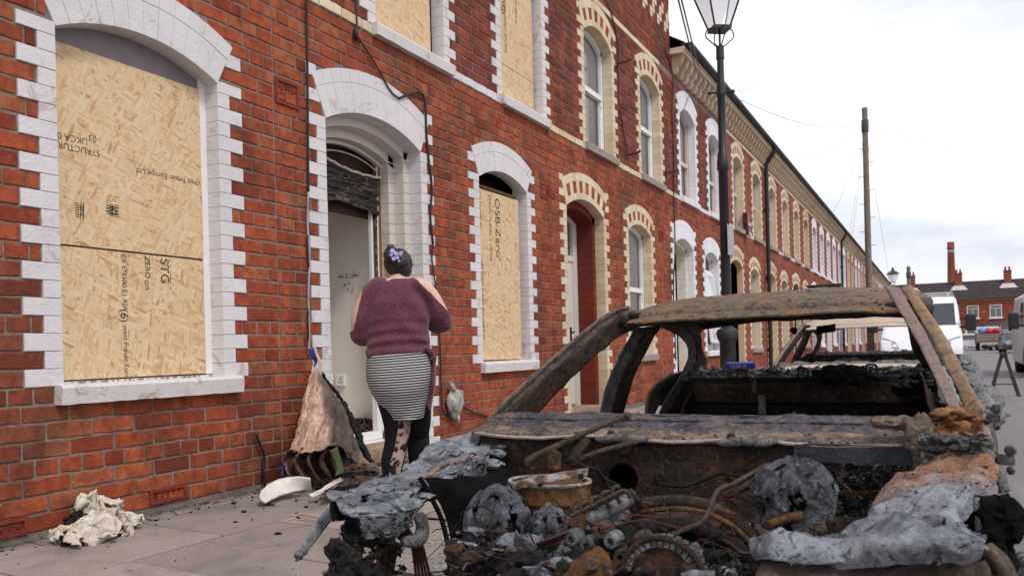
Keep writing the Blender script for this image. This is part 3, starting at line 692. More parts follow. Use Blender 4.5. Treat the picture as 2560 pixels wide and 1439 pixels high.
# ================================================================== hallway behind the burnt doorway
hall = flat('hall_wall_paint', (.86,.79,.72), .7, .2, var=.05); hy0, hy1 = D1.y0 + .10, D1.y1 - .16
hw = MB(); hw.add([(-.33, 6.03, .1), (-3.0, 6.03, .1), (-3.0, 6.03, 2.7), (-.33, 6.03, 2.7)], [(0,1,2,3)]); hw.add([(-3.0, 4.6, .1), (-3.0, 6.03, .1), (-3.0, 6.03, 2.7), (-3.0, 4.6, 2.7)], [(0,1,2,3)]); hw.add([(-.33, 4.95, .1), (-3.0, 4.95, .1), (-3.0, 4.95, 2.7), (-.33, 4.95, 2.7)], [(0,1,2,3)])
hw.add([(-.33, 4.9, 2.62), (-3, 4.9, 2.62), (-3, 6.1, 2.62), (-.33, 6.1, 2.62)], [(0,1,2,3)]); hw.add([(-.33, 4.9, .125), (-3, 4.9, .125), (-3, 6.1, .125), (-.33, 6.1, .125)], [(0,1,2,3)]); local(hB, hw.build('hallway', hall, hB))
def pick(x, y, Y): return at(x, y, Y=Y)
s = MB(); p = pick(853, 951, 6.027); s.box((p.x-.05, 6.0, p.z-.05), (p.x+.055, 6.029, p.z+.055), bev=.008); q = pick(833, 950, 6.027); s.box((q.x-.045, 5.965, q.z-.06), (q.x+.03, 6.0, q.z+.055), bev=.012); local(hB, s.build('wall_socket', white_upvc, hB))
s = MB()      # three pin holes of the socket
for dx, dz in ((0, .02), (-.014, -.012), (.014, -.012)): s.box((p.x+.015+dx-.004, 5.997, p.z+dz-.007), (p.x+.015+dx+.004, 6.001, p.z+dz+.007))
local(hB, s.build('socket_holes', ink, hB))
def m_smear():
    t = NT('sooty_smear', .9, .1); w = t.wpos(); f = t.noise(w, 30, 5, .7); t.put(t.b.inputs['Alpha'], t.ramp(f, [(.45, 0), (.62, .8)])); return t.out((.16,.13,.11))
for (x, y, rx, rz) in ((872, 718, .07, .05), (866, 690, .12, .02), (890, 685, .04, .02)):
    p = pick(x, y, 6.0265); s = MB(); n = 18; s.add([p] + [(p.x + rx*math.cos(k*2*math.pi/n)*(1+.3*math.sin(k*3)), 6.0265, p.z + rz*math.sin(k*2*math.pi/n)*(1+.3*math.cos(k*5))) for k in range(n)], [(0, 1+k, 1+(k+1) % n) for k in range(n)]); local(hB, s.build('soot_smear', m_smear(), hB))
def m_mat():
    t = NT('patterned_mat', .9, .1); w = t.wpos(scale=(1, 3, 1)); v = t.vor(w, 18, 'DISTANCE_TO_EDGE'); c = t.ramp(t.vor(w, 18, out='Color'), [(.2, (.02,.2,.17)), (.5, (.25,.03,.06)), (.8, (.3,.13,.03))]); return t.out(t.mix(t.ramp(v, [(.05, 1), (.09, 0)]), (.008,.008,.01), c))
s = MB(); p = pick(905, 1062, 5.99); n = 20; s.add([(p.x + .30*math.cos(math.pi*k/n), 5.985, .13 + .17*math.sin(math.pi*k/n)) for k in range(n+1)] + [(p.x + .28*math.cos(math.pi*k/n), 5.94, .13 + .16*math.sin(math.pi*k/n)) for k in range(n+1)], [tuple(range(n+1)), tuple(range(2*n+1, n, -1))] + [(k, k+1, k+n+2, k+n+1) for k in range(n)]); local(hB, s.build('hearth_mat', m_mat(), hB))
# door frame: white lower part, scorched right side, melted transom
X = -.335; scorch = flat('scorched_timber', (.10,.045,.02))
def m_melt():
    t = NT('melted_upvc', .35, .5); w = t.wpos(scale=(1, 1, 3.2)); f = t.noise(w, 5.5, 6, .6, 1.6); g = t.noise(t.wpos(), 22, 5, .6, .8)
    c = t.ramp(f, [(.30, (.006,.006,.007)), (.46, (.018,.012,.011)), (.57, (.065,.038,.027)), (.66, (.20,.13,.095)), (.8, (.04,.022,.015))]); c = t.mix(t.ramp(g, [(.38, .75), (.53, 0)]), c, (.008,.007,.008)); t.bump(f, .7, .02); return t.out(c, .25)
melt = m_melt()
f_ = MB(); f_.box((X-.06, hy0, .125), (X, hy1, .20), bev=.006); f_.box((X-.06, hy1-.10, .20), (X, hy1-.02, .62), bev=.006); f_.box((X-.05, hy1-.10, .62), (X-.02, hy1-.075, 2.15)); f_.box((X+.0, hy0, .105), (X+.10, hy1+.04, .125)); f_.box((X-.06, hy0, .20), (X, hy0+.07, 2.1))
dfr = local(hB, f_.build('door_frame', white_upvc, hB))
f_ = MB()
def stripr(u, v):
    z = lerp(.45, 2.16, v); y = lerp(hy1-.075, hy1-.035, u) + .006*nz((z*9, u, 1), 3); return (X + .012*nz((z*14, u*3, 2), 2), y, z)
f_.grid(stripr, 4, 60); local(hB, f_.build('burnt_frame_edge', melt, dfr))
f_ = MB(); f_.box((X-.04, hy1-.035, .20), (X-.005, hy1+.035, 2.62)); local(hB, f_.build('exposed_timber', flat('exposed_timber', (.34,.15,.035), .6, .3, var=.35, scale=7), dfr))
f_ = MB(); f_.tube([(X+.006, hy1-.038 + .004*math.sin(z*3), z) for z in [.2 + .1*i for i in range(25)]], .006, 6); local(hB, f_.build('white_bead', white_upvc, dfr))
f_ = MB(); f_.grid(lambda u, v: (X - .0 + .02*nz((0, v*30, u*4), 1), hy1+.03+.03*u + .012*nz((u, v*34, 0), 1), lerp(.3, 2.62, v)), 3, 70); local(hB, f_.build('charred_edge', flat('char_black', (.035,.016,.012), .8, var=.6), dfr))
tr = MB()
def trans(u, v):
    y = lerp(hy0 - .02, hy1 - .04, u); zt = D1.zc + math.sqrt((D1.R - .2)**2 - (y - D1.ym)**2) - .10 - .09*math.sin(math.pi*u)*1.0; zb = 2.10 - .03*u + .05*math.sin(u*3) - .03*(1-u)
    f = frac((y*2.2, v*5 + .8*math.sin(u*3), 0), 1.6, 3.3); fold = math.sin(v*26 + 5*u + 3*f)
    return (X + .02 + .028*f + .012*fold*math.sin(math.pi*v), y, lerp(zb, zt, v) + .012*f)
tr.grid(trans, 60, 50); tro = local(hB, tr.build('melted_transom', melt, dfr, smooth=True)); so_ = tro.modifiers.new('s', 'SOLIDIFY'); so_.thickness = .012
f_ = MB(); arc_strip(f_, D1, D1.R-.185, D1.R-.155, X-.01, X+.03, 24); local(hB, f_.build('fanlight_bead', cream_paint, dfr))
f_ = MB(); pts = [(X+.02, lerp(hy0, hy1-.04, i/20), D1.zc + math.sqrt((D1.R-.24)**2 - (lerp(hy0, hy1-.04, i/20)-D1.ym)**2)) for i in range(21)]; f_.tube(pts, .006, 6); pts = [(X+.055, lerp(hy0, hy1-.05, i/20), 2.50 - .10*(i/20) - .05*math.sin(i/20*math.pi) + .004*math.sin(i*2)) for i in range(21)]; f_.tube(pts, .010, 6); local(hB, f_.build('melted_bead', flat('dirty_white_plastic', (.55,.50,.46), .5, var=.3, scale=30), dfr))
f_ = MB(); f_.box((X-.09, hy0-.05, 2.05), (X-.07, hy1+.1, 2.85)); local(hB, f_.build('transom_back', flat('scorched_brown', (.055,.02,.009), .75, var=.8, scale=6), dfr))

# ================================================================== things fixed to the facade
def cable(name, pts, r, mt, label, cat='cable', group=None, n=None, x=.02, seg=40):
    P = [at(px, py, X=x) if len(q) == 2 else Vector(q) for q in pts for px, py in [(q[0], q[1])]]
    mb = MB(); mb.tube(spline(P, seg), r, 6); o = mb.build(name, mt, None, smooth=True); o['label'] = label; o['category'] = cat
    if group: o['group'] = group
    return o
cbl = flat('black_cable_sheath', (.012,.012,.013), .5, .4, var=.2); cbg = flat('grey_cable_sheath', (.36,.33,.33), .6, .3, var=.4, scale=5)
cable('wall_cable', [(766, -40), (768, 120), (770, 350), (771, 480)], .009, cbl, 'black cable running straight down the brickwork left of the doorway, upper half')
cable('wall_cable', [(771, 478), (769, 560), (774, 640), (771, 740), (773, 830), (772, 885)], .0085, cbg, 'frayed grey cable hanging left of the doorway, below the black one')
cable('wall_cable', [(773, 560), (768, 620), (775, 700), (770, 790), (774, 880)], .006, cbl, 'thin black wire twisted round the grey cable left of the doorway')
cable('wall_cable', [(886, -30), (893, 60), (891, 85), (935, 155), (975, 225), (997, 246)], .007, cbl, 'black wire dropping from the upper floor onto the white door arch')
sp_ = MB(); P = spline([at(893, 66, X=.03), at(889, 82, X=.035), at(892, 100, X=.03), at(900, 108, X=.025)], 12); sp_.tube(P, [.008, .012, .018, .022, .024, .024, .022, .018, .014, .012, .010, .008, .006], 8); o = sp_.build('cable_splice', cbl, None, smooth=True); o['label'] = 'taped black cable splice hanging below the first-floor sill'; o['category'] = 'cable splice'
cable('wall_cable', [(997, 246), (1012, 240), (1038, 231), (1056, 236), (1064, 270), (1066, 330), (1072, 400), (1080, 470), (1076, 540), (1083, 610)], .011, cbl, 'thick black cable looping off the door arch and down beside it')
cable('wall_cable', [(1083, 610), (1080, 650), (1090, 720), (1094, 760), (1100, 860), (1103, 960), (1107, 1025), (1122, 1042), (1134, 1022)], .008, cbl, 'black cable running down the wall right of the woman to the melted box', x=.025)
cable('wall_cable', [(1152, 1012), (1180, 1028), (1215, 1038), (1290, 1045)], .008, cbl, 'thin dark cable leading right from the melted box along the wall')
cable('wall_cable', [(640, 1085), (650, 1110), (660, 1140), (658, 1180), (662, 1215)], .009, cbl, 'short charred cable stub sticking out of the brickwork above the pavement', x=.03)
cable('wall_cable', [(1500, -30), (1530, 40), (1545, 120), (1545, 180), (1548, 260), (1556, 310), (1562, 350), (1570, 380)], .008, cbl, 'black cable looping down between the cream upper windows')
cable('wall_cable', [(1662, 120), (1682, 190), (1680, 280), (1684, 380), (1684, 480), (1688, 620), (1684, 720), (1690, 900)], .010, cbl, 'black cable running down the end of the taller building')
cable('wall_cable', [(1722, 240), (1700, 300), (1684, 330)], .006, cbl, 'thin wire slanting from the gutter to the bright white upper window')
for (a, b, lab) in (((1540, 160), (1572, 156), 'rusty iron bracket between the cream upper windows, upper one'), ((1566, 388), (1578, 365), 'rusty iron bracket between the cream upper windows, lower one'), ((1664, 432), (1680, 418), 'rusty iron bracket by the last cream upper window')):
    mb = MB(); p0 = at(*a, X=.0); mb.tube([p0 + Vector((-.02,0,0)), p0 + Vector((.16, .03, .02)), p0 + Vector((.20, .05, .05))], .022, 8); mb.box((p0.x, p0.y-.05, p0.z-.05), (p0.x+.02, p0.y+.05, p0.z+.05)); o = mb.build('iron_bracket', flat('rusty_iron', (.10,.03,.02), .85, var=.5), None); o['label'] = lab; o['category'] = 'bracket'; o['group'] = 'iron brackets on the facade'
def crumple(mb, c, r, seed, squash=(1,1,1), amp=.5, n=3, m=0, sc=1.0):
    bm = bmesh.new(); bmesh.ops.create_icosphere(bm, subdivisions=n, radius=1)
    for v in bm.verts:
        d = v.co.normalized(); rid = (1 - 2*abs(nz(d*sc, 2.3, seed+2)))*.55 + (1 - 2*abs(nz(d*sc, 5.1, seed+7)))*.3
        k = max(.25, 1 + amp*.8*frac(d*sc, 1.4, seed, 3) + .55*amp*rid); w = nzv(d, 2.2, seed)*amp*.35
        v.co = Vector((c[0] + (d.x + w.x)*r*squash[0]*k, c[1] + (d.y + w.y)*r*squash[1]*k, c[2] + (d.z + w.z)*r*squash[2]*k))
    return mb.bm(bm, m)
ash_pl = flat('grey_melted_plastic', (.34,.32,.30), .75, .3, var=.55, scale=18, bump=.3)
mb = MB(); p = at(1138, 1005, X=.045); crumple(mb, p, .095, 4.2, (.5, 1.0, 1.35), .45); mb.tube([p + Vector((0,-.03,.10)), p + Vector((.01,-.06,.16)), p + Vector((0,-.10,.20))], [.03,.02,.008], 8); mb.tube([p + Vector((0,.02,-.12)), p + Vector((.01,.04,-.20))], [.03,.01], 8); o = mb.build('melted_meter_box', ash_pl, None, smooth=True); o['label'] = 'melted grey electrical box hanging on the wall right of the woman'; o['category'] = 'electrical box'
def vent(h, y, z, w, hh, rows=True):
    mb = MB(); n = 6; fr_ = .018; mb.box((-.03, y-w/2, z-hh/2), (-.022, y+w/2, z+hh/2), 1)
    for a in ((y-w/2, y-w/2+fr_, z-hh/2, z+hh/2), (y+w/2-fr_, y+w/2, z-hh/2, z+hh/2), (y-w/2+fr_, y+w/2-fr_, z-hh/2, z-hh/2+fr_), (y-w/2+fr_, y+w/2-fr_, z+hh/2-fr_, z+hh/2)): mb.box((-.02, a[0], a[2]), (.010, a[1], a[3]))
    cs = [(0,0,.052)] + [(s*w*.25, t*hh*.25, .034) for s in (-1,1) for t in (-1,1)] + [(0, t*hh*.33, .024) for t in (-1,1)] + [(s*w*.36, 0, .026) for s in (-1,1)] if rows else [((k-2.5)*w/6.4, 0, .024) for k in range(6)]
    for (a, b, r) in cs:
        mb.tube([(-.004, y + a + r*math.cos(t*math.pi/6), z + b + r*math.sin(t*math.pi/6)) for t in range(13)], .007, 5)
        mb.box((-.006, y+a-.004, z+b-r), (.0, y+a+.004, z+b+r)); mb.box((-.007, y+a-r, z+b-.004), (-.001, y+a+r, z+b+.004))
    local(h, mb.build('air_vent', [terracotta, room_dark], h))
vent(hA, 4.215, 2.70, .23, .175) if False else vent(hB, 4.46, 2.705, .23, .175); vent(hB, 8.74, 2.70, .23, .175); vent(hC, 13.3, 2.69, .23, .175); vent(hA, 3.37, .085, .26, .085, False); vent(hA, 2.40, .075, .26, .085, False)
for (h, y, lab) in ((HOUSES[5], 22.66, None), (HOUSES[9], 42.2, None)):
    mb = MB(); mb.tube([(.33, y, 6.0), (.30, y, 5.9), (.10, y, 5.6), (.09, y, 5.4), (.09, y, 0.0)], .055, 10)
    for z in (.7, 2.6, 4.4): mb.tube([(.09, y, z-.05), (.09, y, z+.05)], .068, 10); mb.box((-.0, y-.09, z-.02), (.05, y+.09, z+.02))
    local(h, mb.build('downpipe', gutter_m, h, smooth=40))
for (x, y, lab) in ((1870, 547, 'upper red alarm box with white front on the wall beyond the lamp post'), (1872, 572, 'lower red alarm box on the wall beyond the lamp post')):
    p = at(x, y, X=.1); t = thing('alarm_box', lab, 'alarm box', p, 'alarm boxes on the facade'); b = MB(); b.box((-.10, -.14, -.14), (.02, .14, .14), bev=.02); b.build('box', flat('red_plastic', (.13,.01,.015), .4), t); c = MB(); c.box((.0, -.10, -.19), (.06, .10, -.10), bev=.02); c.build('strobe', flat('alarm_white', (.5,.48,.5), .4), t)

# ================================================================== lamp posts
def lamp_post(loc, label, s=1.0, sign=False):
    t = thing('lamp_post', label, 'lamp post', loc, 'old style lamp posts'); z = -loc[2]
    mb = MB(); mb.lathe([(.105, -.1), (.105, .05), (.085, .10), (.082, .95), (.10, .98), (.115, 1.04), (.10, 1.08), (.06, 1.10), (.052, 1.16)], n=16); mb.build('base', flat('sooted_black_paint', (.022,.022,.024), .5, .4, var=.7, scale=6), t, smooth=40)
    mb = MB(); mb.lathe([(.052, 1.15), (.049, 2.70), (.062, 2.72), (.062, 2.80), (.055, 2.82), (.055, 2.88), (.043, 2.90), (.038, 3.45), (.048, 3.47), (.05, 3.50), (.042, 3.53), (.048, 3.56), (.036, 3.60), (.034, 3.84), (.042, 3.85), (.040, 3.98), (.030, 3.985)], n=16)
    mb.build('shaft', black_gloss, t, smooth=35)
    mb = MB(); mb.tube([(-.12, 0, 3.52), (.12, 0, 3.50)], .010, 8); crumple(mb, (-.12, 0, 3.52), .02, 0, amp=0, n=2); crumple(mb, (.12, 0, 3.50), .02, 0, amp=0, n=2); mb.build('ladder_bar', black_gloss, t)
    mb = MB(); mb.tube([(0,0,3.95), (0,0,4.16)], .011, 8)
    for k in range(4):
        a = k*math.pi/2 + .6; c, s_ = math.cos(a), math.sin(a); mb.tube(spline([(c*.03, s_*.03, 3.97), (c*.09, s_*.09, 4.02), (c*.15, s_*.15, 4.08), (c*.13, s_*.13, 4.15), (c*.085, s_*.085, 4.16)], 14), .0065, 6)
    mb.build('scroll', black_gloss, t, smooth=True)
    a0, a1, z0, z1 = .085, .215, 4.17, 4.62; ang = .6 + math.pi/4
    def sq(h, z): return [(h*1.414*math.cos(ang + k*math.pi/2), h*1.414*math.sin(ang + k*math.pi/2), z) for k in range(4)]
    mb = MB(); mb.loft([sq(.095, z0-.03), sq(.095, z0)]); q0, q1 = sq(a0, z0), sq(a1, z1)
    for k in range(4): mb.tube([q0[k], q1[k]], .010, 6); mb.tube([q1[k], q1[(k+1) % 4]], .012, 6)
    mb.build('lantern_frame', black_gloss, t)
    mb = MB(); p0, p1 = sq(a0-.004, z0), sq(a1-.006, z1)
    for k in range(4): mb.add([p0[k], p0[(k+1) % 4], p1[(k+1) % 4], p1[k]], [(0,1,2,3)])
    tg = NT('lantern_glass', .1, .5); tg.b.inputs['Alpha'].default_value = .35; mb.build('lantern_pane', MATS.setdefault('lantern_glass', tg.out((.8,.78,.78))), t)
    mb = MB(); mb.loft([sq(.24, 4.62), sq(.24, 4.65), sq(.12, 4.78), sq(.07, 4.80), sq(.06, 4.88), sq(.01, 5.02)]); mb.build('lantern_cap', black_gloss, t)
    mb = MB(); mb.add(sq(.19, 4.55), [(0,1,2,3)]); mb.build('reflector', flat('lantern_reflector', (.5,.46,.44), .5), t)
    if sign:
        mb = MB(); mb.box((.06, -.01, 1.82), (.075, .0, 1.84)); mb.loft([[(.055, -.14, 1.83), (.055, .14, 1.83), (.06, .14, 1.83), (.06, -.14, 1.83)], [(.055, -.14, 2.14), (.055, .14, 2.14), (.06, .14, 2.14), (.06, -.14, 2.14)]]); mb.tube([(0,0,1.9), (.056,0,1.9)], .01); mb.tube([(0,0,2.07), (.056,0,2.07)], .01); mb.build('sign_plate', flat('bare_alloy_sign', (.32,.30,.31), .45, .5, .3), t)
    return t
lamp_post((2.1, 8.567, -.055), 'tall black cast iron lamp post with glass lantern beside the burnt cars', sign=True)
p = at(2234, 760, X=1.9); lamp_post((1.9, p.y, -.05), 'small distant black lamp post beyond the wooden pole')

# ================================================================== wooden pole with service wires
wood = flat('weathered_pole_wood', (.17,.135,.11), .9, .2, var=.35, scale=8, bump=.3)
def pole(x, y, h, r, label, rungs=True):
    t = thing('utility_pole', label, 'utility pole', (x, y, -.05), 'wooden utility poles'); mb = MB(); mb.lathe([(r*1.35, -.1), (r*1.2, 2), (r, h), (r*.9, h+.02)], n=12); mb.build('pole', wood, t, smooth=40)
    mb = MB(); mb.lathe([(r*1.25, h-.75), (r*1.3, h-.72), (r*1.3, h-.38), (r*1.2, h-.35)], n=12); mb.build('collar', flat('pole_collar', (.06,.055,.055), .6), t, smooth=40); mb = MB(); mb.lathe([(r*1.03, h-.24), (r*1.03, h+.04)], n=12); mb.build('cap', flat('pole_cap', (.16,.145,.10), .8), t)
    for k in range(12 if rungs else 0):
        s = -1 if k % 2 else 1; z = 2.2 + k*.45; mb = MB(); mb.tube([(s*r*.9, 0, z), (s*(r+.14), 0, z), (s*(r+.15), 0, z+.03)], .009, 6); mb.build('step_peg', dark_metal, t)
    return t
pole(2.1, 29.2, 8.42, .085, 'tall grey wooden utility pole beyond the white van'); pp = at(2272, 700, X=2.4); pole(2.4, pp.y, at(2272, 668, X=2.4).z, .12, 'short distant wooden pole left of the far terrace', False)
tip = Vector((2.1, 29.2, 7.9)); wire_m = flat('overhead_wire', (.10,.10,.11), .6)
for i, (e, lab) in enumerate([((.3, 17.2, 6.0), 'to the gutter of the bright white house'), ((.3, 24.0, 6.0), 'to the gutter beyond the first downpipe'), ((.3, 36.0, 6.0), 'to the middle white-trimmed house'), ((.3, 45.0, 6.0), 'to the house after the second downpipe'), ((-.5, 52.0, 6.6), 'to the far cream-trimmed house'), ((14, 46.0, 6.5), 'across the street to the right'), ((2.2, 48, 1.9), 'slanting down behind the pole')]):
    e = Vector(e); mb = MB(); mb.tube([tip.lerp(e, k/16) - Vector((0,0,.35*math.sin(math.pi*k/16))) for k in range(17)], .005, 5); o = mb.build('overhead_wire', wire_m, None); o['label'] = 'thin overhead wire from the tall wooden pole ' + lab; o['category'] = 'wire'; o['group'] = 'wires from the wooden pole'
for k, off in enumerate((0, 8)):
    a = at(1681 + off, -60, X=3.0); b = at(1762 + off, 225, X=.27); mb = MB(); mb.tube([a.lerp(b, i/20) - Vector((0,0,.12*math.sin(math.pi*i/20))) for i in range(21)], .005, 5); o = mb.build('overhead_wire', wire_m, None); o['label'] = ['left', 'right'][k] + ' of two thin wires coming down to the gutter near the lamp post'; o['category'] = 'wire'; o['group'] = 'pair of wires to the lower gutter'

# ================================================================== far terrace across the end of the street
FY = 105.0; roof_tile = flat('brown_roof_tiles', (.055,.042,.040), .8, .25, var=.35, scale=2.5); ptr = flat('white_window_paint', (.75,.73,.73), .5); fglass = flat('far_window_glass', (.10,.10,.11), .15, .7, var=.5)
def m_tile():
    t = NT('concrete_roof_tile', .8, .25); r = t.rnd(); return t.out(t.ramp(r, [(0, (.04,.031,.03)), (1, (.072,.055,.052))]))
tilem = m_tile()
ex0 = at(2400, 745, Y=FY); EZ = 5.2; RZ_ = 7.35
XC = [at(px, 690, Y=107.5).x for px in (2280, 2397, 2520)]; WH = (XC[2] - XC[0])/2; XH = [XC[0] - WH + k*WH - .15 for k in range(5)]
fl = ['far end brick house partly hidden behind the wooden pole', 'far brick house hidden behind the white van', 'far brick house with arched porch, right of the white van', 'far brick house with two white upper windows at the right edge', 'far brick house at the right end beyond the frame edge']
for k in range(5):
    x0 = XH[k]; x1 = x0 + 4.6; t = thing('end_terrace_house', fl[k], 'house', (x0, FY, RZ), 'brick houses closing off the street')
    z = lambda q: q - RZ; t.scale = (WH/4.6, 1, 1)
    w = MB(); w.box((0, 0, 0), (4.6, 6, z(EZ))); w.build('wall', far_brick, t)
    r = MB(); r.add([(0, -.35, z(EZ)-.05), (4.6, -.35, z(EZ)-.05), (4.6, 3, z(RZ_)), (0, 3, z(RZ_)), (4.6, 6.3, z(EZ)), (0, 6.3, z(EZ))], [(0,1,2,3), (3,2,4,5)]); ro = r.build('roof', roof_tile, t)
    tm = MB(); tm.box((.01, -.02, -.02), (4.59, .02, .02)); tme = tm.mesh('tile_course', tilem)
    for i in range(10):
        f = i/10; o = link('tile_course', tme, ro); o.location = (0, lerp(-.36, 3, f), lerp(z(EZ)-.04, z(RZ_), f) + .025)
    e = MB(); e.box((0, -.12, z(EZ)-.22), (4.6, -.003, z(EZ)-.08)); e.build('eaves_band', flat('buff_brick', (.33,.22,.12), .8), t)
    c = MB(); c.box((.1 - .35, 2.2, z(RZ_)-.9), (.45, 2.9, z(RZ_)+.85), bev=.02); c.box((-.30, 2.15, z(RZ_)+.85), (.5, 2.95, z(RZ_)+.95)); ch = c.build('chimney', far_brick, ro)
    for q in (-.08, .28):
        pt = MB(); pt.lathe([(.11, z(RZ_)+.95), (.085, z(RZ_)+1.35), (.1, z(RZ_)+1.38)], (q, 2.55, 0), 8); pt.build('chimney_pot', terracotta, t)
    fs = MB(); fs.add([(-.75, 1.3, z(RZ_)-1.05), (.95, 1.3, z(RZ_)-1.05), (.6, 2.15, z(RZ_)-.5), (-.4, 2.15, z(RZ_)-.5)], [(0,1,2,3)]); fs.build('flashing', flat('lead_flashing', (.45,.44,.45), .6), t)
    def win(xa, xb, za, zb, dep=.05):
        f = MB(); f.box((xa, -.06, za), (xb, -.002, zb)); fo = f.build('window', ptr, t); n = 2
        zt = lerp(za, zb, .72)
        for (a, b, c_, d) in ((xa+.08, (xa+xb)/2-.03, za+.08, zt), ((xa+xb)/2+.03, xb-.08, za+.08, zt), (xa+.08, xb-.08, zt+.06, zb-.07)):
            g = MB(); g.box((a, -.075, c_), (b, -.061, d)); g.build('pane', fglass, fo)
        s_ = MB(); s_.box((xa-.12, -.14, za-.12), (xb+.12, -.003, za)); s_.build('sill', ptr, fo)
    win(.75, 1.85, z(3.05), z(4.45)); win(2.85, 3.95, z(3.05), z(4.45))
    bx = MB(); bx.box((2.35, -.5, 0), (4.45, -.003, z(.75))); bx.build('bay_wall', far_brick, t); b2_ = MB(); b2_.box((2.35, -.5, z(.75)), (4.45, -.01, z(2.15))); bo = b2_.build('bay_window', ptr, t)
    for i in range(3):
        g = MB(); g.box((2.45 + i*.68, -.515, z(.85)), (3.05 + i*.68, -.501, z(1.6))); g.build('pane', fglass, bo); g = MB(); g.box((2.45 + i*.68, -.515, z(1.68)), (3.05 + i*.68, -.501, z(2.05))); g.build('pane', fglass, bo)
    br_ = MB(); br_.add([(2.2, -.7, z(2.15)), (4.55, -.7, z(2.15)), (4.55, -.004, z(2.55)), (2.2, -.004, z(2.55))], [(0,1,2,3)]); br_.build('bay_roof', slate, t)
    po = MB(); po.prism([(0, 0), (0, 0)], 0, 0) if False else None
    pm = MB(); pm.add([(.25, -.9, 0), (1.95, -.9, 0), (1.95, -.9, z(1.95)), (1.1, -.9, z(2.75)), (.25, -.9, z(1.95)), (.25, -.003, 0), (1.95, -.003, 0), (1.95, -.003, z(1.95)), (1.1, -.003, z(2.75)), (.25, -.003, z(1.95))], [(0,1,2,3,4), (0,4,9,5), (1,6,7,2)]); pm.build('porch', flat('porch_brick', (.30,.13,.06), .8, var=.2), t)
    pr_ = MB(); pr_.obox((.63, -.5, z(2.42)), (.56, 0, .53), (0, .5, 0), (-.04, 0, .045)); pr_.obox((1.57, -.5, z(2.42)), (.56, 0, -.53), (0, .5, 0), (.04, 0, .045)); pr_.build('porch_roof', slate, t)
    dr = MB(); dr.box((.55, -.93, 0), (1.65, -.905, z(1.85))); do = dr.build('door_frame', ptr, t); dr = MB(); dr.box((.72, -.945, 0), (1.48, -.931, z(1.72))); dr.build('door', fglass, do)
    lz = MB(); lz.prism([(0,0)], 0, 0) if False else None
    dz = MB(); dz.add([(2.1, -.012, z(3.7)), (2.3, -.012, z(3.6)), (2.5, -.012, z(3.7)), (2.3, -.012, z(3.8))], [(0,1,2,3)]); dz.build('brick_lozenge', flat('buff_brick', (.33,.22,.12)), t)
p = at(2379, 700, Y=210.); pt = at(2379, 605, Y=210.); cs_ = thing('mill_chimney', 'tall tapering red brick mill chimney above the far roofs', 'chimney', (p.x, 210, RZ)); mb = MB(); hz = pt.z - RZ; mb.lathe([(1.05, 0), (.95, hz*.4), (.68, hz*.93), (.76, hz*.935), (.76, hz*.955), (.7, hz*.96), (.72, hz), (.5, hz)], n=20); mb.build('shaft', far_brick, cs_, smooth=50)
mb = MB(); mb.lathe([(.70, hz*.90), (.72, hz*.905), (.72, hz*.915), (.70, hz*.92)], n=20); mb.build('band', flat('pale_band', (.4,.3,.25)), cs_)

# ================================================================== vehicles farther off
tyre_m = flat('tyre_rubber', (.018,.017,.017), .8, .25); rim_m = flat('alloy_wheel', (.35,.34,.34), .35, .5, .6); chrome = flat('lamp_chrome', (.45,.45,.46), .15, .7, .6); blk_pl = flat('black_bumper_plastic', (.02,.02,.021), .55, .35); dk_glass = flat('tinted_car_glass', (.02,.024,.03), .06, .9)
def paint(name, c): return flat(name, c, .25, .6, var=.03)
def extruded_body(prof, hw, inset, steps=3):     # prof: (y,z) outline; rounds over towards the sides; hw(z) half width
    rings = []
    cy = sum(p[0] for p in prof)/len(prof); cz = sum(p[1] for p in prof)/len(prof)
    xs = [(-1, 1.0)] + [(-1 + .0, 0)] if False else None
    for s, f in [(-1.0, .93), (-.985, .965), (-.95, .99), (-.88, 1.0), (-.4, 1.0), (.4, 1.0), (.88, 1.0), (.95, .99), (.985, .965), (1.0, .93)]:
        k = 1 - (1-f)*inset; rings.append([(s*hw(z), cy + (y-cy)*k, cz + (z-cz)*(1 - (1-f)*inset*1.6)) for y, z in prof])
    mb = MB(); mb.loft(rings); return mb
def wheel(t, x, y, r=.31, w=.2):
    o = MB(); s = 1 if x > 0 else -1; o.lathe([(r*.62, -w/2), (r*.94, -w/2), (r, -w*.3), (r, w*.3), (r*.94, w/2), (r*.62, w/2)], (x, y, r), 20, axis='x'); wo = o.build('wheel', tyre_m, t, smooth=40)
    q = MB(); q.lathe([(.02, s*w*.46), (r*.2, s*w*.5), (r*.6, s*w*.42), (r*.63, s*w*.3), (r*.6, -s*w*.3)], (x, y, r), 20, axis='x'); q.build('rim', rim_m, wo, smooth=40)
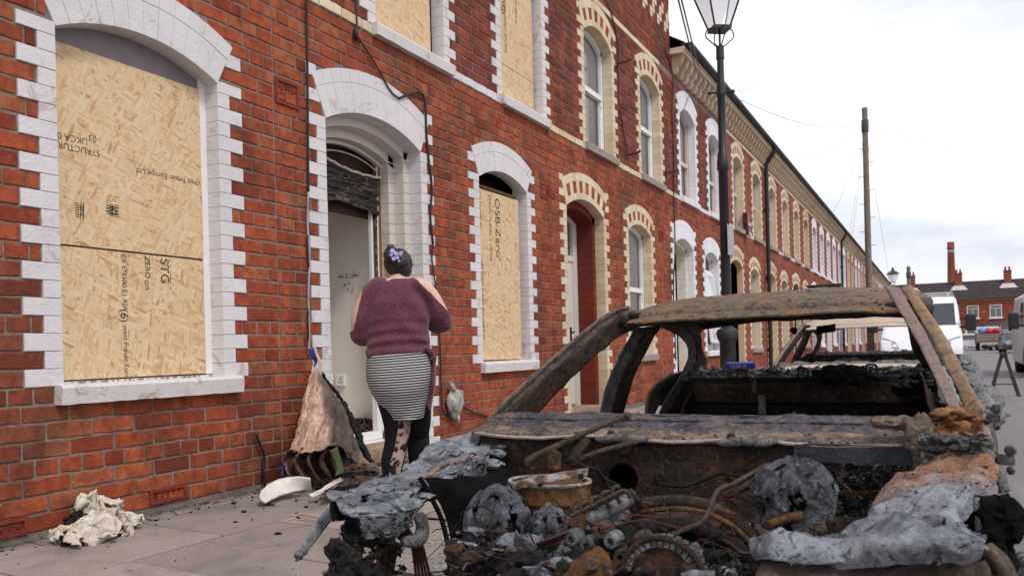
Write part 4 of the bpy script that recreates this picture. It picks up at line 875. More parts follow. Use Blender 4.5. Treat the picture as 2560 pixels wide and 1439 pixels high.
def small_car(loc, rz, pm, label, estate=False):
    t = thing('parked_car', label, 'car', loc, 'cars parked at the far end of the street'); t.rotation_euler = (0, 0, rz)
    prof = [(-2.05, .25), (-2.1, .5), (-2.0, .72), (-1.15, .92), (-.55, 1.35), (-.1, 1.46), (.75, 1.46), (1.5, 1.3), (1.95, .98), (2.08, .85), (2.08, .35), (1.9, .22)]
    hw = lambda z: .86 - max(0, z - .85)*.28; b = extruded_body(prof, hw, 1.0); b.build('body', pm, t, smooth=35)
    def patch(name, pts, mt): g = MB(); g.add(pts, [tuple(range(len(pts)))]); g.build(name, mt, t)
    for s in (-1, 1):
        x = lambda z: s*(hw(z) + .006); patch('side_window', [(x(.96), -1.0, .96), (x(.96), 1.55, .98), (x(1.36), 1.15, 1.33), (x(1.38), -.35, 1.36)], dk_glass)
        g = MB(); g.box((s*.62 - .17, -2.10, .58), (s*.62 + .17, -1.9, .72), bev=.03); g.build('headlight', chrome, t); g = MB(); g.box((s*.66 - .14, 1.95, .75), (s*.66 + .14, 2.09, .95), bev=.03); g.build('tail_light', flat('tail_red', (.3,.01,.01), .3), t)
        g = MB(); g.box((s*.95 - .08, -.75, .95), (s*.95 + .08, -.6, 1.08), bev=.03); g.build('wing_mirror', pm, t)
        for y in (-1.3, 1.3): wheel(t, s*.76, y)
    patch('windscreen', [(-.72, -1.12, .955), (.72, -1.12, .955), (.6, -.55, 1.37), (-.6, -.55, 1.37)], dk_glass); patch('rear_window', [(-.66, 1.98, 1.0), (.66, 1.98, 1.0), (.56, 1.53, 1.31), (-.56, 1.53, 1.31)], dk_glass)
    g = MB(); g.box((-.5, -2.11, .32), (.5, -2.06, .48), bev=.02); g.build('grille', blk_pl, t); return t
p = at(2428, 866, Y=88.); small_car((p.x, 88, RZ), R_(78), paint('car_white', (.78,.78,.8)), 'white car seen from the side at the far end, right of the van')
p = at(2510, 868, Y=82.); small_car((p.x, 82, RZ), R_(8), paint('car_pale', (.6,.62,.68)), 'pale silver car facing us at the far end of the street')
p = at(2538, 872, Y=66.); small_car((p.x, 66, RZ), R_(2), paint('car_dark', (.05,.05,.06)), 'dark car half hidden by the parked van at the right edge')
p = at(2472, 866, Y=80.); tk = thing('flatbed_truck', 'small flatbed truck with timber sides carrying red and blue bundles', 'truck', (p.x, 80, RZ)); 
b = MB(); b.box((-.95, -1.5, .55), (.95, 1.8, .7)); b.build('chassis', blk_pl, tk); wood_s = flat('timber_board', (.22,.15,.11), .8)
for i in range(3): b = MB(); b.box((-.95, -1.53, .72 + i*.24), (.95, -1.49, .93 + i*.24)); b.build('side_board', wood_s, tk)
for s in (-1, 1): b = MB(); b.box((s*.95 - .02, -1.5, .72), (s*.95 + .02, 1.8, 1.42)); b.build('side_panel', wood_s, tk); wheel(tk, s*.8, -.9, .34); wheel(tk, s*.8, 1.6, .34)
b = MB(); b.box((-.9, 1.85, .5), (.9, 3.2, 2.0), bev=.12); b.build('cab', paint('truck_white', (.6,.6,.62)), tk); b = MB(); b.box((-.7, -1.56, .5), (.7, -1.52, .66)); b.build('tail_strip', flat('tail_strip_pale', (.6,.45,.45)), tk)
for (dx, c, nm, lab) in ((-.45, (.12,.25,.55), 'blue', 'blue wrapped bundle on the flatbed truck'), (-.05, (.5,.03,.04), 'red', 'left red bundle on the flatbed truck'), (.55, (.5,.03,.04), 'red', 'right red bundle on the flatbed truck')):
    mb = MB(); crumple(mb, (p.x + dx, 79.2, RZ + 1.6), .33, dx*3, (1, 1, .8), .25, 3); o = mb.build('wrapped_bundle', flat(nm + '_sheet', c, .5), None, smooth=True); o['label'] = lab; o['category'] = 'bundle'; o['group'] = 'bundles on the flatbed'

def van(loc, pm, label, length=5.2, rack=True, name='white_van'):
    t = thing('van', label, 'van', loc, 'vans parked along the street')
    prof = [(.02, .35), (-.06, .5), (-.04, .8), (.12, 1.02), (.75, 1.25), (1.0, 1.38), (1.62, 2.08), (1.95, 2.24), (2.4, 2.28), (length, 2.28), (length+.05, 1.2), (length, .32), (4.4, .28), (1.8, .28)]
    hw = lambda z: 1.0 - max(0, z - 1.2)*.09 - max(0, .5 - z)*.1
    b = extruded_body(prof, hw, .9); bo = b.build('body', pm, t, smooth=32)
    def patch(name, pts, mt, par=t): g = MB(); g.add(pts, [tuple(range(len(pts)))]); return g.build(name, mt, par)
    o_ = .012; nv = Vector((0, -.72, .63)).normalized()*.012
    P = lambda x, y, z: (x + 0, y + nv.y, z + nv.z)
    patch('windscreen', [P(-.86, 1.06, 1.445), P(.86, 1.06, 1.445), P(.84, 1.60, 2.055), P(-.84, 1.60, 2.055)], dk_glass)
    for s in (-1, 1):
        x = lambda z: s*(hw(z) + .01); patch('side_window', [(x(1.4), 1.25, 1.38), (x(1.4), 2.35, 1.38), (x(2.0), 2.35, 2.02), (x(2.0), 1.75, 2.02)], dk_glass)
        g = MB(); g.add([(s*.50, -.055, .84), (s*.98, .10, .80), (s*1.0, .42, 1.02), (s*.93, .36, 1.13), (s*.62, .10, 1.02)], [(0,1,2,3,4)]); q = [(v[0]*1.003, v[1]-.02, v[2]+.01) for v in g.v]; g = MB(); g.loft([[(v[0], v[1]+.08, v[2]-.05) for v in q], q]); g.build('headlight', chrome, t, smooth=True)
        g = MB(); g.box((s*1.22 - .13, .95, 1.28), (s*1.22 + .13, 1.15, 1.72), bev=.05); mo = g.build('wing_mirror', blk_pl, t); g = MB(); g.box((s*1.05 - .1, 1.0, 1.34), (s*1.05 + .1, 1.08, 1.40)); g.box((s*1.05 - .1, 1.0, 1.58), (s*1.05 + .1, 1.08, 1.64)); g.build('mirror_arm', blk_pl, mo)
        for y in (.82, length - 1.0): wheel(t, s*.86, y, .34, .22)
        g = MB(); n = 12; g.add([(s*1.012, .82 + .44*math.cos(math.pi*k/n), .36 + .42*math.sin(math.pi*k/n)) for k in range(n+1)], [tuple(range(n+1))]); g.build('wheel_arch', blk_pl, t)
        g = MB(); g.tube([(s*.40 - .3, 1.2 - .06, 1.45), (s*.40 + .25, 1.35 - .06, 1.60)], .012, 6); g.build('wiper', blk_pl, t)
    g = MB(); g.box((-.99, -.12, .36), (.99, .18, .66), bev=.05); g.build('bumper', blk_pl, t); g = MB(); g.box((-.72, -.075, .70), (.72, -.03, .79), bev=.02); g.build('grille_bar', pm, t); g = MB(); g.box((-.68, -.10, .60), (.68, -.05, .70)); g.box((-.55, -.13, .40), (.55, -.10, .56)); g.build('grille', room_dark, t)
    g = MB(); g.box((-.10, -.085, .80), (.10, -.06, .92), bev=.01); g.build('badge', chrome, t); g = MB(); g.box((-.26, -.14, .46), (.26, -.125, .56)); g.build('number_plate', ptr, t)
    if rack:
        for x in (-.7, .7): g = MB(); g.tube([(x, 1.9, 2.36), (x, length-.3, 2.36)], .025, 8); g.build('roof_rail', chrome, t)
        for y in (2.1, 3.4, 4.7): g = MB(); g.tube([(-.85, y, 2.26), (-.8, y, 2.38), (.8, y, 2.38), (.85, y, 2.26)], .02, 8); g.build('roof_bar', chrome, t)
    return t
van((3.62, 24.6, RZ), paint('van_white', (.80,.80,.83)), 'white panel van with roof rails parked behind the burnt cars')
van((7.08, 25.0, RZ), paint('van_silver', (.42,.43,.46)), 'silver van with black mirror cut off by the right edge', rack=False)
# ---- black trestle barrier on the road
p = at(2511, 989, Z=RZ); t = thing('trestle', 'black folding trestle standing on the road between the parked cars', 'trestle', (p.x, p.y, RZ)); tm_ = flat('trestle_black', (.018,.019,.022), .5, .4)
for s in (-1, 1):
    for y in (-.14, .14): g = MB(); g.obox((s*.125, y*.6, .375), (.026, 0, 0), (0, .018, 0), (-s*.10, -y*.40, .375)); g.build('leg', tm_, t)
    g = MB(); g.tube([(s*.19, -.11, .2), (s*.19, .11, .2)], .01, 6); g.build('brace', tm_, t)
g = MB(); g.tube([(-.18, -.1, .22), (.18, -.1, .22)], .011, 6); g.build('spreader', dark_metal, t); g = MB(); g.box((-.06, -.09, .70), (.06, .09, .79), bev=.015); g.build('top', tm_, t)
# ================================================================== burnt cars
def m_burnt(name, stops, scale=5.0, ash=.35, ashc=(.42,.40,.40), soot=.5, rough=.85, flake=30, bump=.6, metal=0, stretch=(1,1,1)):
    t = NT(name, rough, .3, metal); w = t.wpos(scale=stretch); w0 = t.wpos(); f = t.noise(w, scale, 9, .72, .9); g = t.noise(w, scale*5.5, 7, .72, .5); k = t.noise(w0, flake*3, 4, .75); s = t.noise(t.wpos(scale=stretch, loc=(3,1,7)), scale*1.9, 9, .72, 1.3); v = t.noise(w, scale*2.6, 6, .7, 2.2)
    c = t.ramp(f, stops); c = t.mix(t.ramp(v, [(.54, 0), (.60, .45)]), c, stops[0][1]); c = t.mix(t.ramp(g, [(.57, 0), (.63, ash)]), c, ashc); c = t.mix(t.ramp(s, [(.51, 0), (.58, soot)]), c, (.010,.008,.008)); c = t.mix(t.ramp(k, [(.30, .6), (.40, 0)]), c, (.02,.013,.010)); c = t.mix(t.ramp(k, [(.68, 0), (.76, ash)]), c, ashc)
    t.bump(t.math('ADD', t.math('MULTIPLY', g, .9), t.math('ADD', t.math('MULTIPLY', k, .5), v)), bump, .012); return t.out(c, t.ramp(g, [(.3, .95), (.8, rough-.25)]))
roof_rust = m_burnt('burnt_roof_rust', [(.30, (.045,.038,.036)), (.40, (.13,.10,.082)), (.50, (.22,.165,.115)), (.57, (.29,.15,.048)), (.64, (.22,.165,.125)), (.74, (.15,.13,.12)), (.84, (.30,.18,.08))], 12, .42, (.36,.29,.22), .5, .7, 40, .9, stretch=(.8, 1, 1.1))
pillar_m = m_burnt('scorched_pillar', [(.32, (.025,.021,.022)), (.44, (.075,.062,.060)), (.54, (.13,.095,.080)), (.64, (.16,.085,.038)), (.76, (.10,.09,.095))], 9, .25, (.24,.22,.22), .55, .55)
pillar_r = m_burnt('rusted_pillar', [(.32, (.12,.095,.085)), (.44, (.24,.17,.115)), (.54, (.32,.19,.085)), (.64, (.27,.19,.15)), (.78, (.19,.155,.15))], 9, .35, (.36,.31,.27), .35, .65)
cowl_m = m_burnt('heat_tinted_steel', [(.30, (.012,.012,.016)), (.42, (.045,.045,.058)), (.52, (.085,.080,.095)), (.60, (.15,.10,.08)), (.70, (.075,.078,.10)), (.8, (.03,.033,.044))], 9, .32, (.30,.27,.26), .6, .42, stretch=(1, 1, 1))
bar_m = m_burnt('pinkish_scorched_strip', [(.3, (.13,.09,.085)), (.48, (.22,.16,.15)), (.6, (.26,.165,.125)), (.78, (.23,.20,.22))], 9, .3, (.36,.32,.32), .25, .6)
dark_rust = m_burnt('dark_rust', [(.32, (.008,.007,.007)), (.45, (.022,.014,.011)), (.55, (.055,.024,.012)), (.63, (.105,.040,.014)), (.72, (.045,.026,.018)), (.82, (.018,.016,.018))], 11, .38, (.20,.165,.145), .7, .48)
rust_o = m_burnt('orange_rust', [(.32, (.03,.018,.013)), (.46, (.11,.048,.018)), (.57, (.20,.085,.026)), (.68, (.26,.135,.06)), (.8, (.09,.06,.045))], 11, .3, (.30,.26,.23), .55, .65)
char_m = m_burnt('charred_black', [(.3, (.004,.004,.004)), (.55, (.010,.009,.009)), (.7, (.022,.017,.015)), (.82, (.008,.008,.009))], 12, .28, (.085,.078,.078), .4, .75)
ash_m = m_burnt('blue_grey_ash', [(.30, (.045,.047,.055)), (.40, (.13,.137,.155)), (.50, (.235,.25,.28)), (.60, (.33,.345,.38)), (.70, (.21,.225,.26)), (.82, (.11,.12,.14))], 4.5, .35, (.55,.55,.58), .5, .62, 26, .8, metal=.35)
ash2_m = m_burnt('pale_ash', [(.30, (.045,.042,.042)), (.44, (.15,.14,.137)), (.56, (.27,.255,.25)), (.68, (.16,.145,.14)), (.8, (.07,.06,.06))], 16, .5, (.42,.41,.41), .65, .9, 40, 1.0)
wingr_m = m_burnt('pink_grey_scorched_wing', [(.30, (.08,.068,.07)), (.42, (.22,.165,.14)), (.52, (.33,.17,.105)), (.62, (.28,.22,.205)), (.72, (.18,.155,.165)), (.82, (.34,.25,.2))], 9, .4, (.44,.39,.36), .4, .65)
alu = m_burnt('molten_alloy', [(.32, (.05,.05,.054)), (.5, (.17,.17,.18)), (.66, (.30,.295,.295)), (.8, (.12,.115,.115))], 14, .4, (.42,.41,.40), .55, .42, metal=.35)
soot_shade = flat('soot_and_shade_black', (.005,.005,.005), .95, .08, var=.5, scale=20)  # soot, with the deep shade of the car's recesses put into the colour
copper = flat('bare_copper_wire', (.075,.02,.016), .6, .4, .3, var=.6, scale=20)
hood2_m = m_burnt('sandy_burnt_bonnet', [(.3, (.40,.32,.25)), (.6, (.54,.44,.35)), (.8, (.46,.38,.33))], 3, .3, (.5,.45,.4), .08, .8, 30, .2)

def crv(pts, Xs, n, axis='X'):
    P = [at(x, y, **{axis: (Xs if not isinstance(Xs, (list, tuple)) else Xs[i])}) for i, (x, y) in enumerate(pts)]; return spline(P, n)
def sheet(name, rows, mt, parent, thick=.012, nu=24, nv=None, amp=0, sc=6, seed=0, rag=0, ridge=None, flakes=0, fsize=.016, fmat=None, off=Vector((0,0,0)), smooth=40, dirv=None, **tags):
    """surface lofted through several guide curves (lists of points), crumpled by noise, with real thickness"""
    cs = [spline(r, nu) for r in rows]; nv = nv or 4*(len(rows)-1)
    cols = [spline([c[i] for c in cs], nv) for i in range(nu+1)]
    def fn(u, v):
        p = cols[round(u*nu)][round(v*nv)]
        if amp:
            d = nzv(p, sc, seed)*amp + nzv(p, sc*3.1, seed+5)*amp*.4
            if dirv is not None: d = dirv*(d.x + d.y)
            rd = amp*.6 if ridge is None else ridge
            if rd: d = d + V((.25, -.55, .8))*rd*((1 - 2.4*abs(nz(p, sc*1.5, seed+11))) + .5*(1 - 2.4*abs(nz(p, sc*3.7, seed+17))))
            p = p + d
        return p + off
    mb = MB(); keep = None
    if rag: keep = lambda u, v: frac((u*7, v*5, seed), 1.3, seed) < rag
    mb.grid(fn, nu, nv, keep=keep)
    o = mb.build(name, mt, parent, smooth=smooth, **tags)
    if parent is not None: local(parent, o)
    s = o.modifiers.new('s', 'SOLIDIFY'); s.thickness = thick; s.offset = 0
    if flakes:
        fb = MB(); g = random.Random(int(seed*10) + flakes)
        for i in range(flakes):
            u, v = g.randint(1, nu-1)/nu, g.randint(1, nv-1)/nv
            if keep and not keep(u, v): continue
            p = fn(u, v) + V((g.uniform(-.006,.006), g.uniform(-.006,.006), g.uniform(0, .006))); flake(fb, p, g.uniform(.25, 1)*fsize, g)
        q = fb.build('ash_flakes', fmat or mt, parent, kind='stuff')
        if parent is not None: local(parent, q)
    return o
def flake(mb, p, r, g):           # thin curled chip with an irregular broken outline
    n = g.randint(5, 7); a = V((g.uniform(-1,1), g.uniform(-1,1), g.uniform(-.5,.5))).normalized(); b = a.cross(V((g.uniform(-.6,.6), g.uniform(-.6,.6), 1))).normalized(); c = a.cross(b); cu = g.uniform(-.5, .5)
    ring_ = []
    for k in range(n):
        t = 2*math.pi*k/n + g.uniform(-.3, .3); q = r*g.uniform(.55, 1.2); x, y = q*math.cos(t), q*.7*math.sin(t); ring_.append(p + a*x + b*y + c*(cu*x*x/r))
    mb.add([p + c*r*.12] + ring_, [(0, 1+k, 1+(k+1) % n) for k in range(n)])
V = Vector
pale_p = m_burnt('pale_burnt_pillar', [(.3, (.16,.13,.115)), (.5, (.30,.25,.22)), (.7, (.36,.33,.32)), (.85, (.22,.19,.17))], 8, .4, (.46,.42,.4), .2, .7)
def shell(car, off, detail):
    o = Vector(off); S = lambda *a, **k: sheet(*a, off=o, **k)
    # roof: guide rows front to back
    def xr(y, z, drop, xl=2.66, xr_=3.93): return [V((xl, y+.05, z-drop)), V((xl+.14, y+.01, z-drop*.35)), V((3.0, y, z-.004)), V((3.32, y-.005, z)), V((3.62, y, z+.002)), V((xr_-.10, y+.02, z-drop*.2)), V((xr_, y+.06, z-drop*.8))]
    S('roof', [xr(3.655, .985, .02), xr(3.69, 1.000, .02), xr(3.72, 1.012, .025), xr(3.735, 1.035, .03), xr(3.80, 1.060, .045), xr(4.0, 1.095, .065, 2.62, 3.97), xr(4.35, 1.122, .08, 2.60, 3.99), xr(4.8, 1.118, .08, 2.60, 3.99), xr(5.1, 1.095, .07, 2.63, 3.96), xr(5.22, 1.06, .05, 2.66, 3.93)], roof_rust if detail else hood2_m, car, thick=.012, nu=64, nv=60, amp=.006 if detail else .004, sc=6, ridge=.003, seed=off[1], flakes=500 if detail else 0, fsize=.012)
    # header and rear header boxes, roof rails
    mb = MB(); mb.tube([V((x, 3.76, 1.004 + .012*math.sin((x-2.7)*2.6))) + o for x in (2.70, 3.0, 3.3, 3.6, 3.9)], .028, 8); local(car, mb.build('roof_beam', char_m, car, smooth=True)); mb = MB(); mb.tube([V((x, 5.16, 1.03 + .02*math.sin((x-2.7)*2.6))) + o for x in (2.68, 3.0, 3.3, 3.6, 3.92)], [.065,.045,.032,.028,.04], 8); local(car, mb.build('roof_beam', char_m, car, smooth=True))
    for s, xs in ((0, (2.69, 2.64, 2.64, 2.68)), (1, (3.92, 3.96, 3.96, 3.93))):
        mb = MB(); mb.tube(spline([V((xs[0], 3.66, 1.0)) + o, V((xs[1], 4.1, 1.02)) + o, V((xs[2], 4.7, 1.01)) + o, V((xs[3], 5.12, .97)) + o], 14), .038, 8); local(car, mb.build('roof_rail', dark_rust, car, smooth=True))
    # left A pillar: outer strip and inner flange
    xA = [2.54, 2.57, 2.62, 2.665, 2.69, 2.70]
    e1 = crv([(1222, 1052), (1300, 975), (1400, 885), (1480, 818), (1535, 780), (1575, 769)], xA, 24); e2 = crv([(1262, 1056), (1337, 985), (1432, 905), (1510, 840), (1560, 803), (1592, 786)], xA, 24); e3 = crv([(1330, 1050), (1400, 975), (1470, 905), (1545, 845), (1600, 818), (1650, 806)], [x+.02 for x in xA], 24)
    e2 = [a.lerp(b, .55) for a, b in zip(e1, e2)]
    S('front_pillar', [e1, [a.lerp(b, .35) + V((-.012, -.004, .004)) for a, b in zip(e1, e2)], e2], pillar_m if detail else pale_p, car, thick=.007, nu=40, nv=10, amp=.004, sc=14, ridge=.002)
    S('pillar_flange', [[p + V((.002, .004, .002)) for p in e2], e3], dark_rust, car, thick=.006, nu=40, nv=8, amp=.005, sc=12)
    mb = MB(); mb.tube([p + o + V((-.004, -.012, 0)) for p in e2], .006, 6); local(car, mb.build('pillar_seam', pillar_m, car, smooth=True)); mb = MB(); mb.tube([p + o + V((-.006, -.006, .004)) for p in e1], .005, 6); local(car, mb.build('pillar_seam', roof_rust, car, smooth=True))
    if detail:
        for i in (4, 6, 8, 11, 13, 17):
            q = e2[i].lerp(e3[i], .45); mb = MB(); mb.lathe([(.009, -.008), (.009, .004)], q + o + V((0, -.004, 0)), 10, axis='y'); local(car, mb.build('trim_hole', room_dark, car))
    # left centre pillar
    xB = [2.68, 2.66, 2.61, 2.55, 2.50, 2.47, 2.46]
    b1 = crv([(1588, 820), (1572, 850), (1542, 905), (1516, 965), (1498, 1045), (1490, 1110), (1486, 1200)], xB, 20); b2 = crv([(1612, 818), (1592, 865), (1560, 925), (1540, 985), (1528, 1045), (1524, 1110), (1520, 1200)], xB, 20); b3 = crv([(1652, 815), (1622, 865), (1588, 930), (1570, 990), (1556, 1045), (1552, 1110), (1548, 1200)], [x+.03 for x in xB], 20)
    S('centre_pillar', [b1, [a.lerp(b, .5) + V((-.014, -.004, 0)) for a, b in zip(b1, b2)], b2], ash2_m if detail else pillar_m, car, thick=.007, nu=24, nv=6, amp=.004, sc=12); S('pillar_flange', [b2, b3], dark_rust, car, thick=.008, nu=24, nv=4, amp=.006, sc=10)
    # left rear pillar with its oval window edge
    xC = [2.70, 2.71, 2.71, 2.68, 2.62, 2.56, 2.50, 2.48]
    c0 = crv([(1612, 812), (1665, 822), (1708, 848), (1722, 882), (1712, 920), (1680, 972), (1642, 1046), (1628, 1120)], xC, 24); c1 = crv([(1640, 806), (1700, 815), (1728, 842), (1740, 880), (1730, 925), (1700, 975), (1668, 1046), (1658, 1120)], xC, 24); c2 = crv([(1700, 800), (1742, 808), (1752, 842), (1756, 876), (1768, 906), (1755, 960), (1728, 1046), (1720, 1120)], [x+.02 for x in xC], 24)
    S('rear_pillar', [c0, [a.lerp(b, .5) + V((-.012, -.008, 0)) for a, b in zip(c0, c1)], c1], ash2_m if detail else dark_rust, car, thick=.007, nu=30, nv=5, amp=.004, sc=12); S('pillar_flange', [c1, c2], dark_rust, car, thick=.008, nu=30, nv=6, amp=.006, sc=9)
    # right side pillars
    a1 = [at(2252, 722, Y=3.66), at(2330, 850, Y=3.2), at(2395, 980, Y=2.75), at(2432, 1078, Y=2.52)]; a2 = [at(2278, 722, Y=3.70), at(2362, 850, Y=3.24), at(2420, 965, Y=2.80), at(2458, 1030, Y=2.55), ]
    S('front_pillar', [a1, [a.lerp(b, .5) + V((.012, -.02, .012)) for a, b in zip(a1, a2)], a2, [p + V((.012, .045, -.02)) for p in a2]], pillar_r, car, thick=.008, nu=40, nv=12, amp=.004, sc=14, ridge=.002)
    q = [V((3.92, 4.10, .99)), V((4.0, 4.08, .76)), V((4.1, 4.05, .5)), V((4.13, 4.0, .1))]; S('centre_pillar', [[p + V((0, -.05, 0)) for p in q], [p + V((.02, 0, 0)) for p in q], [p + V((0, .06, 0)) for p in q]], dark_rust, car, thick=.03, nu=16, nv=6, amp=.005, sc=9)
    q = [V((3.93, 5.05, .98)), V((3.96, 5.1, .8)), V((4.08, 5.15, .6)), V((4.12, 5.2, .3))]; S('rear_pillar', [[p + V((0, -.16, 0)) for p in q], [p + V((.02, 0, 0)) for p in q], [p + V((-.06, .12, 0)) for p in q]], dark_rust, car, thick=.03, nu=16, nv=6, amp=.006, sc=9)
    # lower body: sills, floor, rear quarters, tail panel
    for x in (2.46, 4.13):
        mb = MB(); mb.box((x-.06, 2.75, -.06), (x+.06, 4.75, .07), bev=.02); mb.v = [tuple(V(p) + o) for p in mb.v]; local(car, mb.build('sill', dark_rust, car))
        S('rear_quarter', [[V((x, 4.75 + i*.13, zt)) for i, zt in enumerate((.30, .44, .50, .46, .36, .36, .40))], [V((x, 4.8 + i*.13, .58)) for i in range(7)], [V((x + (.10 if x < 3 else -.10), 4.95 + i*.10, .70)) for i in range(7)]], pillar_r if x > 3 else pillar_m, car, thick=.015, nu=20, nv=10, amp=.008, sc=7)
    mb = MB(); mb.box((2.46, 2.6, -.07), (4.13, 5.7, -.04)); mb.v = [tuple(V(p) + o) for p in mb.v]; local(car, mb.build('floor_pan', char_m, car))
    S('tailgate_panel', [[V((x, 5.72, .05)) for x in (2.5, 2.9, 3.3, 3.7, 4.1)], [V((x, 5.70, .4)) for x in (2.5, 2.9, 3.3, 3.7, 4.1)], [V((x, 5.55, .69)) for x in (2.56, 2.9, 3.3, 3.7, 4.04)]], dark_rust, car, thick=.02, nu=20, nv=8, amp=.01)
    for x in (2.56, 4.03):
        for y in (2.10, 4.98):
            mb = MB(); s = -1 if x < 3 else 1; mb.lathe([(.05, s*.08), (.09, s*.085), (.10, s*.05), (.175, s*.06), (.19, s*.08), (.195, s*.09), (.185, -s*.08), (.16, -s*.08), (.15, s*.02)], (x + o.x, y + o.y, .0), 24, axis='x'); local(car, mb.build('wheel_rim', alu, car, smooth=40))
    # rear bench frame and parcel shelf
    S('seat_frame', [[V((x, 5.02, -.02)) for x in (2.60, 3.3, 4.0)], [V((x, 5.0, .50)) for x in (2.64, 3.3, 3.98)], [V((x, 4.985, .52)) for x in (2.66, 3.3, 3.96)], [V((x, 4.96, .655)) for x in (2.66, 3.3, 3.96)], [V((x, 4.99, .665)) for x in (2.66, 3.3, 3.96)]], char_m, car, thick=.015, nu=30, nv=16, amp=.005, sc=8)
    mb = MB(); mb.box((2.70, 4.93, .53), (3.94, 4.97, .645), bev=.01); mb.v = [tuple(V(p) + o) for p in mb.v]; local(car, mb.build('seat_crossbar', dark_rust, car))
    def shelf(u, v):
        p = V((lerp(2.62, 3.99, u), lerp(4.96, 5.42, v), 0)); p.z = .655 + .05*v + .022*frac(p, 9, 2.2) + .014*abs(nz(p, 24, 1)) + .03*max(0, u-.7); return p + o
    mb = MB(); mb.grid(shelf, 110, 44); local(car, mb.build('parcel_shelf', ash2_m, car, smooth=False))
    fb = MB(); g = random.Random(int(off[1]) + 4)
    for i in range(1100 if detail else 200): flake(fb, shelf(g.random(), g.random()) + V((0, 0, g.uniform(0, .012))), g.uniform(.008, .03), g)
    local(car, fb.build('ash_flakes', ash_m, car, kind='stuff'))
car1 = thing('burnt_car', 'burnt out rusty car shell with no bonnet or doors in the foreground', 'car', (3.3, 3.5, RZ), 'burnt out cars')
shell(car1, (0, 0, 0), True)
car2 = thing('burnt_car', 'second burnt out car with a sandy bonnet, parked behind the first wreck', 'car', (3.3, 10.1, RZ), 'burnt out cars')
shell(car2, (0, 6.0, .03), False)
def hood2(u, v):
    p = V((lerp(2.50, 4.10, u), lerp(7.65, 8.85, v), 0)); p.z = .47 + .15*v**.6 + .03*math.sin(math.pi*u) + .012*nz(p, 2.2, 3); return p
mb = MB(); mb.grid(hood2, 40, 24); o = local(car2, mb.build('bonnet', hood2_m, car2, smooth=True)); s = o.modifiers.new('s', 'SOLIDIFY'); s.thickness = .02
sheet('cowl', [[V((x, 8.82, .62)) for x in (2.5, 3.3, 4.1)], [V((x, 8.9, .66)) for x in (2.52, 3.3, 4.08)]], ash2_m, car2, amp=.02, sc=9, nu=40)
for xx in (2.48, 4.12): sheet('front_wing', [[V((xx, y, .1)) for y in (7.7, 8.2, 8.7)], [V((xx, y, .48)) for y in (7.7, 8.2, 8.7)], [V((xx + (.05 if xx < 3 else -.05), y, .5 + (y-7.6)*.1)) for y in (7.7, 8.2, 8.7)]], pillar_r, car2, amp=.01)
sheet('nose_panel', [[V((x, 7.6, .05)) for x in (2.5, 3.3, 4.1)], [V((x, 7.57, .3)) for x in (2.5, 3.3, 4.1)], [V((x, 7.65, .47)) for x in (2.52, 3.3, 4.08)]], dark_rust, car2, amp=.015)
mb = MB(); n = 60
for i in range(46): crumple(mb, (random.uniform(2.75, 3.95), random.uniform(9.3, 11.0), random.uniform(.45, .66)), random.uniform(.04, .10), i, (1, 1, .7), .5, 2)
local(car2, mb.build('charred_seats', char_m, car2, kind='stuff'))

# ------------------------------------------------------------------ foreground wreck: the rest of it
# scuttle / cowl under the windscreen opening
cx = (2.56, 2.75, 3.0, 3.3, 3.6, 3.85, 4.0)
sheet('cowl', [[V((x, 2.73, .600)) for x in cx], [V((x, 2.705, .636 + .004*math.sin(x*9))) for x in cx], [V((x, 2.66, .634)) for x in cx], [V((x, 2.60, .612)) for x in cx], [V((x, 2.565, .604)) for x in cx], [V((x, 2.555, .598)) for x in cx]], cowl_m, car1, thick=.006, nu=120, nv=40, amp=.007, sc=10, ridge=.003, flakes=260, fsize=.010)
sheet('cowl_edge', [[V((x, 2.566, .605)) for x in cx], [V((x, 2.53, .601)) for x in cx], [V((x, 2.50, .592 + .006*math.sin(x*13))) for x in cx], [V((x, 2.493, .576 + .006*math.sin(x*13))) for x in cx]], m_burnt('tan_scorched_edge', [(.3, (.025,.022,.022)), (.42, (.09,.068,.06)), (.52, (.20,.135,.095)), (.62, (.30,.23,.185)), (.74, (.12,.085,.07)), (.84, (.05,.046,.05))], 14, .45, (.46,.40,.36), .5, .6, stretch=(.85, 1, 1)), car1, thick=.006, nu=120, nv=16, amp=.006, sc=12, ridge=.002, flakes=120, fsize=.009)
lip = MB(); lip.tube([V((lerp(2.58, 3.93, i/60), 2.488, .583 + .006*math.sin(lerp(2.58, 3.93, i/60)*13) + .003*nz((i*.4, 0, 0), 1))) for i in range(61)], .0065, 6); local(car1, lip.build('cowl_lip', m_burnt('pale_scorched_edge', [(.3, (.20,.14,.10)), (.5, (.42,.34,.28)), (.7, (.55,.5,.46))], 14, .4, (.6,.56,.52), .1), car1, smooth=True))
for (xa, xb, y_) in ((1488, 1622, 1096), (1788, 1945, 1104)):
    P = [at(lerp(xa, xb, i/10), y_ + 2*math.sin(i), Y=2.475) for i in range(11)]; mb = MB(); mb.tube(P, [.004, .011, .014, .015, .014, .015, .016, .014, .013, .010, .004], 8); local(car1, mb.build('seal_remnant', ash2_m, car1, smooth=True)); b = at(xa + 40, y_ - 12, Y=2.49); mb = MB(); mb.lathe([(.013, -.01), (.013, .004), (.009, .012)], b, 6); local(car1, mb.build('bolt', dark_rust, car1))
for yy, zz in ((2.695, .642), (2.63, .630)):
    mb = MB(); mb.tube([V((lerp(2.58, 3.98, i/50), yy, zz + .004*nz((i*.3, 0, 0), 1, 2))) for i in range(51)], .0045, 6); local(car1, mb.build('cowl_bead', cowl_m, car1, smooth=True))
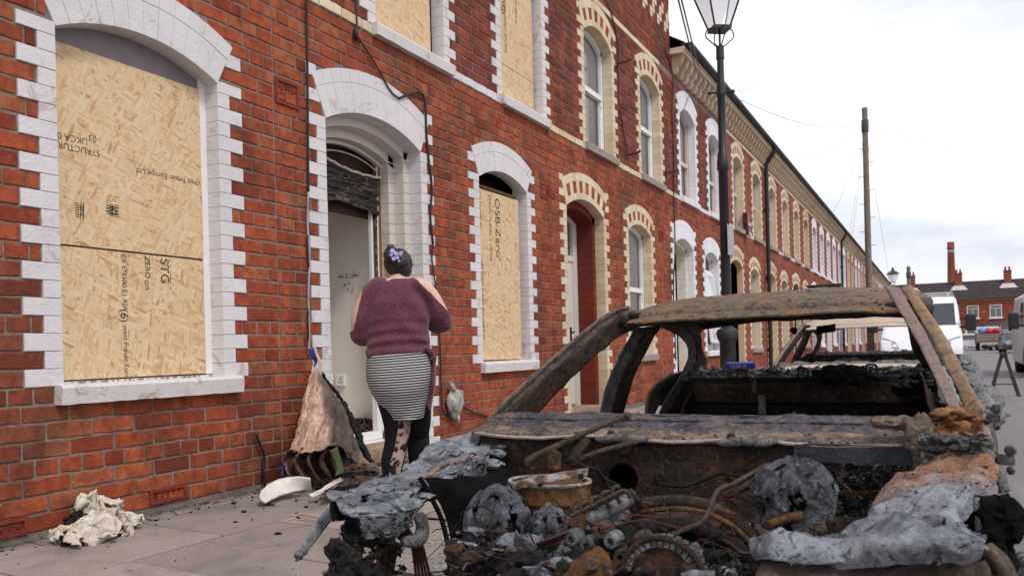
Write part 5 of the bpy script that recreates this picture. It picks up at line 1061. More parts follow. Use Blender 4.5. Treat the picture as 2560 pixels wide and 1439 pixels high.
sheet('header_flange', [[V((x, 3.675, .982)) for x in (2.72, 3.0, 3.3, 3.6, 3.88)], [V((x, 3.69, .974)) for x in (2.73, 3.0, 3.3, 3.6, 3.87)], [V((x, 3.72, .968)) for x in (2.74, 3.0, 3.3, 3.6, 3.86)]], dark_rust, car1, thick=.004, nu=60, nv=8, amp=.005, sc=9)
for i in range(22):
    q = V((lerp(2.64, 3.92, i/21), 2.497, .585)); mb = MB(); mb.lathe([(.006, .004), (.006, -.003), (.003, -.005)], q, 8, axis='y'); local(car1, mb.build('spot_weld', dark_rust, car1))
# melted lump at the driver's side end of the cowl
mb = MB(); c = at(2300, 1085, Y=2.47); crumple(mb, c, .038, 1.3, (1, .7, 1.1), .6, 4); c = at(2312, 1140, Y=2.45); crumple(mb, c, .03, 2.7, (.8, .7, 1.5), .7, 4); crumple(mb, at(2240, 1058, Y=2.5), .035, 5.1, (1.6, .7, .4), .7, 4); local(car1, mb.build('melted_wiper_motor', m_burnt('brown_melted_lump', [(.3, (.06,.045,.04)), (.5, (.17,.12,.09)), (.7, (.30,.22,.17))], 12, .35, (.4,.37,.35), .4), car1, smooth=True))
# bulkhead with its holes
def bulk(u, v):
    x = lerp(2.58, 4.0, u); z = lerp(-.02, .575, v); p = V((x, 2.535, z)); p.y += .012*math.sin(x*5) + .02*nz(p, 3.2, 1) - .035*max(0, .25 - z) - .05*math.exp(-((x-3.25)**2)/.05)*(1-v); return p
hole_c = at(1562, 1195, Y=2.53); h2a, h2b = at(2052, 1152, Y=2.53), at(2300, 1300, Y=2.53); h3a, h3b = at(1262, 1128, Y=2.53), at(1345, 1215, Y=2.53)
def bulk_keep(u, v):
    p = bulk(u, v)
    if (p.x-hole_c.x)**2 + (p.z-hole_c.z)**2 < .052**2: return False
    if h2a.x < p.x < h2b.x and h2b.z < p.z < h2a.z and not (p.x < h2a.x + .05 and p.z > h2a.z - .03): return False
    return True
mb = MB(); mb.grid(bulk, 120, 50, keep=bulk_keep); o = local(car1, mb.build('bulkhead', dark_rust, car1, smooth=True)); s = o.modifiers.new('s', 'SOLIDIFY'); s.thickness = .012
sheet('dark_backing', [[V((x, 2.68, -.02)) for x in (2.52, 2.8, 3.1, 3.4)], [V((x, 2.66, .25)) for x in (2.52, 2.8, 3.1, 3.4)], [V((x, 2.66, .56)) for x in (2.52, 2.8, 3.1, 3.4)]], soot_shade, car1, nu=30, nv=20, amp=.02, sc=9)  # black plate added behind the bulkhead so its hole looks dark
sheet('inner_wing_fill', [[at(1245, 1095, X=2.60), at(1232, 1180, X=2.62), at(1236, 1300, X=2.70), at(1240, 1480, X=2.74)], [at(1330, 1100, X=2.64), at(1330, 1200, X=2.66), at(1335, 1320, X=2.74), at(1340, 1490, X=2.78)]], soot_shade, car1, nu=30, nv=14, amp=.012, sc=9)  # black plate added to fill the deeply shaded gap beside the bulkhead
mb = MB(); mb.tube([hole_c + V((.056*math.cos(a*math.pi/14), -.014, .056*math.sin(a*math.pi/14))) for a in range(29)], .008, 6); local(car1, mb.build('column_hole_rim', dark_rust, car1, smooth=True))
mb = MB(); q = [h2a + V((-.03, -.02, .0)), h2a + V((-.03, -.02, -.25))]; mb.obox(at(2010, 1230, Y=2.50), (.022, 0, 0), (0, .02, 0), (0, 0, .14)); mb.obox(at(2160, 1133, Y=2.50), (.16, 0, 0), (0, .018, 0), (0, 0, .026)); local(car1, mb.build('bulkhead_brace', m_burnt('dark_blue_steel', [(.3, (.02,.02,.024)), (.6, (.05,.05,.06)), (.8, (.08,.07,.07))], 9, .2, (.2,.18,.17), .3), car1))
for (x, y, r) in ((1560, 1120, .022), (1700, 1135, .02), (1840, 1190, .022), (2110, 1132, .016), (1650, 1190, .018), (1875, 1140, .014)):
    c = at(x, y, Y=2.505); mb = MB(); mb.lathe([(r, .012), (r*1.2, 0), (r*.7, -.008), (r*.25, -.002)], c, 12, axis='y'); local(car1, mb.build('pressed_boss', dark_rust, car1, smooth=True))
# cabin seen beyond the cowl: dark tub, ash on the far door, crossbars, wires
sheet('inner_wheelhouse', [[V((2.60, y, .0)) for y in (4.85, 5.0, 5.2)], [V((2.64, y, .40)) for y in (4.85, 5.0, 5.15)], [V((2.70, y, .58)) for y in (4.9, 5.0, 5.1)]], dark_rust, car1, amp=.02, sc=5); sheet('inner_wheelhouse', [[V((4.02, y, .0)) for y in (4.2, 4.7, 5.1)], [V((3.98, y, .50)) for y in (4.3, 4.7, 5.05)], [V((3.93, y, .70)) for y in (4.6, 4.8, 5.0)]], dark_rust, car1, amp=.02, sc=5)
sheet('door_skin_ash', [[at(2335, 925, Y=3.5), at(2345, 965, Y=3.4), at(2350, 1008, Y=3.2)], [at(2365, 925, Y=3.5), at(2385, 970, Y=3.3), at(2400, 1015, Y=3.1)]], m_burnt('green_grey_ash', [(.3, (.16,.18,.17)), (.5, (.33,.35,.34)), (.7, (.42,.43,.43))], 9, .4, (.5,.5,.5), .25), car1, nu=20, amp=.012, sc=16)
mb = MB(); rg = random.Random(3)
for i in range(26):
    x, y = rg.choice([(rg.uniform(2262, 2335), rg.uniform(935, 1000)), (rg.uniform(2050, 2150), rg.uniform(928, 945))]); crumple(mb, at(x, y, Y=rg.uniform(4.4, 4.9)), rg.uniform(.02, .05), i*1.3, (1.3, 1, .7), .8, 3)
local(car1, mb.build('charred_seat_lumps', char_m, car1, kind='stuff'))
mb = MB(); crumple(mb, at(2105, 926, Y=4.97), .06, 9.1, (1.5, .8, .55), .5, 3); local(car1, mb.build('headrest_remains', char_m, car1, smooth=True))
for (x, y) in ((2008, 934), (2178, 926), (1855, 940)):
    p = at(x, y, Y=4.95); mb = MB(); mb.tube(spline([p + V((-.026, 0, -.035)), p + V((-.026, 0, .022)), p + V((-.018, 0, .034)), p + V((.02, 0, .032)), p + V((.026, 0, .02)), p + V((.026, 0, -.035))], 18), .0045, 6); local(car1, mb.build('wire_loop', char_m, car1))
for (x, y, w) in ((1915, 985, .09), (2130, 975, .085)):
    p = at(x, y, Y=4.93); mb = MB(); mb.tube(spline([p + V((-w/2, 0, .04)), p + V((-w/2, -.01, 0)), p + V((-w/3, -.01, -.03)), p + V((w/3, -.01, -.03)), p + V((w/2, -.01, 0)), p + V((w/2, 0, .04))], 16), .006, 6); local(car1, mb.build('seat_catch', dark_rust, car1))
mb = MB(); p = at(1905, 1010, Y=4.9); mb.obox(p, (.02, 0, 0), (0, .004, 0), (0, 0, .055)); mb.obox(at(1886, 965, Y=4.9), (.012, 0, .01), (0, .004, 0), (-.006, 0, .03)); local(car1, mb.build('hanging_bracket', alu, car1))
mb = MB(); P = [at(1760, 860, Y=5.1), at(2100, 812, Y=5.1)]; mb.obox(at(2065, 822, Y=5.05), (.05, 0, .006), (0, .02, 0), (0, 0, .022)); crumple(mb, at(1985, 826, Y=5.1), .018, 3, amp=.5, n=2); local(car1, mb.build('rear_header_scrap', char_m, car1))
# flat strip lying against the right pillar, loose roof scrap
e1 = [at(2211, 714, Y=3.55), at(2290, 850, Y=3.15), at(2372, 1020, Y=2.62)]; e2 = [at(2246, 720, Y=3.55), at(2322, 848, Y=3.15), at(2405, 1030, Y=2.60)]
sheet('windscreen_trim', [e1, e2], bar_m, car1, thick=.006, nu=24, nv=4, amp=.002, sc=14)
mb = MB(); a, b = at(2020, 723, Y=4.3), at(2106, 717, Y=4.3); mb.obox(a.lerp(b, .5) + V((0,0,.012)), (b-a)*.5, (0, .06, 0), (0, 0, .004)); local(car1, mb.build('roof_scrap', rust_o, car1)); sheet('roof_flake', [[at(2000, 738, Y=4.0), at(2040, 728, Y=4.0), at(2070, 730, Y=4.0)], [at(2010, 728, Y=4.2), at(2045, 722, Y=4.2), at(2080, 724, Y=4.2)]], ash2_m, car1, amp=.01, sc=20)
# ---- left front wing: crumpled ashy sheet along the inner edge
ash_d2 = m_burnt('sooty_ash', [(.30, (.012,.012,.014)), (.42, (.05,.052,.06)), (.54, (.14,.15,.165)), (.66, (.25,.26,.28)), (.8, (.06,.06,.07))], 12, .4, (.40,.40,.42), .6, .8, 26, .9)
w1 = [at(1215, 1075, X=2.52), at(1120, 1105, X=2.47), at(1040, 1145, X=2.45), at(950, 1195, X=2.45), at(880, 1228, X=2.46), at(815, 1240, X=2.47)]
w2 = [at(1225, 1105, X=2.60), at(1150, 1135, X=2.58), at(1075, 1180, X=2.56), at(985, 1225, X=2.58), at(930, 1245, X=2.60), at(850, 1275, X=2.58)]
w3 = [at(1215, 1150, X=2.68), at(1155, 1182, X=2.68), at(1095, 1205, X=2.65), at(1030, 1235, X=2.66), at(1000, 1290, X=2.70), at(900, 1300, X=2.66)]
sheet('front_wing', [w1, w2, w3], ash_m, car1, thick=.006, nu=120, nv=44, amp=.022, sc=6, seed=2, rag=.38, ridge=.005, flakes=70, fsize=.016, smooth=True)
sheet('wing_lip', [[p + V((0, 0, .008)) for p in w3], [p + V((.012, -.012, -.022)) for p in w3], [p + V((.016, -.01, -.05)) for p in w3]], ash_d2, car1, thick=.004, nu=110, nv=16, amp=.014, sc=16, seed=6, rag=.18, flakes=160, fsize=.014)
sheet('wing_rail', [[p + V((.02, 0, -.02)) for p in w1], [p + V((.03, 0, -.07)) for p in w1]], char_m, car1, thick=.012, nu=40, amp=.01, sc=12)
mb = MB()
for i in range(34):
    t = rg.random(); k = int(t*5); p = w2[k].lerp(w3[k], rg.random()); crumple(mb, p + V((rg.uniform(-.05, .05), rg.uniform(-.05,.05), rg.uniform(-.03, .012))), rg.uniform(.008, .03), i, (1.4, 1, .5), .7, 2)
local(car1, mb.build('ash_crumbs', ash_m, car1, kind='stuff'))
sheet('wing_edge_panel', [[at(1075, 1190, X=2.66), at(1130, 1160, X=2.66), at(1190, 1135, X=2.66)], [at(1040, 1205, X=2.66), at(1090, 1180, X=2.66), at(1150, 1150, X=2.66)]], wingr_m, car1, amp=.008, sc=18, nu=16)
# inner wheelhouse: black curved skin, its free edge sweeping down
ed = [at(1060, 1192, X=2.68), at(1085, 1235, X=2.70), at(1112, 1290, X=2.72), at(1128, 1350, X=2.74), at(1134, 1400, X=2.75), at(1136, 1470, X=2.75)]
md = [at(1160, 1196, X=2.74), at(1192, 1250, X=2.78), at(1215, 1300, X=2.80), at(1225, 1360, X=2.82), at(1230, 1420, X=2.82), at(1232, 1480, X=2.82)]
bk = [at(1262, 1172, X=2.74), at(1292, 1225, X=2.80), at(1320, 1290, X=2.84), at(1330, 1360, X=2.86), at(1332, 1420, X=2.86), at(1332, 1490, X=2.86)]
sheet('wheelhouse', [ed, md, bk], soot_shade, car1, thick=.008, nu=50, nv=40, amp=.010, sc=8, ridge=.005)
P = [p + V((-.008, -.01, 0)) for p in ed]; mb = MB(); mb.tube(spline(P, 30), .008, 6); local(car1, mb.build('wheelhouse_flange', soot_shade, car1, smooth=True))
# hanging headlamp trim strip
e1 = [at(832, 1245, X=2.42), at(800, 1290, X=2.42), at(765, 1345, X=2.41), at(752, 1372, X=2.40)]; e2 = [at(856, 1264, X=2.44), at(820, 1310, X=2.43), at(782, 1360, X=2.42), at(764, 1384, X=2.41)]
sheet('lamp_trim', [e1, [a.lerp(b, .5) + V((.0, -.006, .003)) for a, b in zip(e1, e2)], e2], m_burnt('scorched_chrome_strip', [(.3, (.12,.12,.12)), (.5, (.30,.30,.30)), (.7, (.42,.42,.43)), (.85, (.22,.19,.16))], 16, .2, (.5,.5,.5), .25, .4), car1, thick=.003, nu=24, nv=8, amp=.002, sc=14, ridge=.0); mb = MB(); mb.tube([at(762, 1375, X=2.40), at(748, 1386, X=2.40), at(740, 1402, X=2.40)], [.012,.010,.003], 6); crumple(mb, at(748, 1384, X=2.40), .012, 4, amp=.7, n=2); local(car1, mb.build('trim_tip', ash_m, car1)); mb = MB(); mb.tube([at(852, 1270, X=2.45), at(880, 1300, X=2.50), at(905, 1330, X=2.52)], .012, 8); local(car1, mb.build('trim_stay', rust_o, car1))
# headlamp carrier cluster at the left front corner
def strip_px(name, pts, X, w, mt, th=.008, amp=.003):
    P = [at(x, y, X=X) for x, y in pts]; d = (P[-1]-P[0]).normalized(); s = d.cross(V((0, 1, 0))).normalized()*w*.5
    return sheet(name, [[p - s for p in P], [p + V((0, -.006, 0)) for p in P], [p + s for p in P]], mt, car1, thick=th, nu=14, nv=4, amp=amp, sc=18)
strip_px('lamp_bracket', [(905, 1345), (895, 1390), (882, 1420)], 2.56, .03, rust_o); strip_px('lamp_bracket', [(955, 1350), (955, 1400), (950, 1460)], 2.58, .035, rust_o); strip_px('lamp_bracket', [(945, 1380), (915, 1405), (880, 1440)], 2.57, .035, bar_m); strip_px('lamp_bracket', [(985, 1360), (978, 1410), (970, 1460)], 2.60, .03, dark_rust)
sheet('lamp_carrier', [[at(915, 1290, X=2.60), at(960, 1295, X=2.62), at(985, 1300, X=2.64)], [at(920, 1320, X=2.60), at(955, 1330, X=2.62), at(990, 1330, X=2.64)], [at(935, 1350, X=2.60), at(965, 1358, X=2.62), at(985, 1365, X=2.64)]], alu, car1, nu=14, amp=.01, sc=20)
sheet('lamp_bowl', [[at(868, 1305, X=2.56), at(890, 1300, X=2.57), at(920, 1310, X=2.60), at(945, 1330, X=2.62)], [at(850, 1320, X=2.56), at(885, 1330, X=2.57), at(915, 1330, X=2.60), at(950, 1342, X=2.62)], [at(870, 1365, X=2.58), at(895, 1370, X=2.59), at(920, 1370, X=2.60), at(940, 1370, X=2.62)]], char_m, car1, nu=18, amp=.015, sc=16)
mb = MB()
for i, (x, y, r) in enumerate([(855, 1390, .045), (870, 1420, .05), (850, 1440, .05), (900, 1440, .05), (1010, 1330, .03), (930, 1440, .04), (842, 1365, .03), (1000, 1290, .035)]): crumple(mb, at(x, y, X=2.66), r*.6, i*2.1, (1, 1, 1), .8, 3)
for i in range(260): flake(mb, at(rg.uniform(845, 1010), rg.uniform(1335, 1455), X=rg.uniform(2.56, 2.68)), rg.uniform(.005, .016), rg)
local(car1, mb.build('charred_lamp_lumps', char_m, car1, kind='stuff'))
mb = MB()
for i, (x, y, r) in enumerate([(880, 1425, .03), (860, 1435, .035), (1015, 1268, .02), (985, 1365, .018)]): crumple(mb, at(x, y, X=2.55), r, i*3.1, (1.4, 1, .6), .6, 3)
local(car1, mb.build('ash_lumps', ash_m, car1, kind='stuff', smooth=True))
p = at(1052, 1300, X=2.72); mb = MB(); mb.tube(spline([at(1048, 1290, X=2.7), at(1056, 1310, X=2.7), at(1054, 1335, X=2.7), at(1040, 1352, X=2.7), at(1010, 1352, X=2.7)], 14), [.018,.018,.019,.019,.019,.02,.02,.021,.021,.021,.02,.019,.018,.016,.014], 10); local(car1, mb.build('coolant_neck', ash2_m, car1, smooth=True))
for i in range(5):
    mb = MB(); x0 = 1025 + i*5; mb.tube(spline([at(x0, 1335, X=2.66), at(x0 + 8 + i*2, 1380, X=2.65), at(x0 + 18 + i*4, 1460, X=2.64)], 10), .0045, 5); local(car1, mb.build('loom_wire', copper, car1))
# ---- engine bay
mb = MB(); c = at(1375, 1250, Y=2.25)           # rusty canister with pale rim and holes
def can(u, v):
    a = lerp(-.35*math.pi, 1.25*math.pi, u); r = lerp(.105, .098, v) + (.010 if v > .72 else 0); return V((c.x + r*1.15*math.cos(a + math.pi), c.y - .0 + r*.9*math.sin(a + math.pi)*1.0, c.z + lerp(-.16, .055, v)))
mb.grid(can, 40, 20); mb.lathe([(.001, .052), (.10, .056)], c, 24); local(car1, mb.build('rusty_canister', rust_o, car1, smooth=40)); mb = MB(); mb.tube([V((c.x + .125*math.cos(a*math.pi/18 + math.pi*1.0), c.y + .10*math.sin(a*math.pi/18 + math.pi), c.z + .058)) for a in range(37)], .006, 6); local(car1, mb.build('canister_rim', m_burnt('scabbed_white_rim', [(.35, (.10,.05,.03)), (.5, (.45,.40,.37)), (.7, (.58,.54,.5))], 22, .4, (.6,.57,.54), .3), car1, smooth=True))
for (x, y) in ((1309, 1217), (1349, 1208), (1452, 1190)): mb = MB(); q = at(x, y, Y=2.135); mb.lathe([(.0085, -.004), (.0085, .004)], q, 10, axis='y'); local(car1, mb.build('canister_hole', room_dark, car1))
sheet('canister_band', [[at(1283, 1205, Y=2.14), at(1340, 1190, Y=2.13), at(1410, 1178, Y=2.14), at(1470, 1170, Y=2.18)], [at(1284, 1228, Y=2.14), at(1340, 1212, Y=2.125), at(1410, 1198, Y=2.135), at(1470, 1190, Y=2.18)]], MATS.setdefault('scab', m_burnt('scabbed_white_paint', [(.32, (.07,.035,.022)), (.46, (.22,.12,.07)), (.55, (.48,.42,.38)), (.7, (.58,.54,.5))], 20, .3, (.6,.57,.54), .4)), car1, thick=.006, nu=24, nv=4, amp=.002, sc=20)
sheet('canister_lug', [[at(1372, 1130, Y=2.2), at(1372, 1172, Y=2.2)], [at(1386, 1122, Y=2.19), at(1388, 1175, Y=2.19)], [at(1402, 1132, Y=2.2), at(1400, 1172, Y=2.2)]], rust_o, car1, nu=8, thick=.01)
def rod(name, pts, r, mt, Y=None, n=18, seg=8):
    P = [at(q[0], q[1], Y=q[2] if len(q) > 2 else Y) for q in pts]; mb = MB(); sp = spline(P, n); mb.tube(sp, r if not isinstance(r, tuple) else [lerp(r[0], r[1], i/n) for i in range(n+1)], seg); return local(car1, mb.build(name, mt, car1, smooth=True))
brn = m_burnt('brown_oxide', [(.3, (.025,.019,.016)), (.5, (.075,.05,.038)), (.7, (.14,.09,.06))], 12, .25, (.3,.26,.24), .3, .7)
rod('wiper_arm', [(1318, 1160, 2.28), (1332, 1142, 2.28), (1440, 1092, 2.33), (1545, 1046, 2.40), (1562, 1040, 2.42)], (.012, .0065), brn); mb = MB(); crumple(mb, at(1567, 1038, Y=2.42), .012, 7, (1.2, 1, .9), .35, 3); local(car1, mb.build('wiper_boss', brn, car1, smooth=True))
rod('wiper_link', [(1440, 1150, 2.32), (1500, 1128, 2.34), (1560, 1112, 2.36), (1592, 1103, 2.37)], (.008, .009), brn); rod('wiper_link', [(1425, 1160, 2.3), (1447, 1125, 2.33), (1466, 1097, 2.36)], .016, dark_rust)
rod('hose', [(1410, 1155, 2.2), (1430, 1150, 2.2), (1460, 1165, 2.2), (1490, 1172, 2.25), (1510, 1195, 2.3), (1545, 1212, 2.35)], .0055, char_m)
rod('fuel_rail', [(1468, 1302, 1.98), (1530, 1272, 2.02), (1585, 1240, 2.06)], .019, alu, n=8, seg=14); rod('rail_cap', [(1582, 1242, 2.055), (1590, 1236, 2.06)], .024, dark_rust, n=4, seg=12)
for k in range(5):
    x, y = lerp(1470, 1575, k/4), lerp(1300, 1248, k/4); rod('injector_pipe', [(x, y-6, 2.0), (x-8, y-20, 1.99), (x-22, y-22, 1.98), (x-38, y-12, 1.98), (x-45, y-16, 1.98), (x-40, y-30, 1.98), (x-26, y-33, 1.99)], .0055, brn, n=22)
rod('coolant_pipe', [(1948, 1172, 2.28), (1920, 1162, 2.26), (1880, 1182, 2.22), (1830, 1210, 2.15), (1795, 1225, 2.1), (1770, 1280, 2.05), (1752, 1305, 2.0), (1720, 1318, 1.98), (1680, 1335, 1.95), (1610, 1352, 1.92)], .0065, brn, n=40); rod('brake_pipe', [(1945, 1182, 2.3), (1910, 1178, 2.3), (1860, 1190, 2.35), (1800, 1183, 2.42), (1760, 1200, 2.45), (1700, 1215, 2.45), (1640, 1205, 2.47)], .0045, char_m, n=30)
rod('stay_bar', [(1935, 1180, 2.25), (1870, 1212, 2.2), (1810, 1240, 2.18)], .012, dark_rust)
for k, (r_, mt) in enumerate(((.0, dark_rust), (.02, rust_o), (.07, char_m))):
    P = [(1600, 1262 + r_*900), (1680, 1252 + r_*900), (1760, 1262 + r_*900), (1830, 1295 + r_*900), (1880, 1345 + r_*900), (1905, 1400 + r_*900), (1915, 1470 + r_*900)]; rod('crossmember_arc', [(x, y, 2.12 - .02*k) for x, y in P], .018 if k != 1 else .007, mt, n=36)
sheet('tunnel_skin', [[at(x, y, Y=2.3) for x, y in ((1600, 1262), (1690, 1252), (1790, 1272), (1870, 1335), (1910, 1470))], [at(x, y, Y=2.1) for x, y in ((1590, 1340), (1680, 1330), (1750, 1350), (1800, 1400), (1815, 1500))]], dark_rust, car1, nu=24, amp=.01, sc=9)
# melted grey towers and lumps
def lump(name, x, y, Y, r, sq, mt, seed, amp=.5, n=4, sc=1.0):
    mb = MB(); crumple(mb, at(x, y, Y=Y), r, seed, sq, amp, n, sc=sc); return local(car1, mb.build(name, mt, car1, smooth=True))
def drape(name, x, y, Y, r, h, seed, mt):        # sagging melted cap, folded, with a ragged lower edge and holes
    c = at(x, y, Y=Y); mb = MB()
    def fn(u, v):
        a = 2*math.pi*u; ca_, sa_ = math.cos(a), math.sin(a); k = .5 + .5*nz((ca_*1.5, sa_*1.5, 0), 1.7, seed+3); fold = (1 - 2.2*abs(nz((ca_*2.2, sa_*2.2, v*.7), 1.6, seed)))*.22*v + (1 - 2.2*abs(nz((ca_*4.5, sa_*4.5, v*1.2), 1.6, seed+5)))*.07
        rr = r*math.sin(min(1, v*1.5)*math.pi/2)*(1 + fold + .2*nz((ca_, sa_, v*2), 2.1, seed)) * (1 - .25*max(0, v-.6))
        return V((c.x + rr*ca_, c.y + rr*.8*sa_, c.z + h*.5 - h*(v**1.6)*(.55 + .6*k) + .006*nz((u*14, v*9, 0), 1, seed) + .008*(1 - 2*abs(nz((ca_*3, sa_*3, v*2), 1.5, seed+9)))))
    kp = lambda u, v: frac((math.cos(6.283*u)*2, math.sin(6.283*u)*2, v*3), 1.1, seed+20) < .34
    mb.grid(fn, 110, 48, keep=kp); o = local(car1, mb.build(name, mt, car1, smooth=True)); s = o.modifiers.new('s', 'SOLIDIFY'); s.thickness = .006
    fb = MB(); g = random.Random(int(seed*10))
    for i in range(40): flake(fb, fn(g.random(), g.uniform(.1, 1)), g.uniform(.006, .02), g)
    local(car1, fb.build('ash_flakes', mt, car1, kind='stuff')); return o
ash_d = m_burnt('dark_blue_grey_ash', [(.30, (.018,.019,.022)), (.42, (.075,.08,.09)), (.54, (.17,.18,.20)), (.64, (.27,.28,.31)), (.74, (.12,.125,.145)), (.84, (.05,.052,.06))], 9, .4, (.42,.42,.44), .62, .6, 26, 1.0, metal=.3)
drape('melted_reservoir', 1985, 1245, 2.18, .088, .20, 3.3, ash_d); lump('reservoir_core', 1985, 1275, 2.2, .06, (1, .9, 1.2), char_m, 5); rod('reservoir_strap', [(1925, 1310, 2.1), (1970, 1295, 2.09), (2005, 1288, 2.1)], .012, rust_o); rod('bent_bar', [(2060, 1320, 2.1), (2010, 1338, 2.05), (1950, 1345, 2.0), (1900, 1330, 2.0)], .011, rust_o); rod('reservoir_neck', [(1922, 1225, 2.15), (1935, 1195, 2.15), (1955, 1178, 2.17)], .014, ash_m)
drape('melted_airbox', 1245, 1310, 2.12, .09, .22, 8.1, ash_d); lump('airbox_core', 1250, 1330, 2.14, .085, (1, .8, 1.1), char_m, 2); drape('melted_cover', 1375, 1325, 2.02, .05, .12, 4.7, ash_d); lump('melted_cover_foot', 1350, 1370, 1.98, .05, (1.3, .7, .6), ash_m, 6)
for k in range(4): rod('strut_coil', [(1190 + k*6, 1282 + k*26, 2.1), (1215, 1300 + k*26, 2.05), (1245, 1312 + k*26, 2.08)], .011, ash2_m)
lump('engine_block', 1560, 1462, 2.05, .19, (1.5, .9, .6), char_m, 1.1, .6, 5, 2.0)
# alternator with its teeth
c = at(1672, 1436, Y=1.86); mb = MB(); mb.lathe([(.03, -.05), (.075, -.045), (.082, -.03), (.082, .03), (.06, .05), (.02, .055)], c, 28, axis='y')
local(car1, mb.build('alternator', dark_rust, car1, smooth=40))
for k in range(16):
    a = R_(8 + k*10.5); mb = MB(); q = c + V((.088*math.cos(a), -.035, .088*math.sin(a))); mb.obox(q, (.012*math.cos(a), 0, .012*math.sin(a)), (0, .018, 0), (-.0055*math.sin(a), 0, .0055*math.cos(a))); local(car1, mb.build('alternator_tooth', ash2_m, car1))
mb = MB(); mb.tube([c + V((.096*math.cos(R_(5 + k*6)), -.05, .096*math.sin(R_(5 + k*6)))) for k in range(29)], .008, 6); local(car1, mb.build('alternator_ring', dark_rust, car1, smooth=True)); lump('alternator_lug', 1725, 1400, 1.84, .028, (1, .8, 1), ash2_m, 3)
sheet('rusty_guard', [[at(1390, 1432, Y=1.80), at(1440, 1402, Y=1.80), at(1502, 1372, Y=1.82)], [at(1400, 1460, Y=1.78), at(1455, 1425, Y=1.77), at(1525, 1395, Y=1.80)], [at(1410, 1500, Y=1.80), at(1470, 1480, Y=1.78), at(1535, 1450, Y=1.80)]], rust_o, car1, nu=20, amp=.006, sc=12)
for (x, y) in ((1555, 1392), (1470, 1362), (1605, 1350), (1432, 1345), (1530, 1350), (1505, 1325)):
    q = at(x, y, Y=1.9); mb = MB(); mb.lathe([(.022, .03), (.022, -.005), (.017, -.012), (.009, -.012), (.008, .0)], q, 12, axis='y'); local(car1, mb.build('pulley', rg.choice([alu, dark_rust, brn]), car1, smooth=40))
# bare copper and charred wires
for k in range(60):
    x, y = rg.uniform(1440, 1860), rg.uniform(1230, 1440); Y = rg.uniform(1.85, 2.2); q = [(x, y, Y)]
    for i in range(3): x += rg.uniform(-40, 55); y += rg.uniform(-8, 38); Y += rg.uniform(-.04, .04); q.append((x, y, Y))
    rod('loom_wire', q, rg.uniform(.001, .0024), copper if k % 3 else char_m, n=14, seg=5)
for k in range(7): rod('loom_wire', [(1160 + k*4, 1215, 2.45), (1165 + k*3, 1260, 2.35), (1150 + k*3, 1310, 2.25), (1140 + k*4, 1360, 2.2), (1150 + k*3, 1420, 2.15)], .005, copper if k in (1, 4) else char_m, n=18, seg=5)
for k in range(9): rod('loom_wire', [(1190 + k*5, 1425 - k*3, 1.9), (1290 + k*6, 1400 - k*5, 1.85), (1390 + k*4, 1375 - k*6, 1.88)], .0032, copper if k % 4 == 0 else char_m, n=14, seg=5)
# small wreckage filling the bay
deb = {0: MB(), 1: MB(), 2: MB(), 3: MB()}
for i in range(3400):
    x, y = rg.uniform(1130, 2090), rg.uniform(1285, 1500); Y = rg.uniform(1.75, 2.42); p = at(x, y, Y=Y)
    if p.z > .37 or p.z < -.1: continue
    k = rg.choice((0, 0, 0, 1, 1, 2, 3)); mb = deb[k]; s = rg.uniform(.004, .022)
    if rg.random() < .3: flake(mb, p, s*1.3, rg); continue
    if rg.random() < .5: crumple(mb, p, s, i*.7, (rg.uniform(.6, 1.6), 1, rg.uniform(.4, 1)), .9, 1 if s < .012 else 2)
    elif rg.random() < .5:
        d = V((rg.uniform(-1,1), rg.uniform(-1,1), rg.uniform(-.6,.6)))*s*2.2; mb.tube([p - d, p + V((0,0,.01)), p + d], s*.22, 6)
    else:
        a = V((rg.uniform(-1,1), rg.uniform(-1,1), rg.uniform(-1,1))).normalized(); b = a.cross(V((rg.uniform(-1,1), .3, 1))).normalized(); mb.obox(p, a*s*1.3, b*s*.8, a.cross(b)*.0025)
for k, mt in enumerate((char_m, dark_rust, ash_m, alu)): local(car1, deb[k].build('engine_wreckage', mt, car1, kind='stuff'))
wr1, wr2 = MB(), MB()
for k in range(420):
    p = at(rg.uniform(1150, 2070), rg.uniform(1230, 1470), Y=rg.uniform(1.8, 2.42)); q = [p]
    if p.z > .45: continue
    d = V((rg.uniform(-1, 1), rg.uniform(-.4, .4), rg.uniform(-.6, .3))).normalized()*rg.uniform(.01, .03)
    for i in range(5): d = (d + V((rg.uniform(-1,1), rg.uniform(-1,1), rg.uniform(-1,.7)))*.010); q.append(q[-1] + d)
    (wr1 if k % 5 else wr2).tube(spline(q, 10), rg.uniform(.0008, .0026), 5)
local(car1, wr1.build('wire_tangle', char_m, car1, kind='stuff')); local(car1, wr2.build('wire_tangle', copper, car1, kind='stuff'))
for k in range(70):
    x, y, Y = rg.uniform(1160, 2060), rg.uniform(1285, 1440), rg.uniform(1.8, 2.35); p = at(x, y, Y=Y)
    if p.z > .40: continue
    a = V((rg.uniform(-1,1), rg.uniform(-.5,.5), rg.uniform(-.8,.8))).normalized()*rg.uniform(.025, .07); b = a.cross(V((rg.uniform(-.5,.5), 1, rg.uniform(-.5,.5)))).normalized()*rg.uniform(.012, .035)
    sheet('torn_scrap', [[p - a - b, p - b*1.1, p + a - b*.7], [p - a*1.1 + b, p + b*.8, p + a*.9 + b]], rg.choice([dark_rust, rust_o, dark_rust, char_m, alu, char_m]), car1, thick=.0018, nu=14, nv=8, amp=.007, sc=14, seed=k, ridge=.002, rag=rg.choice([0, .5]), smooth=25)
mb = MB(); mb.grid(lambda u, v: V((lerp(2.6, 4.05, u), lerp(1.70, 2.5, v), .02 + .12*frac((u*5, v*4, 0), 1.2, 6))), 60, 36); local(car1, mb.build('bay_floor', char_m, car1, smooth=True))
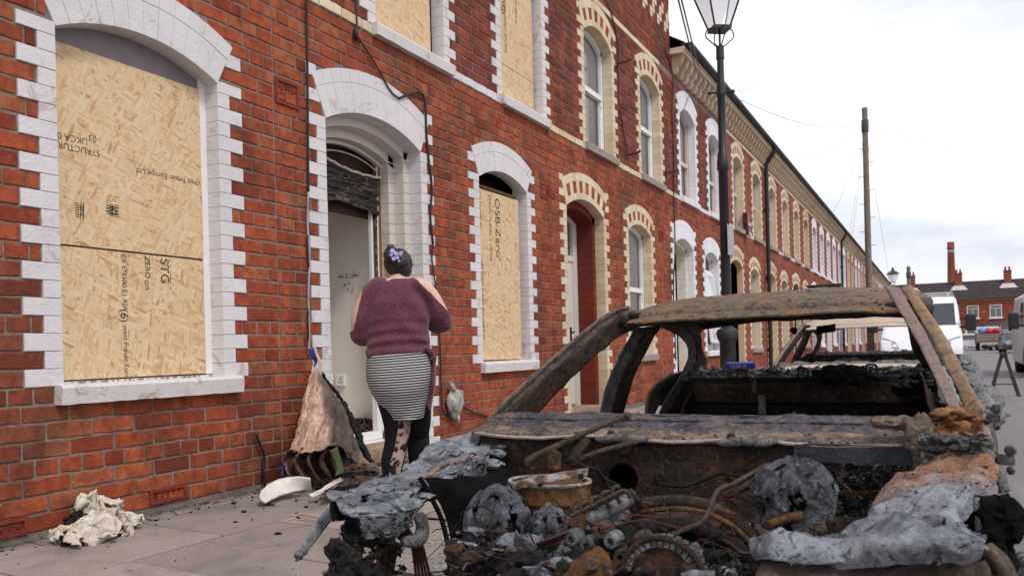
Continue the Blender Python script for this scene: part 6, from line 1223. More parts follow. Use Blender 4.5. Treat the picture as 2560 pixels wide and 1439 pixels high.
# cabin junk behind the right bulkhead opening
deb = {0: MB(), 1: MB()}
for i in range(240):
    p = at(rg.uniform(2045, 2310), rg.uniform(1145, 1330), Y=rg.uniform(2.6, 3.2)); mb = deb[i % 2]; d = V((rg.uniform(-1,1), rg.uniform(-.5,.5), rg.uniform(-1,1)))*.05; mb.tube([p - d, p + V((rg.uniform(-.03,.03), 0, rg.uniform(-.03,.03))), p + d], rg.uniform(.001, .005), 5)
    if i % 5 == 0: crumple(mb, p, rg.uniform(.008, .025), i, (1, 1, .7), .7, 1)
local(car1, deb[0].build('cabin_wreckage', char_m, car1, kind='stuff')); local(car1, deb[1].build('cabin_wreckage', ash2_m, car1, kind='stuff'))
rod('cabin_tube', [(2050, 1228, 2.65), (2150, 1232, 2.65), (2290, 1225, 2.65)], .008, rust_o); rod('cabin_stay', [(2178, 1250, 2.6), (2172, 1310, 2.6)], .005, ash2_m)
# ---- right wing and the collapsed ash-grey panel over the right front corner
def m_wing():
    t = NT('scorched_wing_to_ash', .8, .3); w = t.wpos(); sp = t.n('ShaderNodeSeparateXYZ'); t.put(sp.inputs[0], w); f = t.noise(w, 8, 9, .72, .9); g = t.noise(w, 36, 7, .72, .5); k = t.noise(w, 95, 4, .75); v = t.noise(t.wpos(scale=(1, .45, 1)), 6.5, 8, .7, 1.6)
    a = t.ramp(f, [(.30, (.06,.05,.052)), (.42, (.20,.15,.125)), (.50, (.36,.17,.085)), (.60, (.33,.25,.22)), (.70, (.20,.17,.18)), (.82, (.40,.30,.24))]); b = t.ramp(v, [(.28, (.04,.043,.05)), (.40, (.14,.15,.17)), (.50, (.25,.265,.30)), (.60, (.36,.375,.41)), (.68, (.20,.215,.25)), (.80, (.42,.43,.46))])
    m = t.math('ADD', t.math('MULTIPLY', t.math('SUBTRACT', 2.14, sp.outputs[1]), 3.0), t.math('MULTIPLY', t.math('SUBTRACT', f, .5), 2.6)); c = t.mix(t.ramp(m, [(.0, 0), (.35, 1)]), a, b)
    c = t.mix(t.ramp(g, [(.58, 0), (.64, .45)]), c, (.50,.48,.48)); c = t.mix(t.ramp(t.noise(t.wpos(loc=(5,2,1)), 15, 8, .72, 1.2), [(.55, 0), (.61, .7)]), c, (.012,.011,.012)); c = t.mix(t.ramp(k, [(.30, .6), (.40, 0)]), c, (.03,.025,.022)); t.bump(t.math('ADD', g, t.math('ADD', k, v)), .8, .014); t.b.inputs['Metallic'].default_value = .35; return t.out(c, t.ramp(g, [(.3, .7), (.7, .38)]))
wing_mix = m_wing()
R0 = [at(2335, 1078, Y=2.55), at(2380, 1066, Y=2.57), at(2420, 1062, Y=2.58), at(2455, 1070, Y=2.60), at(2470, 1095, Y=2.62)]; R1 = [at(2312, 1158, Y=2.40), at(2355, 1148, Y=2.39), at(2405, 1140, Y=2.39), at(2452, 1130, Y=2.40), at(2484, 1152, Y=2.42)]; R2 = [at(2242, 1200, Y=2.24), at(2305, 1196, Y=2.21), at(2365, 1190, Y=2.20), at(2440, 1188, Y=2.20), at(2490, 1218, Y=2.22)]
mb = MB()
for i in range(80):
    p = at(rg.uniform(2310, 2470), rg.uniform(1095, 1150), Y=rg.uniform(2.35, 2.5)); crumple(mb, p, rg.uniform(.005, .017), i*1.1, (1.5, 1, .6), .8, 2)
for i in range(420): flake(mb, at(rg.uniform(2300, 2475), rg.uniform(1085, 1155), Y=rg.uniform(2.34, 2.5)), rg.uniform(.005, .02), rg)
local(car1, mb.build('melted_crust', ash2_m, car1, kind='stuff', smooth=True))
sheet('scuttle_corner', [[at(2335, 1035, Y=2.60), at(2340, 1070, Y=2.52), at(2325, 1100, Y=2.46)], [at(2390, 1010, Y=2.66), at(2395, 1055, Y=2.55), at(2385, 1095, Y=2.46)], [at(2440, 1030, Y=2.66), at(2452, 1065, Y=2.56), at(2455, 1100, Y=2.48)]], m_burnt('bright_rust_patch', [(.3, (.06,.03,.02)), (.42, (.22,.085,.025)), (.52, (.36,.15,.035)), (.62, (.30,.20,.13)), (.74, (.16,.12,.11)), (.84, (.34,.12,.02))], 14, .35, (.40,.34,.29), .35, .6), car1, nu=36, nv=30, amp=.010, sc=12, thick=.006)
mb = MB()
for i in range(24): crumple(mb, at(rg.uniform(2330, 2450), rg.uniform(1030, 1095), Y=rg.uniform(2.48, 2.58)), rg.uniform(.005, .015), i*1.7, (1.4, 1, .6), .8, 2)
for i in range(50): flake(mb, at(rg.uniform(2320, 2460), rg.uniform(1040, 1100), Y=rg.uniform(2.47, 2.56)), rg.uniform(.005, .012), rg)
local(car1, mb.build('rust_crust', rust_o, car1, kind='stuff', smooth=True))
k1 = [at(2195, 1232, Y=2.10), at(2262, 1238, Y=2.02), at(2340, 1228, Y=1.98), at(2412, 1240, Y=1.98), at(2452, 1262, Y=2.0)]
k2 = [at(2165, 1300, Y=1.96), at(2240, 1285, Y=1.88), at(2325, 1275, Y=1.84), at(2392, 1285, Y=1.84), at(2405, 1320, Y=1.86)]
k3 = [at(2080, 1345, Y=1.86), at(2180, 1335, Y=1.78), at(2290, 1325, Y=1.73), at(2390, 1335, Y=1.72), at(2452, 1350, Y=1.74)]
k4 = [at(1985, 1372, Y=1.80), at(2110, 1378, Y=1.72), at(2240, 1375, Y=1.66), at(2380, 1385, Y=1.64), at(2450, 1368, Y=1.68)]
k5 = [at(1975, 1400, Y=1.80), at(2110, 1420, Y=1.72), at(2230, 1430, Y=1.67), at(2360, 1430, Y=1.66), at(2430, 1405, Y=1.69)]
sheet('front_wing', [R0, R1, R2, k1, k2, k3, k4, k5], wing_mix, car1, thick=.006, nu=110, nv=150, amp=.015, sc=6, seed=9, smooth=50, ridge=.015, rag=.62, flakes=220, fsize=.012)
n1 = [at(1885, 1352, Y=1.78), at(1940, 1338, Y=1.76), at(2000, 1345, Y=1.77), at(2075, 1362, Y=1.78), at(2140, 1372, Y=1.76)]; n2 = [at(1882, 1372, Y=1.74), at(1945, 1372, Y=1.71), at(2010, 1382, Y=1.71), at(2080, 1392, Y=1.72), at(2150, 1400, Y=1.71)]; n3 = [at(1900, 1400, Y=1.73), at(1960, 1402, Y=1.70), at(2020, 1420, Y=1.70), at(2090, 1425, Y=1.70), at(2160, 1425, Y=1.70)]
sheet('nose_cover', [n1, n2, n3], wing_mix, car1, thick=.008, nu=70, nv=36, amp=.014, sc=8, seed=3, smooth=True, ridge=.010, rag=.8, flakes=30, fsize=.014)
sheet('nose_beam', [[at(x, 1412, Y=1.74) for x in (1900, 2050, 2200, 2350, 2460)], [at(x, 1460, Y=1.71) for x in (1890, 2050, 2200, 2350, 2470)], [at(x, 1540, Y=1.71) for x in (1890, 2050, 2200, 2350, 2480)]], brn, car1, thick=.015, nu=30, nv=10, amp=.012, sc=9)
sheet('lamp_socket', [[at(2395, 1245, Y=1.98), at(2425, 1242, Y=1.98), at(2450, 1250, Y=1.99)], [at(2392, 1285, Y=2.04), at(2425, 1290, Y=2.06), at(2450, 1300, Y=2.04)], [at(2402, 1330, Y=1.96), at(2430, 1335, Y=1.96), at(2452, 1340, Y=1.96)]], char_m, car1, nu=14)
mb = MB()
for i in range(9): crumple(mb, at(rg.uniform(2468, 2515), rg.uniform(1285, 1390), Y=rg.uniform(1.92, 2.02)), rg.uniform(.02, .04), i*2.3, (1, 1, 1), .7, 3)
local(car1, mb.build('burnt_headlamp_shadow', soot_shade, car1, kind='stuff')); rod('lamp_rib', [(2440, 1245, 1.95), (2446, 1290, 1.93), (2450, 1345, 1.93)], .008, ash_m); sheet('lamp_flap', [[at(2450, 1255, Y=1.97), at(2475, 1260, Y=1.96), at(2498, 1258, Y=1.96)], [at(2455, 1290, Y=1.95), at(2475, 1285, Y=1.94), at(2490, 1285, Y=1.94)]], ash_m, car1, amp=.012, sc=18)  # black lumps stand for the deep shadow inside the burnt lamp bowl
sheet('bumper_iron', [[at(2450, 1370, Y=1.75), at(2490, 1410, Y=1.74), at(2510, 1470, Y=1.74)], [at(2470, 1362, Y=1.78), at(2515, 1405, Y=1.78), at(2540, 1470, Y=1.78)]], brn, car1, nu=12, thick=.02)
# ash-caked remains along the right flank, door hinges
mb = MB()
for i in range(70):
    t = rg.random(); crumple(mb, at(lerp(2408, 2468, t) + rg.uniform(-8, 10), lerp(912, 1040, t) + rg.uniform(-10, 14), Y=lerp(4.6, 3.2, t)), rg.uniform(.015, .05), i*.9, (1, 1.4, .8), .7, 2)
for i in range(500): t = rg.random(); flake(mb, at(lerp(2402, 2472, t) + rg.uniform(-6, 12), lerp(900, 1050, t) + rg.uniform(-14, 16), Y=lerp(4.6, 3.1, t)), rg.uniform(.008, .03), rg)
local(car1, mb.build('ash_caked_flank', m_burnt('light_grey_cinder', [(.3, (.10,.10,.10)), (.5, (.30,.30,.31)), (.7, (.42,.42,.44))], 16, .5, (.5,.5,.52), .5, .95, 60, .9), car1, kind='stuff', smooth=True))
sheet('flank_panel', [[at(2395, 905, Y=4.7), at(2425, 960, Y=4.0), at(2462, 1040, Y=3.2)], [at(2405, 990, Y=4.7), at(2440, 1040, Y=4.0), at(2480, 1110, Y=3.2)]], ash2_m, car1, nu=24, amp=.02, sc=9)
def hinge(x, y, Y):
    p = at(x, y, Y=Y); t = MB(); t.box(p + V((-.02, -.022, -.012)), p + V((.022, .022, .012)), bev=.004); t.box(p + V((-.045, -.015, -.022)), p + V((-.016, .015, .022)), bev=.003); h = local(car1, t.build('door_hinge', ash2_m, car1))
    for dz, r in ((.026, .014), (-.026, .010)):
        q = p + V((.012, -.022, dz)); m_ = MB(); m_.lathe([(r, .02), (r, 0), (r*.55, -.006), (r*.5, -.002), (r*.2, -.006)], q, 16, axis='y'); local(car1, m_.build('hinge_bolt', alu, h, smooth=40))
hinge(2478, 1042, 2.75); hinge(2512, 1148, 2.5); hinge(2540, 1420, 2.1)
sheet('door_post', [[at(2458, 1070, Y=2.66), at(2480, 1150, Y=2.6), at(2500, 1230, Y=2.5)], [at(2475, 1065, Y=2.72), at(2500, 1145, Y=2.66), at(2520, 1230, Y=2.56)]], ash2_m, car1, nu=16, amp=.008, sc=18)
# charred rubbish on the road by the front right wheel
mb = MB()
for i in range(260):
    x, y = rg.gauss(4.75, .22), rg.gauss(2.75, .35); h = .16*math.exp(-((x-4.72)**2)/.06 - ((y-2.7)**2)/.12); crumple(mb, (x, y, RZ + rg.uniform(0, h) + .012), rg.uniform(.01, .04), i*1.9, (1.3, 1, .5), .8, 1)
mb.build('charred_rubbish', char_m, None, kind='stuff', label='black charred rubbish on the road beside the wreck', category='debris')
# ---- small blue carton on the parcel shelf
p = at(1850, 922, Y=5.30); cb_ = thing('carton', 'small blue carton with white lettering lying on the wreck behind the rear window', 'box', p + V((0, 0, .0))); bl = flat('blue_card', (.03,.085,.55), .5, .4, var=.1); mb = MB(); mb.box((-.09, -.05, .0), (.085, .05, .036)); mb.add([(-.088, -.0505, .037), (.083, -.0505, .037), (.07, 0.0, .046), (-.075, 0.0, .046)], [(0,1,2,3)]); mb.build('carton_body', bl, cb_); cb_.rotation_euler = (0, 0, R_(20))
lettering('UNIFIX', .034, (-.072, -.0515, .0095), (1, 0, 0), (0, 0, 1), flat('white_print', (.75,.75,.78), .6), cb_, None); 
for ob_ in cb_.children:
    ob_.matrix_parent_inverse = Matrix.Identity(4)
mb = MB(); mb.box((-.08, -.0512, .002), (.08, -.0507, .0065)); mb.build('red_stripe', flat('red_print', (.4,.02,.03), .6), cb_)
# ================================================================== woman walking to the doorway, seen from behind
wf = V((-.60, .80, 0)); wr = V((.80, .60, 0)); WS = 426.0; WO = V((1.165, 4.0, -.035)) + wr*.056
def wl(px, py, y=0.0): return V(((px - (1000 + .026*(py - 700)))/WS, y, (1271 - py)/WS))       # figure plane: x to her right, y forwards
woman = thing('person', 'person in maroon cold-shoulder top and striped skirt, seen from behind, hair clipped up', 'person', WO)
woman.rotation_euler = (0, 0, math.atan2(wr.y, wr.x))
def m_skin():
    t = NT('skin', .5, .4); w = t.co('Object'); f = t.noise(w, 18, 4, .5); t.b.inputs['Subsurface Weight'].default_value = .12; t.b.inputs['Subsurface Radius'].default_value = (.02, .008, .004)
    return t.out(t.ramp(f, [(.3, (.60,.36,.27)), (.7, (.68,.43,.34))]))
skin = m_skin()
def m_knit():
    t = NT('maroon_marl_knit', .95, .15); w = t.co('Object'); f = t.noise(t.co('Object', scale=(1, 1, 2.2)), 190, 3, .7); g = t.noise(w, 12, 5, .6)
    c = t.ramp(f, [(.34, (.045,.010,.020)), (.50, (.115,.028,.048)), (.64, (.27,.12,.155))]); c = t.mix(t.ramp(g, [(.4, 0), (.7, .35)]), c, (.05,.012,.022)); t.bump(f, .4, .004)
    t.b.inputs['Sheen Weight'].default_value = .25; return t.out(c)
knit = m_knit()
def ell(mb, c, r, n=3):
    bm = bmesh.new(); bmesh.ops.create_icosphere(bm, subdivisions=n, radius=1)
    for v in bm.verts: v.co = V((c[0] + v.co.x*r[0], c[1] + v.co.y*r[1], c[2] + v.co.z*r[2]))
    mb.bm(bm)
def ring(c, rx, ry, n=24, tilt=0): return [V((c[0] + rx*math.cos(2*math.pi*k/n), c[1] + ry*math.sin(2*math.pi*k/n), c[2] + tilt*math.cos(2*math.pi*k/n))) for k in range(n)]
hand = []
def arm(mb, side, g, to_hand=True, r0=None):
    if side > 0: P = [wl(1046, 722, .0), wl(1072, 742, .0), wl(1098, 785, .0), wl(1110, 808, .03)]; Q = [wl(1100, 812, .12), wl(1068, 800, .21), wl(1035, 790, .275)]
    else: P = [wl(950, 725, .0), wl(922, 750, .0), wl(902, 800, .0), wl(902, 836, .02)]; Q = [wl(908, 840, .11), wl(935, 830, .20), wl(965, 815, .27)]
    A = spline(P, 12); rr = [lerp(.068, .052, i/12) + g for i in range(13)]; mb.tube(A, rr, 14)
    ell(mb, P[0] + V((0, 0, .005)), (.072+g, .07+g, .06+g)); ell(mb, P[-1], (.050+g, .056+g, .052+g)); return P, Q
body = MB()
# head, neck, face
hc = wl(997, 668, .075); ell(body, hc, (.073, .093, .105)); ell(body, hc + V((0, .05, -.055)), (.055, .05, .055)); ell(body, hc + V((0, .095, -.02)), (.012, .022, .022), 2); ell(body, hc + V((0, .088, -.062)), (.024, .012, .009), 2)
for s in (-1, 1): ell(body, hc + V((s*.074, -.008, -.025)), (.012, .02, .032), 2); ell(body, hc + V((s*.03, .083, .006)), (.014, .010, .008), 2)
body.tube([wl(996, 715, .02), wl(997, 690, .045), hc], [.066, .052, .050], 14); ell(body, wl(998, 712, .0), (.14, .07, .04))
# torso under the clothes
T = [(738, 925, 1062, .10), (770, 928, 1066, .115), (820, 930, 1064, .12), (870, 926, 1066, .13), (920, 928, 1068, .15), (960, 935, 1066, .15)]
body.loft([ring(((wl(a, y).x + wl(b, y).x)/2, 0, wl(0, y).z), (wl(b, y).x - wl(a, y).x)/2 - .012, d - .01) for y, a, b, d in T])
for s in (-1, 1):
    P, Q = arm(body, s, -.004); W_ = [P[-1]] + Q; body.tube(spline(W_, 10), [lerp(.048, .026, i/10) for i in range(11)], 12)
    h = Q[-1]; d = (Q[-1] - Q[-2]).normalized(); ell(body, h + d*.045, (.03, .042, .022), 2)
    sdv = d.cross(V((0, 0, 1))).normalized()
    for k, (o_, ln) in enumerate(((-.024, .05), (-.008, .062), (.008, .058), (.024, .045))):
        b0 = h + d*.075 + sdv*o_; body.tube([b0 - d*.02, b0 + d*ln*.5 + V((0, 0, -.012)), b0 + d*ln*.75 + V((0, 0, -.04))], [.0095, .009, .0075], 8)
    tb = h + d*.035 - sdv*s*.03*(-1); body.tube([h + d*.03 + sdv*.022*s, h + d*.055 + sdv*.045*s + V((0,0,.01)), h + d*.085 + sdv*.042*s], [.011, .0095, .008], 8)
# legs: left one planted back, right one stepping forward
LL = [wl(975, 960, .0), wl(993, 1050, .005), wl(991, 1110, .0), wl(981, 1165, -.03), wl(983, 1235, -.03)]; LR_ = [wl(1035, 960, .02), wl(1046, 1050, .10), wl(1050, 1100, .17), wl(1050, 1150, .15), wl(1046, 1222, .22)]
body.tube(spline(LL, 20), [lerp(.10, .062, min(1, i/10)) if i < 10 else (.062 + .006*math.sin((i-10)*.5) if i < 15 else lerp(.060, .034, (i-15)/5)) for i in range(21)], 14); body.tube(spline(LR_, 20), [lerp(.10, .060, min(1, i/10)) if i < 10 else (.060 if i < 15 else lerp(.058, .034, (i-15)/5)) for i in range(21)], 14)
for f_, a in ((LL[-1], .0), (LR_[-1], .05)): body.tube([f_, f_ + V((0, .04, -.05)), f_ + V((0, .13, -.065))], [.034, .036, .026], 10)
bo = remesh(body, 'body', [skin], woman, .0085, 4)
# knit top: torso plus sleeves, open over the shoulders
top = MB(); TT = [(700, 962, 1038, .055), (712, 945, 1052, .085), (730, 928, 1062, .105), (762, 920, 1070, .125), (800, 919, 1073, .132), (840, 920, 1074, .135), (868, 917, 1076, .142), (880, 914, 1078, .150), (893, 917, 1077, .150), (905, 922, 1072, .150)]
top.loft([ring(((wl(a, y).x + wl(b, y).x)/2, .0, wl(0, y).z + .0), (wl(b, y).x - wl(a, y).x)/2, d, 32, tilt=.0) for y, a, b, d in TT])
for s in (-1, 1):
    P, Q = arm(top, s, .008); top.tube([P[-1], Q[0], P[-1].lerp(Q[0], 1) + (Q[1]-Q[0])*.35], [.062, .062, .060], 14)
to = remesh(top, 'knit_top', [knit], woman, .0085, 5)
bm = bmesh.new(); bm.from_mesh(to.data); kill = []
for f in bm.faces:
    c = f.calc_center_median()
    if c.x > .085 and c.z > wl(0, 700).z - (c.x - .092)*1.02 and c.z > wl(0, 792).z: kill.append(f)
    yy = 1271 - c.z*WS
    if c.x < -.10 and 722 < yy < 826 and c.x < wl(lerp(908, 884, (yy-722)/104), yy).x: kill.append(f)
    if c.z > wl(0, 697).z and abs(c.x) < .1: kill.append(f)
    if c.z < wl(0, 900).z + .05*c.x: kill.append(f)
bmesh.ops.delete(bm, geom=list(set(kill)), context='FACES')
for _ in range(10): bmesh.ops.smooth_vert(bm, verts=[v for v in bm.verts if v.is_boundary], factor=.5, use_axis_x=True, use_axis_y=True, use_axis_z=True)
for v in bm.verts:             # drag folds running from the shoulder blade to the knot at her right hip
    p = v.co; 
    if p.y < .06 and abs(p.x) < .19:
        t_ = (p.z - wl(0, 880).z); w_ = max(0, 1 - abs(t_ - .06)/.16); ph = (p.z + .42*(p.x+.2)**2*1.4 - .25*p.x)*95
        v.co += V((0, -1, 0))*(.0085*math.sin(ph)*w_ + .0085*math.sin((p.z*1.0 + p.x*.85)*42 + 2*nz(p, 5, 4))*max(0, min(1, (p.x+.05)*6))*(p.z > wl(0, 860).z))
    v.co += v.normal*.003*nz(v.co, 11, 3)
bm.to_mesh(to.data); bm.free(); s = to.modifiers.new('s', 'SOLIDIFY'); s.thickness = .004; s.offset = -1
# knotted tail of the top at her right hip
mb = MB(); kp = wl(1080, 898, -.04); ell(mb, kp, (.028, .035, .026)); mb.tube(spline([wl(1060, 872, -.10), wl(1076, 886, -.07), kp], 8), .018, 10); o = remesh(mb, 'knot', [knit], woman, .006, 3)
def tail(u, v): p = wl(lerp(1070, 1090, u) - 8*v - 3*math.sin(v*6), lerp(895, 1018 + 10*(u > .5), v), -.05 + .02*math.sin(u*7) + .012*math.sin(v*9)); return p + V((.012*math.sin(v*5), 0, 0))
mb = MB(); mb.grid(tail, 10, 24); o = mb.build('knot_tail', knit, woman, smooth=True); s = o.modifiers.new('s', 'SOLIDIFY'); s.thickness = .006
# striped skirt
K = [(880, 921, 1072, .150, .0), (900, 919, 1074, .158, 0), (925, 918, 1077, .168, 0), (950, 920, 1077, .172, 0), (975, 929, 1073, .165, .0), (1000, 943, 1069, .150, .01), (1022, 958, 1064, .138, .015), (1040, 970, 1060, .130, .02), (1047, 973, 1057, .128, .02)]
NR, NA = 60, 48; rows = []
ks = [spline([V((wl(a, y).x, d, wl(0, y).z)) for y, a, b, d, o_ in K], NR), spline([V((wl(b, y).x, o_, wl(0, y).z)) for y, a, b, d, o_ in K], NR)]
mb = MB(); vs_ = []
for i in range(NR+1):
    A, B = ks[0][i], ks[1][i]; cxx = (A.x + B.x)/2; rx = (B.x - A.x)/2
    for k in range(NA):
        a = 2*math.pi*k/NA; sag = .010*math.sin(a)*(i/NR) + .02*math.cos(a)*(1 - i/NR)*.6; p = V((cxx + rx*math.cos(a), B.y + A.y*math.sin(a)*(1 + (.06*math.cos(2*a) if math.sin(a) < 0 else 0)), A.z + sag)); 
        p += V((0, -1, 0))*.005*math.sin(a*5 + i*.25)*(i/NR); vs_.append(p)
mb.add(vs_, [(i*NA+k, i*NA+(k+1) % NA, (i+1)*NA+(k+1) % NA, (i+1)*NA+k) for i in range(NR) for k in range(NA)])
me = mb.mesh('striped_skirt', [white_upvc], True, recalc=False); uv = me.uv_layers.new(name='UVMap')
for poly in me.polygons:
    for li in poly.loop_indices: uv.data[li].uv = (0, ks[0][me.loops[li].vertex_index // NA].z*WS/6.2)
t = NT('striped_jersey', .85, .2); u = t.n('ShaderNodeUVMap'); sp = t.n('ShaderNodeSeparateXYZ'); t.t.links.new(u.outputs[0], sp.inputs[0]); st = t.math('FRACT', t.math('MULTIPLY', sp.outputs[1], 1.0)); me.materials.clear(); me.materials.append(t.out(t.ramp(st, [(.0, (.012,.012,.016)), (.5, (.012,.012,.016)), (.56, (.58,.56,.54)), (.94, (.58,.56,.54)), (1, (.012,.012,.016))])))
o = link('striped_skirt', me, woman); s = o.modifiers.new('s', 'SOLIDIFY'); s.thickness = .004
# leggings, sheer lace panel, shoes
blk = flat('black_jersey', (.008,.008,.009), .85, .2, var=.3)
lg = MB(); lg.tube(spline(LL, 20), [lerp(.104, .069, min(1, i/9)) if i < 14 else lerp(.069, .040, (i-14)/6) for i in range(21)], 16); lo = lg.build('legging', blk, woman, smooth=True)
lg = MB(); lg.tube(spline(LR_, 20), [lerp(.104, .068, min(1, i/9)) if i < 14 else lerp(.068, .040, (i-14)/6) for i in range(21)], 16); lg.build('legging', blk, woman, smooth=True)
def m_lace():
    t = NT('black_lace_on_skin', .8, .2); w = t.co('Object'); wv = t.mix(.06, w, t.noise(w, 48, 4, .65, out=1)); v = t.vor(wv, 22, 'F1'); e = t.vor(wv, 90, 'DISTANCE_TO_EDGE'); f = t.ramp(v, [(.44, 1), (.50, 0)]); g = t.ramp(e, [(.02, .35), (.04, 0)])
    c = t.mix(f, (.40,.27,.22), (.012,.012,.015)); c = t.mix(g, c, (.05,.04,.04)); return t.out(c)
lace = m_lace(); SP = spline(LL, 20)
def lacef(u, v):
    i = 5 + v*14.4; k = int(i); c = SP[k].lerp(SP[k+1], i-k); r = (lerp(.104, .069, min(1, i/9)) if i < 14 else lerp(.069, .040, (i-14)/6)) + .003; a0, a1 = -1.5 - .5*v, -.35 - .45*v; a = lerp(a0, a1, u); return V((c.x + r*math.cos(a), c.y + r*math.sin(a), c.z))
mb = MB(); mb.grid(lacef, 14, 36); mb.build('lace_panel', lace, woman, smooth=True)
for f_, nm in ((LL[-1], 0), (LR_[-1], 1)):
    mb = MB(); b0 = V((f_.x, f_.y - .045, 0)); z0 = 0.0 if nm == 0 else 0.0; rings = []
    for (y, w_, h_) in ((-.02, .018, .03), (-.005, .032, .055), (.03, .038, .065), (.08, .040, .06), (.13, .045, .045), (.18, .043, .034), (.215, .03, .024), (.228, .012, .012)):
        rings.append([V((b0.x + w_*math.cos(2*math.pi*k/14), b0.y + y, max(.0, h_*.5 + h_*.55*math.sin(2*math.pi*k/14)))) for k in range(14)])
    mb.loft(rings); mb.build('shoe', flat('black_patent_shoe', (.01,.01,.011), .25, .6), woman, smooth=True)
# hair pinned up, flower clip
def m_hair():
    t = NT('dark_brown_hair', .42, .5); w = t.co('Object', scale=(90, 90, 14), rot=(0, .5, 0)); f = t.noise(w, 1.0, 4, .6, .6); t.bump(f, .6, .006); return t.out(t.ramp(f, [(.3, (.006,.004,.004)), (.7, (.030,.018,.014))]))
hair = MB(); ell(hair, hc + V((0, -.012, .022)), (.086, .092, .092)); ell(hair, hc + V((.006, -.045, -.012)), (.075, .055, .062)); ell(hair, hc + V((-.042, -.075, .062)), (.046, .036, .050)); ell(hair, hc + V((.008, -.086, .026)), (.05, .028, .06)); ell(hair, hc + V((.03, -.075, -.015)), (.036, .03, .05))
hair.tube([hc + V((-.03, -.09, .085)), hc + V((-.045, -.075, .11)), hc + V((-.03, -.05, .115))], [.022, .024, .012], 10)
ho = remesh(hair, 'hair', [m_hair()], woman, .0055, 2)
for v in ho.data.vertices:
    q = v.co - hc; a = math.atan2(q.x + .02, q.z - .03)
    v.co += v.normal*(.0018*math.sin(a*30 + 6*nz(v.co, 14, 1)) + .004*nz(v.co, 22, 2))
wi = MB(); rh = random.Random(8)
for k in range(60):
    a = rh.uniform(-2.6, 2.6); b0 = hc + V((.078*math.sin(a), -.03 - .05*rh.random(), .02 + .085*math.cos(a)*rh.uniform(.6, 1))); d = V((rh.uniform(-.02,.03), -.012, rh.uniform(-.035,.03))); wi.tube([b0, b0 + d*.5 + V((0, -.006, .006)), b0 + d], .0007, 4)
wi.build('stray_hairs', ho.data.materials[0], woman, kind='stuff')
lil = flat('lilac_plastic', (.52,.44,.80), .35, .5, var=.2, scale=60)
for (px, py, r) in ((981, 633, .014), (990, 640, .013), (984, 652, .012), (1001, 640, .011), (993, 650, .010), (997, 658, .007), (1004, 636, .007), (978, 643, .009)):
    mb = MB(); c = wl(px, py, -.052 - .004*(px - 980)*.1)
    for k in range(5):
        a = k*2*math.pi/5 + px; q = c + V((r*.62*math.cos(a), -.004, r*.62*math.sin(a))); ell(mb, q, (r*.52, .006, r*.52), 2)
    ell(mb, c + V((0, -.006, 0)), (r*.25, .006, r*.25), 1); mb.build('clip_flower', lil, woman, smooth=True)

# ================================================================== melted front door lying by the doorway
def m_doorskin():
    t = NT('melted_door_skin', .42, .45); w = t.wpos(scale=(1, 1, .6)); f = t.noise(w, 4.2, 6, .6, 2.2); g = t.noise(t.wpos(), 3.0, 5, .6, .6); h = t.noise(t.wpos(), 24, 5, .6, .8); sp = t.n('ShaderNodeSeparateXYZ'); t.put(sp.inputs[0], t.wpos())
    c = t.ramp(f, [(.28, (.36,.19,.13)), (.42, (.55,.34,.25)), (.55, (.66,.46,.37)), (.68, (.46,.23,.13)), (.8, (.30,.14,.08))])
    k = t.math('ADD', t.math('MULTIPLY', t.math('ADD', sp.outputs[1], t.math('MULTIPLY', sp.outputs[0], .9)), 4.0), t.math('MULTIPLY', g, 1.8)); c = t.mix(t.ramp(t.math('SUBTRACT', k, 19.55), [(.05, 0), (.22, .55), (.5, .95)]), c, (.03,.018,.013)); c = t.mix(t.ramp(h, [(.54, 0), (.64, .5)]), c, (.12,.06,.035)); q = t.noise(t.wpos(scale=(1, 1.6, .5)), 8, 7, .65, 2.8); c = t.mix(t.ramp(q, [(.50, 0), (.58, .6), (.66, 0)]), c, (.16,.075,.04)); t.bump(t.math('ADD', f, q), .6, .02); return t.out(c)
dskin = m_doorskin(); bluep = flat('blue_foam_edge', (.02,.05,.30), .5, .4, var=.3, scale=20); fold_m = m_burnt('charred_brown_folds', [(.3, (.012,.009,.008)), (.45, (.05,.026,.018)), (.56, (.20,.095,.06)), (.66, (.34,.18,.12)), (.8, (.03,.018,.013))], 9, .2, (.4,.3,.22), .5, .5, 20, .3)
heap = thing('melted_door', 'melted peach and brown front door slumped against the wall left of the doorway', 'door', at(820, 1200, Z=0))
L1 = [at(782, 912, X=.10), at(772, 960, X=.10), at(752, 1040, X=.12), at(728, 1115, X=.16), at(716, 1140, X=.20)]
L2 = [at(789, 918, X=.12), at(792, 970, X=.16), at(785, 1040, X=.24), at(765, 1100, X=.32), at(755, 1136, X=.36)]
L3 = [at(796, 930, X=.12), at(818, 985, X=.18), at(825, 1040, X=.27), at(812, 1100, X=.36), at(800, 1128, X=.40)]
L4 = [at(803, 940, X=.10), at(840, 1000, X=.16), at(862, 1060, X=.24), at(855, 1110, X=.32), at(840, 1104, X=.40)]
L5 = [at(806, 945, X=.06), at(852, 1010, X=.10), at(878, 1070, X=.16), at(898, 1130, X=.24), at(890, 1160, X=.32)]
LL_ = [L1, L2, L3, L4, L5]; DR = []
for q in range(17):
    t_ = q/4; k = min(int(t_), 3); DR.append([a.lerp(b, t_ - k) + V((.75, -.5, .1))*(.030*math.sin(q*2.4) + .012*math.sin(q*5.1))*(i/4)**.8 for i, (a, b) in enumerate(zip(LL_[k], LL_[k+1]))])
sheet('door_panel', DR, dskin, heap, thick=.008, nu=90, nv=128, amp=.020, sc=6, seed=1, smooth=True, ridge=.012)
